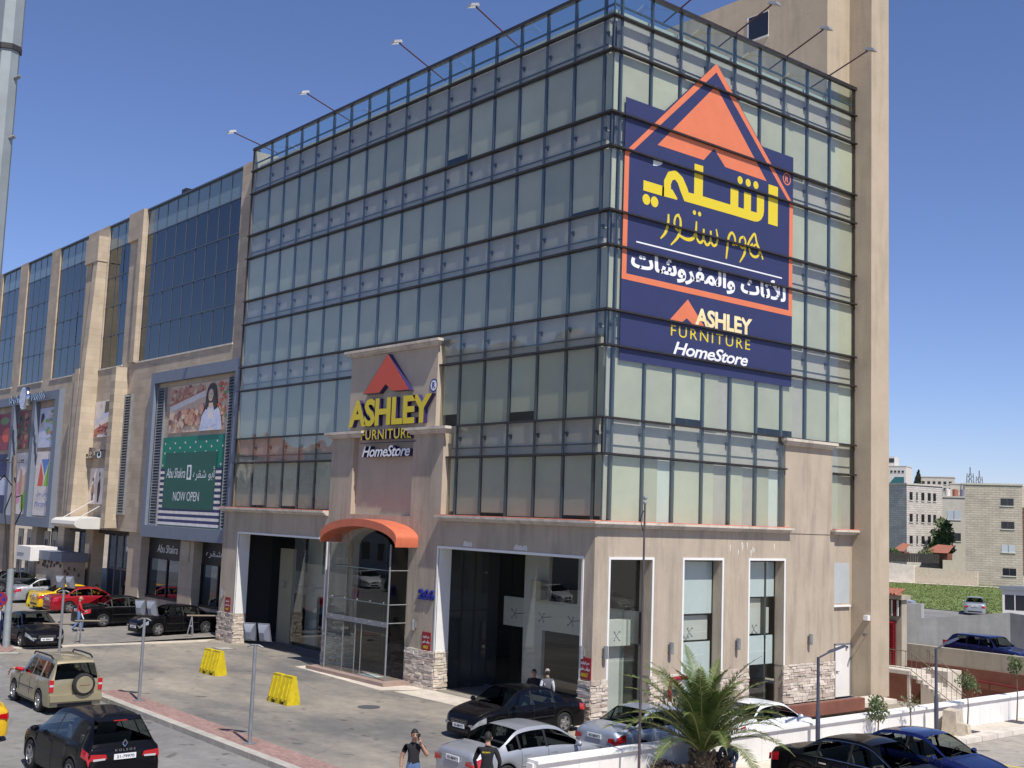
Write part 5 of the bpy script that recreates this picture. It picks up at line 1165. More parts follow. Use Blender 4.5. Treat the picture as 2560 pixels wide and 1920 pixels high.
    for s_ in (1,-1):
        b.tube([(x_, s_*min(.66,sect(x_)[9][0]*.97), sect(x_)[9][1]+.006) for x_ in [S_['cowl']+.05+(L_/2-.22-S_['cowl']-.05)*k/6 for k in range(7)]],.005,4)
        if not S_.get('boxy') and spec is SEDAN: b.tube([(x_, s_*sect(x_)[9][0]*.93, sect(x_)[9][1]+.006) for x_ in [S_['rb']-.03-(S_['rb']-.03+L_/2-.05)*k/5 for k in range(6)]],.005,4)
    b.tube([(S_['cowl']+.05,-.62,sm(S_['top'],S_['cowl']+.05)-.004),(S_['cowl']+.06,0,sm(S_['top'],S_['cowl']+.06)+.006),(S_['cowl']+.05,.62,sm(S_['top'],S_['cowl']+.05)-.004)],.006,4)
    b.build('panel_seam','trim_black',t)
    b = MB()
    for s_ in (1,-1):
        zz_ = S_['floor']+.02; b.box(xr+AR+.02,xf-AR-.02,s_*(hw*.97)-.01,s_*(hw*.97)+.012,zz_,zz_+.07)
        b.tube([(x_, s_*(sect(x_)[3][0]+.006), sect(x_)[2][1]*.55+sect(x_)[3][1]*.45) for x_ in [xr+AR+.1+(xf-xr-2*AR-.2)*k/5 for k in range(6)]],.014,4)
    b.build('side_moulding','trim_black' if paint not in ('silver','silverblue','white','red') else 'paint_'+paint,t)
    # lamps wrapped on the corners of the body
    def lamp(nm, xa, xb, fa, fb, m_, off=.008, inner=.66):
        for s_ in (1,-1):
            b = MB(); N = 7; V = []
            for i in range(N+1):
                x = xa+(xb-xa)*i/N; p = sect(x)
                for f_ in (fa,(fa+fb)/2,fb):
                    q = [(0,p[0]),(.12,p[1]),(.4,p[2]),(.72,p[3]),(.92,p[4]),(1.0,p[5]),(1.3,p[6])]; 
                    for (f0,a0),(f1,a1) in zip(q,q[1:]):
                        if f0 <= f_ <= f1: u = (f_-f0)/(f1-f0); y, zz = a0[0]+(a1[0]-a0[0])*u, a0[1]+(a1[1]-a0[1])*u; break
                    V.append((x+(off if xa > 0 else -off)*(i in (0,N)), s_*(y+off), zz+.004))
            b.add(V,[(i*3+k,i*3+k+1,(i+1)*3+k+1,(i+1)*3+k) for i in range(N) for k in range(2)])
            # end face of the lamp on the flat end of the body
            e = 1 if xa > 0 else -1; xe = e*L_/2; p = sect(xe-e*.07); q = [(0,p[0]),(.12,p[1]),(.4,p[2]),(.72,p[3]),(.92,p[4]),(1.0,p[5]),(1.3,p[6])]
            za = p[0][1]+(p[5][1]-p[0][1])*fa; zc = p[0][1]+(p[5][1]-p[0][1])*min(fb,1.0); ye = p[3][0]*.97
            b.add([(xe+e*.012,s_*ye,za),(xe+e*.012,s_*ye*inner,za+.03),(xe+e*.012,s_*ye*(inner+.04),zc-.035),(xe+e*.012,s_*ye*.97,zc-.01)],[(0,1,2,3)])
            b.build(nm,m_,t,smooth=50)
    lamp('headlight', L_/2-.36, L_/2-.005, .66, .93, 'head_clear')
    if S_.get('boxy'): 
        for s_ in (1,-1): 
            o = MB().box(-L_/2-.02,-L_/2+.14,s_*hw*.80,s_*hw*.955,.72,1.08).build('tail_light','tail_red',t); MB().box(-L_/2-.024,-L_/2-.019,s_*hw*.81,s_*hw*.945,.88,.94).build('lens_band','lamp_white',o)
    else: lamp('tail_light', -L_/2+.36, -L_/2+.03, .70 if S_ is SEDAN else .78, .97 if S_ is SEDAN else 1.0, 'tail_red', inner=.66 if S_ is SEDAN else .5)
    zf = sm(S_['belt'],L_/2)
    gw = hw*.42; MB().box(L_/2-.03,L_/2+.016,-gw,gw,.44 if not S_.get('boxy') else .66,.60 if not S_.get('boxy') else .84).build('grille','trim_black',t)
    b = MB(); z0g = .46 if not S_.get('boxy') else .68
    for k in range(3): b.box(L_/2+.012,L_/2+.026,-gw,gw,z0g+k*.05,z0g+.012+k*.05)
    b.build('grille_bar','chrome',t)
    MB().box(L_/2-.02,L_/2+.02,-hw*.5,hw*.5,.24,.34).build('air_intake','trim_black',t)
    # plates
    pm = 'plate_black' if plates_black else 'plate_white'; tm = 'plate_white' if plates_black else 'plate_black'
    for e, zz in ((1,.42),(-1,platetop)):
        o = MB().box(e*(L_/2+.004),e*(L_/2+.03),-.26,.26,zz-.06,zz+.06).build('number_plate',pm,t)
        if plate: MB().text(plate,-.2,.22,zz-.035,zz+.035,(lambda u,v,d:(e*(L_/2+.033),u*e,v)),0,None).build('lettering',tm,o)
    b = MB(); b.box(-L_/2-.006,-L_/2+.02,-hw*.62,hw*.62,.26,.36); b.build('bumper_trim','trim_black',t)
    # wheels
    tm_, rm_ = wheel_meshes(wr, .21, S_['spokes'])
    for xc in (xf,xr):
        for s_ in (1,-1):
            o = link_mesh('wheel',tm_,t,(xc,s_*(hw-.115),wr),0 if s_ < 0 else math.pi); r2 = link_mesh('rim',rm_,None); r2.parent = o
    if taxi: MB().box(-.05,.12,-.3,.3,1.43,1.55).build('roof_sign','plate_white',t)
    for fnc in extra: fnc(t, S_, sect, hw, L_)
    return t
def x_koleos(t, S_, sect, hw, L_):
    MB().text('k1',-.24,.24,.98,1.03,(lambda u,v,d:(-L_/2-.012-.0*v,-u,v)),0,None).build('lettering','chrome',t)
    b = MB(); pts = [(0,.11),(.055,0),(0,-.11),(-.055,0)]; c_ = 1.14
    for i in range(4):
        p, q = pts[i], pts[(i+1)%4]; b.tube([(-L_/2+.03,p[0],c_+p[1]*.75),(-L_/2+.03,q[0],c_+q[1]*.75)],.014,5)
    b.build('badge','chrome',t); MB().box(-1.868,-1.85,-.16,.16,1.59,1.612).build('brake_light','tail_red',t)
    MB().add([(-1.66,-.56,1.66),(-1.66,.56,1.66),(-1.86,.52,1.61),(-1.86,-.52,1.61),(-1.66,-.56,1.63),(-1.66,.56,1.63),(-1.86,.52,1.585),(-1.86,-.52,1.585)],[(0,1,2,3),(7,6,5,4),(2,6,7,3),(0,3,7,4),(1,5,6,2)]).build('spoiler','paint_black',t)
    for s_ in (1,-1): MB().add([(-2.268,s_*.74,.80),(-2.268,s_*.46,.81),(-2.268,s_*.46,.85),(-2.268,s_*.74,.85)],[(0,1,2,3)]).build('lens_band','lamp_white',t)
def x_vitara(t, S_, sect, hw, L_):
    f = lambda a, c, h: (-L_/2-h, -.20+a, .92+c)
    o = MB().lathe([(.20,-.02),(.30,.0),(.345,.03),(.35,.10),(.345,.17),(.30,.20),(.26,.20)],f,28).build('spare_wheel','rubber',t,smooth=40); MB().lathe([(.265,.20),(.255,.215),(.001,.22)],f,28).build('spare_cover','paint_beige',o,smooth=40); MB().box(-L_/2-.226,-L_/2-.219,-.36,-.04,.905,.92).build('cover_stripe','fence_rust',o)
    for s_ in (1,-1): 
        b = MB(); b.tube([(.2,s_*.62,1.66),(.1,s_*.62,1.74),(-.6,s_*.62,1.76),(-1.4,s_*.62,1.75),(-1.6,s_*.62,1.68)],.028,6); b.build('roof_rail','trim_black',t,smooth=50)
    b = MB(); b.box(-L_/2-.1,-L_/2+.05,-hw*.93,hw*.93,.42,.62); b.build('rear_bumper','paint_beige',t)
    for s_ in (1,-1): MB().box(-.72,.92,s_*hw*.985,s_*(hw+.02),.36,.46).build('sill_cladding','paint_beige',t)
    b = MB(); b.tube([(.45,.84,1.12),(.55,1.0,1.16),(.62,1.03,1.15)],[.06,.055,.05],8); o = b.build('sleeve','cloth_red',t,smooth=True)
    b = MB(); b.tube([(.60,1.03,1.15),(.85,1.08,1.13),(1.02,1.10,1.06)],[.042,.035,.03],8); b.tube([(1.0,1.10,1.07),(1.08,1.11,1.0),(1.10,1.11,.93)],[.03,.034,.015],8)
    for k in range(4): b.tube([(1.07,1.095+.012*k,.98),(1.10,1.095+.014*k,.92),(1.09,1.10+.014*k,.88)],[.009,.009,.007],5)
    b.build('driver_arm','skin',t,smooth=True)
D2 = math.pi
car('off_roader','beige boxy off-roader with rear spare wheel and driver arm out of window',BOXY,'beige',(-12.2,-12.95),D2,'p2',z=-.13,extra=(x_vitara,),platetop=.5,plates_black=True)
car('crossover','black crossover driving away in the foreground with white rear plate',SUV,'black',(-1.75,-15.6),D2+R(1),'p1',z=-.13,extra=(x_koleos,),platetop=.86)
car('taxi','yellow taxi cut off by the left edge of the street',SEDAN,'taxi',(-9.0,-16.75),D2,'p3',z=-.13,taxi=True)
car('sedan','black sedan with chrome grille facing the street by utility pole',SEDAN,'navyblack',(-28.0,-8.75),0,'p3',z=.01,chrome_line=True,sc_=1.02)
car('sedan','long black sedan with chrome window line next to the red sedan',SEDAN,'black',(-33.85,-2.25),R(92),'p3',z=LOTZ(-2),chrome_line=True,sc_=1.07)
car('sedan','black sedan facing the street beside the left stone pillar',SEDAN,'black',(-28.85,-1.45),R(-84),'p3',z=LOTZ(-1.5),sc_=1.0)
car('sedan','red sedan parked nose-in by the mall',SEDAN,'red',(-41.6,-1.35),R(90),'p3',z=LOTZ(-1))
car('taxi','yellow taxi parked nose-in half hidden by the red sedan',SEDAN,'taxi',(-43.9,-1.35),R(90),'p3',z=LOTZ(-1),taxi=False)
car('sedan','silver sedan parked nose-in left of the parked taxi',SEDAN,'silver',(-49.1,-1.1),R(92),'p3',z=LOTZ(-1),chrome_line=True,sc_=1.03)
car('sedan','dark grey sedan at the far left of the mall parking',SEDAN,'grey',(-57.6,-.5),R(92),'p3',z=LOTZ(-.5))
car('sedan','dusty black sedan parked before the right shop window',SEDAN,'black',(-.45,-2.95),R(-88),'p3',chrome_line=False)
car('sedan','rounded silver sedan behind the security guard',SEDAN,'silver',(4.55,-6.85),R(89),'p3')
car('sedan','blue-silver sedan with dark spoiler in front of the rounded silver one',SEDAN,'silverblue',(4.05,-1.75),R(91),'p3')
car('sedan','white sedan behind the palm and the white wall',SEDAN,'white',(4.5,2.55),R(92),'p3',sc_=.9)
car('sedan','black sedan parked tail to the kerb at the lower right',SEDAN,'black',(10.25,-.55),R(0),'p3',z=-.12,chrome_line=True,sc_=1.06)
car('sedan','dark blue sedan parked beside the black one at lower right',SEDAN,'blue',(10.1,2.15),R(0),'p3',z=-.12,sc_=1.02)
car('wagon','dark blue boxy estate car behind the beige ramp wall',WAGON,'darkblue',(-2.9,30.4),R(-8),'p3',z=-.02)
car('sedan','silver sedan seen from behind in the far car park',SEDAN,'silver',(-23.6,66.8),R(118),'p3',z=-.1)
car('sedan','blue-silver car behind the grey retaining wall',SEDAN,'silverblue',(-29.6,63.5),R(60),'p3',z=-.1)
# cars across the street: seen only mirrored in the shop glass
for k, (x, p_) in enumerate([(-30,'white'),(-36.5,'silver'),(-43,'white'),(-49,'taxi'),(-55,'black'),(-24,'silver'),(-62,'white')]): car('sedan',['white sedan across the street, nearest the low shop row middle','silver sedan across the street left of the nearest white one','white sedan across the street between a silver car and taxi','yellow car across the street among parked cars','black sedan across the street left of the yellow car','silver sedan across the street, nearest the crossing','white sedan across the street, farthest from the crossing'][k],SEDAN,p_,(x,-31.5-.3*k),R(2*k),None,z=-.13)
# ================================================================ people
def head_mesh(b, c, yaw, s=1.0, mi=0):
    """head with jaw, nose, ears; c = centre of the skull"""
    c = Vector(c); f = Vector((math.cos(yaw),math.sin(yaw),0)); sd = Vector((-f.y,f.x,0))
    n, m = 14, 10; V = []
    for i in range(m+1):
        t_ = math.pi*i/m; zz = math.cos(t_)
        for k in range(n):
            a = 2*math.pi*k/n; fr, sr = math.cos(a), math.sin(a); rad = math.sin(t_)
            jaw = 1.0 if zz > -.1 else 1.0-.38*(-zz-.1)
            q = c+f*(fr*rad*.098*jaw+(.012 if zz < 0 and fr > 0 else 0))*s+sd*(sr*rad*.076*jaw)*s+Vector((0,0,zz*.122*s))
            V.append(q)
    b.add(V,[(i*n+k,i*n+(k+1)%n,(i+1)*n+(k+1)%n,(i+1)*n+k)[::-1] for i in range(m) for k in range(n)],mi)
    b.tube([c+f*.09*s+Vector((0,0,.03*s)),c+f*.118*s+Vector((0,0,-.02*s)),c+f*.095*s+Vector((0,0,-.035*s))],[.008*s,.016*s,.012*s],6,mi)
    for e in (-1,1):
        b.ball(c+sd*.078*e*s+Vector((0,0,-.005*s)),(.02*s,.02*s,.032*s),6,5,mi)
        b.ball(c+f*.088*s+sd*.032*e*s+Vector((0,0,.012*s)),(.012*s,.014*s,.008*s),6,4,5); b.tube([c+f*.094*s+sd*.015*e*s+Vector((0,0,.032*s)),c+f*.084*s+sd*.05*e*s+Vector((0,0,.03*s))],.006*s,4,5)
    b.tube([c+f*.098*s-sd*.022*s+Vector((0,0,-.062*s)),c+f*.103*s+Vector((0,0,-.062*s)),c+f*.098*s+sd*.022*s+Vector((0,0,-.062*s))],.006*s,4,4)
def hand(b, w_, d, side, curl=.6, mi=0, s=1.0):
    """palm and five bent fingers; w_ wrist, d pointing direction, side = palm width axis"""
    w_ = Vector(w_); d = Vector(d).normalized(); side = Vector(side); side = (side-d*side.dot(d)).normalized(); nrm = d.cross(side)
    b.tube([w_-d*.02,w_+d*.045,w_+d*.09],[.03*s,.038*s,.034*s],8,mi)
    for k, L_ in enumerate((.075,.085,.08,.062)):
        p0 = w_+d*.08+side*(.027-.018*k); p1 = p0+(d*math.cos(curl*.5)+nrm*math.sin(curl*.5))*L_*.5; p2 = p1+(d*math.cos(curl*1.4)+nrm*math.sin(curl*1.4))*L_*.5
        b.tube([p0,p1,p2],[.0095,.009,.007],6,mi)
    p0 = w_+d*.03+side*.032; p1 = p0+(d*.5+side*.7+nrm*.3).normalized()*.04; b.tube([p0,p1,p1+(d*.9+side*.1+nrm*.4).normalized()*.035],[.012,.010,.008],6,mi)
def person(label, base, yaw, J, mats, hair='hair', cap=None, h=1.74, child=None, head_yaw=0.0):
    """J: joint positions in body space (x forward, y left, z up, metres for a 1.74 m adult)
    mats: skin, top, sleeve, trousers, lips, dark, shoe"""
    t = thing('person', label, 'person', base, yaw); s = h/1.74; t.scale = (s,)*3
    nodes = {}; order = []
    def nd(k, p, r): nodes[k] = (len(order)); order.append((Vector(p), r))
    nd('pelvis',J['pelvis'],(.165,.125)); nd('waist',J['waist'],(.150,.115)); nd('chest',J['chest'],(.178,.13)); nd('neckb',J['neckb'],(.085,.08)); nd('neck',J['neck'],(.055,.055)); nd('head',J['head'],(.06,.06))
    E_ = [('pelvis','waist'),('waist','chest'),('chest','neckb'),('neckb','neck'),('neck','head')]
    for sd in 'LR':
        nd('sh'+sd,J['sh'+sd],(.075,.072)); nd('el'+sd,J['el'+sd],(.048,.048)); nd('wr'+sd,J['wr'+sd],(.033,.033)); nd('hip'+sd,J['hip'+sd],(.105,.105)); nd('kn'+sd,J['kn'+sd],(.068,.068)); nd('an'+sd,J['an'+sd],(.05,.05)); nd('toe'+sd,J['toe'+sd],(.038,.034))
        E_ += [('chest','sh'+sd),('sh'+sd,'el'+sd),('el'+sd,'wr'+sd),('pelvis','hip'+sd),('hip'+sd,'kn'+sd),('kn'+sd,'an'+sd),('an'+sd,'toe'+sd)]
    me = bpy.data.meshes.new('body'); me.from_pydata([tuple(o[0]) for o in order],[(nodes[a],nodes[c]) for a,c in E_],[])
    ob = bpy.data.objects.new('body_tmp',me); COL.objects.link(ob)
    md = ob.modifiers.new('skin','SKIN'); md.use_smooth_shade = True; md.branch_smoothing = .6
    if not me.skin_vertices: me.skin_vertices.new()
    for i, o in enumerate(order): me.skin_vertices[0].data[i].radius = o[1]; me.skin_vertices[0].data[i].use_root = (i == 0)
    sb = ob.modifiers.new('sub','SUBSURF'); sb.levels = 2; sb.render_levels = 2
    PEOPLE.append((t, ob, J, mats, hair, cap, child, head_yaw, E_, nodes, order))
    return t
PEOPLE = []
def stand(**k):
    J = dict(pelvis=(0,0,.96),waist=(0,0,1.12),chest=(.0,0,1.34),neckb=(-.01,0,1.46),neck=(.005,0,1.52),head=(.02,0,1.60),
        shL=(0,.17,1.40),elL=(-.02,.24,1.12),wrL=(.05,.25,.88),shR=(0,-.17,1.40),elR=(-.02,-.24,1.12),wrR=(.05,-.25,.88),
        hipL=(0,.09,.90),knL=(.02,.10,.50),anL=(-.01,.11,.09),toeL=(.15,.13,.04),hipR=(0,-.09,.90),knR=(.02,-.10,.50),anR=(-.01,-.11,.09),toeR=(.15,-.13,.04))
    J.update(k); return J
def sit(**k):
    J = stand(pelvis=(0,0,.50),waist=(-.04,0,.66),chest=(-.03,0,.88),neckb=(-.02,0,1.0),neck=(0,0,1.06),head=(.02,0,1.14),shL=(-.03,.18,.94),elL=(.02,.25,.68),wrL=(.22,.18,.60),shR=(-.03,-.18,.94),elR=(.02,-.25,.68),wrR=(.22,-.18,.60),
        hipL=(.05,.10,.48),knL=(.45,.14,.50),anL=(.42,.14,.09),toeL=(.58,.15,.04),hipR=(.05,-.10,.48),knR=(.45,-.14,.50),anR=(.42,-.14,.09),toeR=(.58,-.15,.04))
    J.update(k); return J
face_cam = lambda x, y: math.atan2(-26.5-y, 27.3-x)
def ext_phone(t): MB().box(.12,.14,.055,.115,1.53,1.67).build('phone','trim_black',t)
person('man in black T-shirt and jeans holding a phone to his face',(5.55,-11.0,0),face_cam(5.7,-11)+.15,stand(elL=(.10,.30,1.18),wrL=(.15,.13,1.46),elR=(-.05,-.26,1.13),wrR=(-.02,-.27,.89)),['skin','cloth_black','skin','denim'],child=ext_phone)
def ext_sec(t): MB().text('sec',-.09,.09,1.33,1.36,(lambda u,v,d:(-.163,-u,v)),0,None).build('lettering','sign_yellow',t)
person('security guard in black jacket seen from behind',(6.8,-9.9,0),face_cam(6.8,-9.9)+math.pi-.15,stand(elL=(.02,.28,1.14),wrL=(.12,.24,.92),elR=(.0,-.28,1.14),wrR=(.10,-.24,.92)),['skin','cloth_black','cloth_black','cloth_navy'],child=ext_sec,h=1.78)
def ext_bag(t): 
    b = MB(); b.add([(-.05,.14,.62),(.25,.14,.60),(.30,.36,.60),(-.08,.34,.62),(.02,.22,.88),(.16,.22,.88),(.16,.28,.88),(.02,.28,.88)],[(0,3,2,1),(4,5,6,7),(0,1,5,4),(1,2,6,5),(2,3,7,6),(3,0,4,7)]); b.build('carrier_bag','bag_white',t,smooth=60)
person('man in a red jacket walking with a white carrier bag',(-31.6,-5.3,.07),R(75),stand(knL=(.20,.1,.52),anL=(.18,.1,.10),toeL=(.33,.1,.05),knR=(-.02,-.1,.5),anR=(-.28,-.1,.16),toeR=(-.16,-.1,.05),elL=(-.05,.27,1.13),wrL=(.06,.26,.9),elR=(.08,-.27,1.13),wrR=(.25,-.24,1.03)),['skin','cloth_red','cloth_red','denim'],hair=None,child=ext_bag)
person('man in cap and grey vest over pale sleeves by the shop window',(-1.75,-.55,0),face_cam(-1.75,-.6)+math.pi+.2,stand(),['skin','cloth_grey','cloth_white','cloth_navy'],cap='cap_tan',h=1.60)
person('man in black sitting on a chair before the shop glass',(-3.9,.75,0),face_cam(-3.9,.75)-.2,sit(),['skin','cloth_black','cloth_black','cloth_navy'])
t = thing('chair','small dark chair under the sitting man in black','chair',(-3.9,.75,0),face_cam(-3.9,.75)-.2); MB().box(-.2,.22,-.22,.22,.36,.41).build('seat','trim_black',t); MB().box(-.24,-.2,-.22,.22,.41,.85).build('backrest','trim_black',t)
for a in (-.18,.2):
    for c in (-.2,.2): MB().box(a-.015,a+.015,c-.015,c+.015,0,.36).build('leg','steel',t)
person('person in dark jacket and jeans at the left edge behind the pole',(-29.0,-9.85,.02),R(20),stand(),['skin','cloth_white','cloth_navy','denim'],h=1.7)
person('person in black sitting in the shade of the mall entrance',(-44.6,.35,.2),face_cam(-45,.3)-.6,sit(),['skin','cloth_black','cloth_black','cloth_black'])
t = thing('chair','dark chair under the person in the mall shade','chair',(-44.6,.35,.2),face_cam(-45,.3)-.6); MB().box(-.2,.22,-.22,.22,.36,.41).build('seat','trim_black',t); MB().box(-.24,-.2,-.22,.22,.41,.85).build('backrest','trim_black',t)
for a in (-.18,.2):
    for c in (-.2,.2): MB().box(a-.015,a+.015,c-.015,c+.015,0,.36).build('leg','steel',t)
person('person in black standing in the mall doorway',(-41.5,.9,.2),face_cam(-41,.9)+.4,stand(),['skin','cloth_black','cloth_black','cloth_black'])
person('gardener in plaid shirt crouching among the shrubs by the palm',(7.05,-1.95,0),R(-60),sit(pelvis=(0,0,.32),waist=(.03,0,.48),chest=(.10,0,.68),neckb=(.16,0,.80),neck=(.19,0,.86),head=(.22,0,.93),shL=(.10,.18,.74),elL=(.28,.24,.52),wrL=(.42,.15,.40),shR=(.10,-.18,.74),elR=(.28,-.24,.52),wrR=(.42,-.15,.40),hipL=(.02,.1,.30),hipR=(.02,-.1,.30),knL=(.36,.16,.50),knR=(.36,-.16,.5),anL=(.12,.15,.09),anR=(.12,-.15,.09),toeL=(.27,.16,.04),toeR=(.27,-.16,.04)),['skin','plaid','plaid','denim'])
dg = bpy.context.evaluated_depsgraph_get()
for (t, ob, J, mats, hair, cap, child, hy, E_, nodes, order) in PEOPLE:
    m = bpy.data.meshes.new_from_object(ob.evaluated_get(dg)); V = [v.co.copy() for v in m.vertices]; Fs = [tuple(p.vertices) for p in m.polygons]
    bones = []
    for a, c in E_:
        key = c
        if a in ('neckb','neck') or c == 'neck': mi = 0
        elif key[:2] == 'wr': mi = 2
        elif key[:2] == 'el': mi = 2 if mats[2] != 'skin' else 1
        elif key[:3] in ('hip',) or key[:2] in ('kn','an'): mi = 3
        elif key[:3] == 'toe': mi = 6
        else: mi = 1
        bones.append((order[nodes[a]][0], order[nodes[c]][0], mi, a, c))
    b = MB(); b.v = [tuple(v) for v in V]
    for f in Fs:
        c_ = sum((V[i] for i in f), Vector())/len(f); best = (9,0)
        for p, q, mi, a, e in bones:
            d = q-p; u = max(0,min(1,(c_-p).dot(d)/d.length_squared)); dist = (c_-p-d*u).length
            if a == 'chest' and e[:2] == 'sh': dist -= .02
            if a == 'pelvis' and e == 'waist' and u < .35: mi = 3
            if e[:2] == 'el' and mats[2] == 'skin' and u > .55: mi = 2
            if dist < best[0]: best = (dist, mi)
        b.f.append(f); b.m.append(best[1])
    bpy.data.objects.remove(ob)
    hc = Vector(J['head'])+Vector((.015,0,.02))
    head_mesh(b, hc, hy)
    for sd, sg in (('L',1),('R',-1)):
        w_ = Vector(J['wr'+sd]); e_ = Vector(J['el'+sd]); hand(b, w_, w_-e_, (1,0,0) if abs((w_-e_).normalized().x) < .8 else (0,0,1), .8)
    o = b.build('body',[mats[0],mats[1],mats[2],mats[3],'sign_red','hair','trim_black'],t,smooth=True)
    if hair:
        hb = MB(); n, mm = 14, 8
        for i in range(mm+1):
            tt = math.pi*.62*i/mm
            for k in range(n):
                a = 2*math.pi*k/n; fr = math.cos(a); lim = .62 if fr > .3 else 1.0; t2 = tt*lim
                hb.v.append((hc.x-.008+math.sin(t2)*fr*.108, hc.y+math.sin(t2)*math.sin(a)*.086, hc.z+.012+math.cos(t2)*.128))
        for i in range(mm):
            for k in range(n): hb.f.append((i*n+k,i*n+(k+1)%n,(i+1)*n+(k+1)%n,(i+1)*n+k)[::-1]); hb.m.append(0)
        hb.build('hair',hair,t,smooth=True)
    if cap:
        hb = MB(); hb.lathe([(.001,.13),(.06,.12),(.095,.07),(.102,.01)],lambda a,c,h:(hc.x+a,hc.y+c*.85,hc.z+.02+h),16); hb.add([(hc.x+.07,hc.y-.07,hc.z+.04),(hc.x+.2,hc.y-.05,hc.z+.015),(hc.x+.2,hc.y+.05,hc.z+.015),(hc.x+.07,hc.y+.07,hc.z+.04)],[(0,1,2,3)]); hb.build('cap',cap,t,smooth=40)
    if child: child(t)
# ================================================================ plants
def palm(x, y, label):
    t = thing('palm_tree', label, 'palm', (x,y,0)); rr = random.Random(5)
    b = MB(); b.tube([(x,y,-.1),(x,y,.3),(x,y,.62),(x,y,.8)],[.30,.30,.26,.12],12)
    for k in range(44): a = k*2.4; z = .02+.016*k; b.tube([(x+.26*math.cos(a),y+.26*math.sin(a),z),(x+.36*math.cos(a),y+.36*math.sin(a),z+.13)],[.06,.03],5)
    b.build('trunk','palm_trunk',t)
    for i in range(48):
        az = i*2.39996+rr.uniform(-.2,.2); ring = i/48; el0 = R(89-62*ring**1.1+rr.uniform(-5,5)); L_ = rr.uniform(2.3,3.1)*(.85 if ring < .15 else 1)
        droop = rr.uniform(.4,.8)+.65*ring; n = 26; p = Vector((x+.08*math.cos(az),y+.08*math.sin(az),.72)); h_ = Vector((math.cos(az),math.sin(az),0)); s_ = Vector((-h_.y,h_.x,0)); pts = [p.copy()]; dirs = []
        for k in range(n):
            e = el0-droop*(k/n)**1.6*1.3; d = h_*math.cos(e)+Vector((0,0,math.sin(e))); p = p+d*(L_/n); pts.append(p.copy()); dirs.append(d)
        b = MB(); b.tube(pts,[.022*(1-k/(n+1))+.004 for k in range(n+1)],5,1)
        for k in range(3,n*3):
            q = k/3; i0 = min(int(q),n-1); P = pts[i0].lerp(pts[i0+1],q-i0); d = dirs[i0]; up = s_.cross(d).normalized()*-1
            u = q/n; ll = .37*math.sin(math.pi*min(1,.12+u*.93))**.7*rr.uniform(.85,1.1)
            for sg in (-1,1):
                ld = (s_*sg*.80+d*.60+up*rr.uniform(.10,.42)-Vector((0,0,.10))).normalized(); tip = P+ld*ll-Vector((0,0,ll*.12*rr.random())); wv = d*.017
                mid = P.lerp(tip,.45)
                b.add([tuple(P-wv*.6),tuple(P+wv*.6),tuple(mid+wv),tuple(tip),tuple(mid-wv)],[(0,1,2,4),(4,2,3)],0)
        b.build('frond',['palm_leaf' if rr.random() < .6 else 'palm_leaf_b','palm_stem'],t)
palm(6.98,-2.95,'feathery date palm with short trunk before the white wall')
def leafcloud(b, c, r, n, size, rr, shell=.55):
    for k in range(n):
        while True:
            v = Vector((rr.uniform(-1,1),rr.uniform(-1,1),rr.uniform(-1,1)))
            if 1 >= v.length >= shell*rr.random(): break
        p = Vector((c[0]+v.x*r[0],c[1]+v.y*r[1],c[2]+v.z*r[2])); d = Vector((rr.gauss(0,1),rr.gauss(0,1),rr.gauss(0,1))).normalized(); e = d.orthogonal().normalized(); s_ = size*rr.uniform(.6,1.3)
        b.add([tuple(p-d*s_),tuple(p+e*s_*.42),tuple(p+d*s_),tuple(p-e*s_*.42)],[(0,1,2,3)])
def sapling(x, y, hgt, cr, cz, n, label, m_='leaf_a', size=.055, seed=1, stem=True):
    t = thing('young_tree', label, 'tree', (x,y,0), group='young trees planted along the white wall'); rr = random.Random(seed)
    b = MB(); b.tube([(x,y,0),(x+.03,y+.02,hgt*.4),(x-.01,y+.03,cz)],[.025,.02,.012],6)
    for k in range(9): a = k*2.4; z = cz-cr*.9+rr.uniform(0,cr); b.tube([(x,y,z),(x+cr*.8*math.cos(a),y+cr*.8*math.sin(a),z+cr*.8)],[.01,.003],4)
    b.build('trunk','bark',t)
    b = MB()
    for k in range(7): a = rr.uniform(0,6.28); q = rr.uniform(0,.5)*cr; leafcloud(b,(x+q*math.cos(a),y+q*math.sin(a),cz+rr.uniform(-.5,.6)*cr),(cr*.6,cr*.6,cr*.55),n//7,size,rr)
    b.build('crown',m_,t)
    p = MB(); p.box(x-.3,x+.3,y-.3,y+.3,.005,.02); p.build('tree_pit','plant_pot',t)
sapling(6.6,5.55,1.7,.42,1.05,520,'leafy young tree behind the black sedan by the white wall',seed=2); sapling(6.6,7.35,1.5,.36,1.15,60,'bare-looking young tree between leafy ones behind the blue sedan',seed=3); sapling(6.68,10.7,1.9,.40,1.62,420,'young tree with rounded crown beside the pale stone blocks',seed=4); sapling(6.6,14.2,2.1,.36,1.95,420,'young tree nearest the right edge on a thin stem',seed=6)
def shrub(x, y, r, n, m_, label, seed, z=.25, size=.06, name='shrub', grp='dark low shrubs around the palm'):
    t = thing(name, label, 'shrub', (x,y,0), group=grp); rr = random.Random(seed); b = MB()
    for k in range(12): a = rr.uniform(0,6.28); b.tube([(x,y,0),(x+r[0]*.7*math.cos(a),y+r[1]*.7*math.sin(a),z+r[2]*.6)],[.014,.004],4)
    b.build('stems','bark',t); b = MB()
    for k in range(6): leafcloud(b,(x+rr.uniform(-.5,.5)*r[0],y+rr.uniform(-.5,.5)*r[1],z+rr.uniform(-.2,.4)*r[2]),(r[0]*.6,r[1]*.6,r[2]*.6),n//6,size,rr)
    b.build('foliage',m_,t)
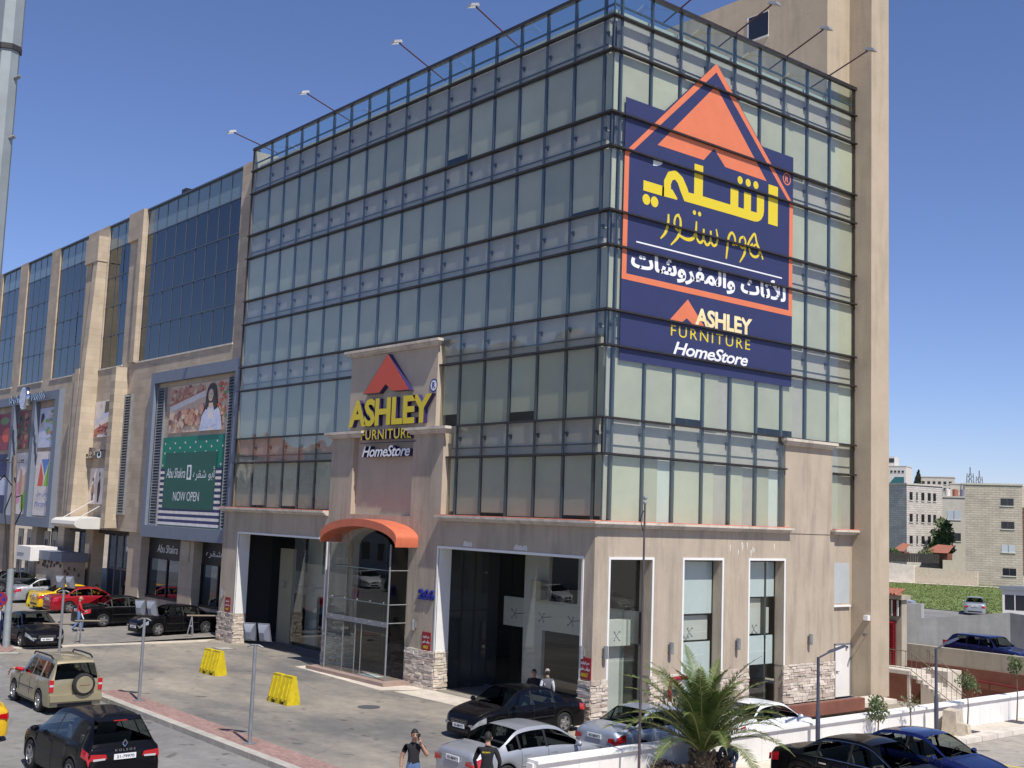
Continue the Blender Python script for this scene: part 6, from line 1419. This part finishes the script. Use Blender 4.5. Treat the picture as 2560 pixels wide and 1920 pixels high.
shrub(6.9,-4.3,(.5,.6,.45),1300,'leaf_dry','dry brown shrub left of the palm trunk',11); shrub(7.0,-3.7,(.45,.5,.35),1000,'leaf_dry','dark shrub directly in front of the palm trunk',12,.2); shrub(6.95,-2.3,(.5,.55,.4),1100,'leaf_dry','dark shrub right of the palm trunk by the gardener',13)
# ================================================================ right-hand side: stair, ramp, walls
pit = MB(); pit.quad((-9,16.6,-2.4),(6.0,16.6,-2.4),(6.0,28.55,-2.4),(-9,28.55,-2.4)); pit.quad((-9,16.6,-2.4),(-9,28.55,-2.4),(-9,28.55,-.3),(-9,16.6,-.3)); pit.quad((6,16.6,-2.4),(6,28.55,-2.4),(6,28.55,-.3),(6,16.6,-.3)); pit.quad((-9,16.6,-2.4),(6,16.6,-2.4),(6,16.6,-.3),(-9,16.6,-.3))
tag(pit.build('ramp_floor','beige_wall'),kind='structure')
t = thing('ramp_wall','low beige ramp wall with brown-red lower band and handrail','wall',(0,28.7,0)); MB().box(-8.9,14,28.56,28.85,-.06,.78).build('upper_band','beige_wall',t); MB().box(-8.9,14,28.5,28.84,-2.4,-.06).build('lower_band','brown_red',t)
MB().tube([(-3.6,28.4,-.55),(14,28.4,-1.35)],.05,8).build('handrail','red_metal',t,smooth=50)
for x in (-2,.5,3): MB().tube([(x,28.4,-.62-(x+3.6)*.045),(x,28.5,-.85-(x+3.6)*.045)],.025,6).build('bracket','red_metal',t)
t = thing('side_stair','concrete side stair with landing and slim grey railings','stair',(-4,24.4,0))
MB().box(-6.2,-3.4,23.7,25.2,-.16,.0).build('landing','kerb_white',t)
for k in range(7): MB().box(-3.4+k*.29,-3.4+(k+1)*.29+.03,23.8,25.1,-.17*(k+1)-.16,-.17*(k+1)).build('step','kerb_white',t)
MB().box(-3.55,-3.42,23.75,23.9,-2.4,-.16).build('support','kerb_white',t)
for y in (23.74,25.14):
    b = MB(); top = [(-5.9 if y < 24 else -3.2,y,.92),(-3.4,y,.92),(-.6,y,-.72)]; b.tube(top,.022,6); b.tube([(p[0],p[1],p[2]-.8) for p in top],.018,6)
    b.tube([(top[0][0],y,0),(top[0][0],y,.92)],.022,6); b.build('railing','rail_metal',t)
    xs_ = [(-5.7+.26*k) for k in range(9)] if y < 24 else []
    for xb in xs_: MB().tube([(xb,y,.1),(xb,y,.92)],.011,4).build('baluster','rail_metal',t)
    for k in range(11): xb = -3.3+k*.25; zt = .92-(xb+3.4)*.586; MB().tube([(xb,y,zt-.8),(xb,y,zt)],.011,4).build('baluster','rail_metal',t)
t = thing('stair_house','small stair house with tile roof, slatted panel and red louvred door','hut',(-6.5,26,0))
MB().box(-9,-4.75,25.25,25.7,0,3.2).build('wall','beige_wall',t)
dr = MB().box(-5.75,-5.05,25.14,25.24,0,2.15).build('louvred_door','red_metal',t)
slm = MB(); slm.add([(-.3,-.03,0),(.3,-.03,0),(.3,.02,.05),(-.3,.02,.05)],[(0,1,2,3)]); slme = slm.mesh('slat','sign_red')
for k in range(24): link_mesh('slat',slme,dr,(-5.4,25.11,.1+k*.084))
pn = MB().box(-5.95,-4.8,25.15,25.24,2.38,3.2).build('slat_panel','trim_black',t)
for k in range(7): link_mesh('slat',cache.setdefault('sl%d'%(k%2),MB().box(-.045,.045,-.02,.02,-.38,.38).mesh('slat','wall_white' if k%2==0 else 'red_metal')),pn,(-5.85+k*.16,25.12,2.78))
b = MB(); b.box(-9,-4.6,25.0,25.8,3.2,3.42); b.build('fascia','beige_wall',t)
rf = MB().add([(-9,24.95,3.42),(-4.55,24.95,3.42),(-5.2,25.9,3.66),(-9,25.9,3.66)],[(0,1,2,3)]).build('roof','roof_tile',t)
tl = MB(); tl.tube([(0,0,0),(0,.9,.23)],.07,6); tlm = tl.mesh('roof_tile','roof_tile')
for k in range(20): link_mesh('roof_tile',tlm,rf,(-8.9+k*.19+.3,24.97,3.44))
MB().box(-4.85,-3.4,27.1,28.4,-2.4,-.2).build('under_wall','interior_wall',t)
t = thing('retaining_wall','stepped grey concrete retaining wall behind the blue estate car','wall',(-7,35,0))
Wl = lambda u, v, d: (-10.6+u*.9063, 32.9+u*.4226+d, v)
MB().prism([(0,-.3),(0,2.55),(2.0,2.52),(2.0,1.72),(6.6,2.35),(6.6,-.3)],Wl,0,.3).build('lit_face','concrete_wall',t)
MB().prism([(0,-.3),(0,2.33),(14,1.6),(14,-.3)],lambda u,v,d:(-4.615+u*.94,35.69-u*.10+d,v),0,.3).build('shaded_face','concrete_wall',t)
t = thing('kerb_edging','yellow and black painted kerb by the blue estate car','kerb',(4,33,0))
for k in range(12): MB().box(-1.5+k*.9,-.62+k*.9,32.9,33.15,-.05,.3).build('kerb_stone','plastic_yellow' if k%2 else 'trim_black',t)
t = thing('guard_rail','white low guard rail beside the far parked car','rail',(-24,55,0))
b = MB(); b.tube([(-29,50.5,1.75),(-23.5,54.5,1.75)],.12,6); b.build('rail','far_white',t)
for k in range(4): MB().tube([(-28.5+k*1.5,50.9+k*1.09,0),(-28.5+k*1.5,50.9+k*1.09,1.7)],.06,6).build('post','steel',t)
t = thing('guard_booth','small white guard booth with dark window panes','booth',(-20.3,66.6,0)); Wb = lambda u,v,d:(-20.9+u*.9,66.2+u*.44+d,v)
MB().prism([(0,-.3),(1.9,-.3),(1.9,2.1),(0,2.1)],Wb,0,1.7).build('wall','wall_white',t); MB().prism([(-.15,2.1),(2.05,2.1),(2.05,2.4),(-.15,2.4)],Wb,-.2,1.9).build('roof','lamp_body',t)
for k in range(2): MB().prism([(.2+k*.8,.5),(.9+k*.8,.5),(.9+k*.8,1.7),(.2+k*.8,1.7)],Wb,-.02,.02).build('window','pane_dark',t)
sheet('parking',[(-60,20,32.0,72)],'road_asphalt',-.1)
# ================================================================ field and far buildings
sheet('field',[(-260,40,67.5,168)],'grass_ground',-.05)
b = MB(); rr = random.Random(3)
for k in range(9000):
    d_ = rr.uniform(102,172); a = R(rr.uniform(-35.5,-24.5)); px, py = 27.3+d_*math.sin(a), -26.5+d_*math.cos(a)
    if py < 68: continue
    for q in range(2):
        w_ = rr.uniform(.04,.09); h_ = rr.uniform(.02,.09); an = rr.uniform(0,3.14); dx, dy = w_*math.cos(an), w_*math.sin(an); ox, oy = rr.uniform(-.2,.2), rr.uniform(-.2,.2)
        b.add([(px+ox-dx,py+oy-dy,-.06),(px+ox+dx,py+oy+dy,-.06),(px+ox+rr.uniform(-.1,.1),py+oy,h_)],[(0,1,2)])
tag(b.build('grass','grass_blade'),'rough green grass growing across the vacant field','grass',kind='stuff')
b = MB(); b.quad((-90,90,.0),(-30,124,.0),(-31,126.2,.0),(-91,92.2,.0)); tag(b.build('path','pave_light'),kind='structure')
def far_building(name, label, org, rz, w_, d_, z0, z1, m_, wins, side_wins=(), roof=True, m_side=None, cat='building'):
    """front face along local x (0..w), facing local -y; side face at x=w facing +x"""
    t = thing(name, label, cat, (org[0],org[1],0), rz); MB().box(0,w_,0,d_,z0-.3,z1).build('wall',m_,t)
    for k, (u, v, ww, hh, pm) in enumerate(wins):
        o = MB().box(u,u+ww,-.03,.06,v,v+hh).build('window',pm,t); MB().box(u-.06,u+ww+.06,-.10,.02,v-.12,v-.001).build('sill','far_white',o)
        if ww > 1.2: MB().box(u+ww/2-.03,u+ww/2+.03,-.05,-.03,v,v+hh).build('frame','steel',o)
    for (u, v, ww, hh, pm) in side_wins:
        o = MB().box(w_-.06,w_+.03,u,u+ww,v,v+hh).build('window',pm,t); MB().box(w_-.02,w_+.10,u-.06,u+ww+.06,v-.12,v-.001).build('sill','far_white',o)
    if roof: MB().box(-.12,w_+.12,-.12,d_+.12,z1,z1+.22).build('parapet','far_tan',t)
    return t
# A: left stone block (corner at 170 m), B set back, C right stone block
sw_ = []
for r_ in range(3):
    z = 4.9+r_*3.0
    for u, ww, pm in ((.55,.6,'pane_dark'),(1.9,.25,'pane_dark'),(2.9,.6,'pane_dark'),(4.2,.6,'pane_dark'),(5.3,.55,'pane_dark')): sw_.append((u,z,ww,1.1,pm))
ca, sa = math.cos(R(-10)), math.sin(R(-10))
far_building('apartment_building','pale stone apartment block with shaded left face and slim windows',(-61.6-8*ca,118.4-8*sa),R(-10),8,7.2,0,13.0,'far_stone_a',[],sw_)
far_building('apartment_building','set-back beige apartment block between the two stone blocks',(-72.5,133.5),R(30),12,9,0,11.9,'far_tan',[(7.2,8.6,1.9,1.35,'pane_light'),(10.9,9.1,.5,.6,'pane_dark'),(7.2,5.4,1.9,1.2,'pane_dark'),(10.9,5.6,.5,.7,'pane_dark'),(10.9,2.4,.5,.7,'pane_dark'),(4.6,8.7,.5,1.2,'pane_light')])
cc = far_building('apartment_building','large tan stone apartment block with a column of wide windows',(-52.7,117.8),R(28),6.9,12,0,13.0,'far_stone_c',[(4.35,10.35,1.55,.95,'pane_dark'),(4.40,7.35,1.55,.95,'pane_dark'),(4.4,4.35,1.6,.95,'pane_light'),(4.5,1.35,1.6,.95,'pane_dark')])
MB().box(6.9,14,.4,10,-.3,13).build('side_block','far_tan',cc); MB().box(7.0,9,.33,.4,1.5,10.2).build('side_panel','fence_rust',cc)
# garden walls and fence in front of them
t = thing('garden_wall','stepped tan garden wall along the far edge of the field','wall',(-60,112,0)); Wg = lambda u,v,d:(-69.0+u*.87,104.8+u*.49+d,v)
MB().prism([(0,-.3),(0,3.0),(8.5,2.9),(8.5,-.3)],Wg,0,.3).build('section','beige_wall',t); MB().prism([(8.5,-.3),(8.5,2.6),(14.4,2.2),(14.4,-.3)],Wg,-.15,.3).build('section','kerb_white',t); MB().prism([(14.4,-.3),(14.4,2.0),(22,1.8),(22,-.3)],Wg,0,.3).build('section','stone_block',t)
t = thing('slat_fence','rusty and dark slat fence on top of the garden wall','fence',(-62,113,2.5))
for k in range(60):
    u = k*.29; MB().prism([(u,2.6 if u > 8.5 else 2.95),(u+.25,2.6 if u > 8.5 else 2.95),(u+.25,3.75),(u,3.75)],Wg,.05,.09).build('slat','fence_rust' if u < 8.3 else 'fence_dark',t)
MB().prism([(0,3.4),(17.4,3.4),(17.4,3.5),(0,3.5)],Wg,.1,.14).build('rail','fence_dark',t)
for (x, y, r_, z, n, sd, lab) in ((-58.4,121.5,(1.9,1.9,2.6),6.0,2600,21,'bushy green tree between the pale and tan apartment blocks'),):
    t = thing('garden_tree',lab,'tree',(x,y,0)); rr = random.Random(sd); MB().tube([(x,y,0),(x,y,5.5)],[.25,.1],7).build('trunk','bark',t); b = MB()
    for k in range(16): leafcloud(b,(x+rr.uniform(-.6,.6)*r_[0],y+rr.uniform(-.6,.6)*r_[1],z+rr.uniform(-.85,.75)*r_[2]),(.9,.9,.8),n//16,.22,rr)
    b.build('crown','leaf_b',t)
for k, (x, y, s_) in enumerate([(-66.5,110.2,1.0),(-64.6,111.2,.9),(-62.5,112.6,1.1),(-60.6,113.6,.8),(-57.6,116.5,1.0)]): shrub(x,y,(1.3*s_,1.1*s_,1.0*s_),500,'leaf_b','garden shrub above the slat fence, %s from the left' % ['first','second','third','fourth','fifth'][k],30+k,3.6,.16,'garden_shrub','shrubs behind the garden fence')
for (x, y, lab) in ((-60.2,114.5,'small red-tiled garden roof before the pale stone block'),(-56.2,117.0,'wider red-tiled garden roof beside the tan stone block')):
    t = thing('garden_roof',lab,'roof',(x,y,0)); s_ = .8 if x < -58 else 1.7; MB().add([(x-s_,y-1,3.9),(x+s_,y-.3,3.9),(x+s_,y+1.2,4.9),(x-s_*.3,y+1.0,5.0)],[(0,1,2,3)]).build('tile_slope','roof_tile',t); MB().box(x-s_*.9,x+s_*.9,y-.2,y+1,3,3.85).build('wall','brown_red',t)
# skyline
t = far_building('office_tower','white office tower with teal glass corner on the skyline',(-199,327),R(20),8,10,0,28.6,'far_white',[(k*1.25+.3,26.4,.8,.8,'pane_dark') for k in range(6)])
MB().prism([(2.2,10),(7.4,10),(7.4,25),(4.4,25),(2.2,22.4)],FX,-.2,0).build('glass_wall','teal_glass',t); MB().box(-1,4,1,8,28.6,32).build('roof_storey','far_white',t); MB().box(.5,1.8,.9,1.0,30,31.5).box(2.2,3.9,.9,1.0,30,31.4).build('roof_window','pane_dark',t)
far_building('hillside_building','beige hillside apartment building with rows of small windows',(-143.5,256),R(28),9.8,8,0,21.2,'far_tan',[(k*1.35+.4,17.6+r_*1.75,.7,.8,'pane_dark') for k in range(7) for r_ in range(2)])
far_building('rooftop_house','tan rooftop house below the hillside building',(-122,236),R(28),5.2,6,0,18.4,'far_tan',[])
far_building('rooftop_house','low pale house right of the radio masts',(-113.5,252),R(28),7,6,0,18.2,'far_white',[(.8,16.5,.7,.8,'pane_dark')])
far_building('rooftop_house','pale flat-roofed house at the right end of the skyline',(-98,247),R(28),16,6,0,17.2,'far_white',[])
t = thing('water_tanks','grey and white water tanks on the set-back roof','tank',(-66,141,11.9))
for k in range(7): x = -68.3+k*.95; y = 138.6+k*.55; MB().lathe([(.01,0),(.42,0),(.42,1.1),(.01,1.2)],lambda a,c,h:(x+a,y+c,12.1+h),10).build('tank',['lamp_body','far_white','roof_tile'][k%3],t,smooth=40)
def mast(x, y, z0, z1, label):
    t = thing('radio_mast',label,'mast',(x,y,z0),group='lattice radio masts on the skyline')
    for sx, sy in ((-1,-1),(1,-1),(1,1),(-1,1)): MB().tube([(x+sx*.9,y+sy*.9,z0),(x+sx*.5,y+sy*.5,z1)],.09,4).build('leg','steel',t)
    b = MB(); n_ = 7
    for k in range(n_):
        z = z0+(z1-z0)*k/n_; z2 = z0+(z1-z0)*(k+1)/n_; a = .9-.4*k/n_; 
        for (s1,s2),(e1,e2) in zip(((-1,-1),(1,-1),(1,1),(-1,1)),((1,-1),(1,1),(-1,1),(-1,-1))): b.tube([(x+s1*a,y+s2*a,z),(x+e1*a,y+e2*a,z2)],.05,4)
    b.build('lattice','steel',t); MB().tube([(x,y,z1),(x,y,z1+1.5)],.12,5).build('antenna','steel',t)
mast(-117.1,236.5,13,21,'taller lattice radio mast above the tan apartment block'); mast(-124.8,255,13,21.2,'slimmer lattice radio mast right of the taller one')
t = thing('cypress_tree','dark pointed conifer on the skyline beside the office tower','tree',(-127.6,230.4,0)); rr = random.Random(9); MB().tube([(-127.6,230.4,0),(-127.6,230.4,20)],[.4,.05],6).build('trunk','bark',t); b = MB()
for k in range(12): f_ = k/11; leafcloud(b,(-127.6+.5*f_,230.4,14.5+6.2*f_),(1.9*(1-f_)+.25,1.9*(1-f_)+.25,.9),180,.28,rr)
b.build('crown','cypress',t)
t = thing('street_pole','grey lattice-like street pole at the right edge by the booth','pole',(-19.2,67.2,0)); MB().tube([(-19.2,67.2,-.3),(-19.2,67.2,6.0),(-19.2,67.2,11.8)],[.22,.18,.09],8).build('shaft','lamp_body',t,smooth=50); MB().tube([(-19.2,67.2,7.0),(-18.6,67.3,7.6),(-18.2,67.4,7.7)],.07,6).build('arm','lamp_body',t)
# ================================================================ the other side of the street, mirrored in the glass
def opp(name, label, x0, x1, y, z1, m_, rows, cols, wm='pane_dark', roofm=None):
    t = thing(name,label,'building',((x0+x1)/2,y,0)); MB().box(x0,x1,y-14,y,-.3,z1).build('wall',m_,t)
    dx = (x1-x0)/cols; dz = (z1-1.0)/rows
    for r_ in range(rows):
        for c in range(cols): o = MB().box(x0+dx*(c+.28),x0+dx*(c+.72),y-.02,y+.05,1.2+dz*r_,1.2+dz*r_+dz*.5).build('window',wm,t)
    if roofm: MB().add([(x0-.6,y+.6,z1),(x1+.6,y+.6,z1),(x1+.6,y-14.6,z1),(x0-.6,y-14.6,z1),((x0+x1)/2-2,y-7,z1+3.2),((x0+x1)/2+2,y-7,z1+3.2)],[(0,1,5,4),(1,2,5),(2,3,4,5),(3,0,4)]).build('roof',roofm,t)
opp('opposite_building','plain beige block across the street from the store',-76,-46.5,-46,23.5,'cream',4,3,'pane_light')
for k, (x0, x1, z) in enumerate(((-90,-77,12.5),(-104,-92,14),(-119,-106,12.5),(-135,-121,14),(-152,-137,13))): opp('opposite_house','tile-roofed house across the street, %s from the beige block' % ['first','second','third','fourth','fifth'][k],x0,x1,-48,z,'far_tan' if k%2 else 'far_white',3,4,'pane_dark','roof_tile')
opp('opposite_building','low pale shop row across the street',-45,-20,-44,6,'far_white',1,8,'pane_dark')
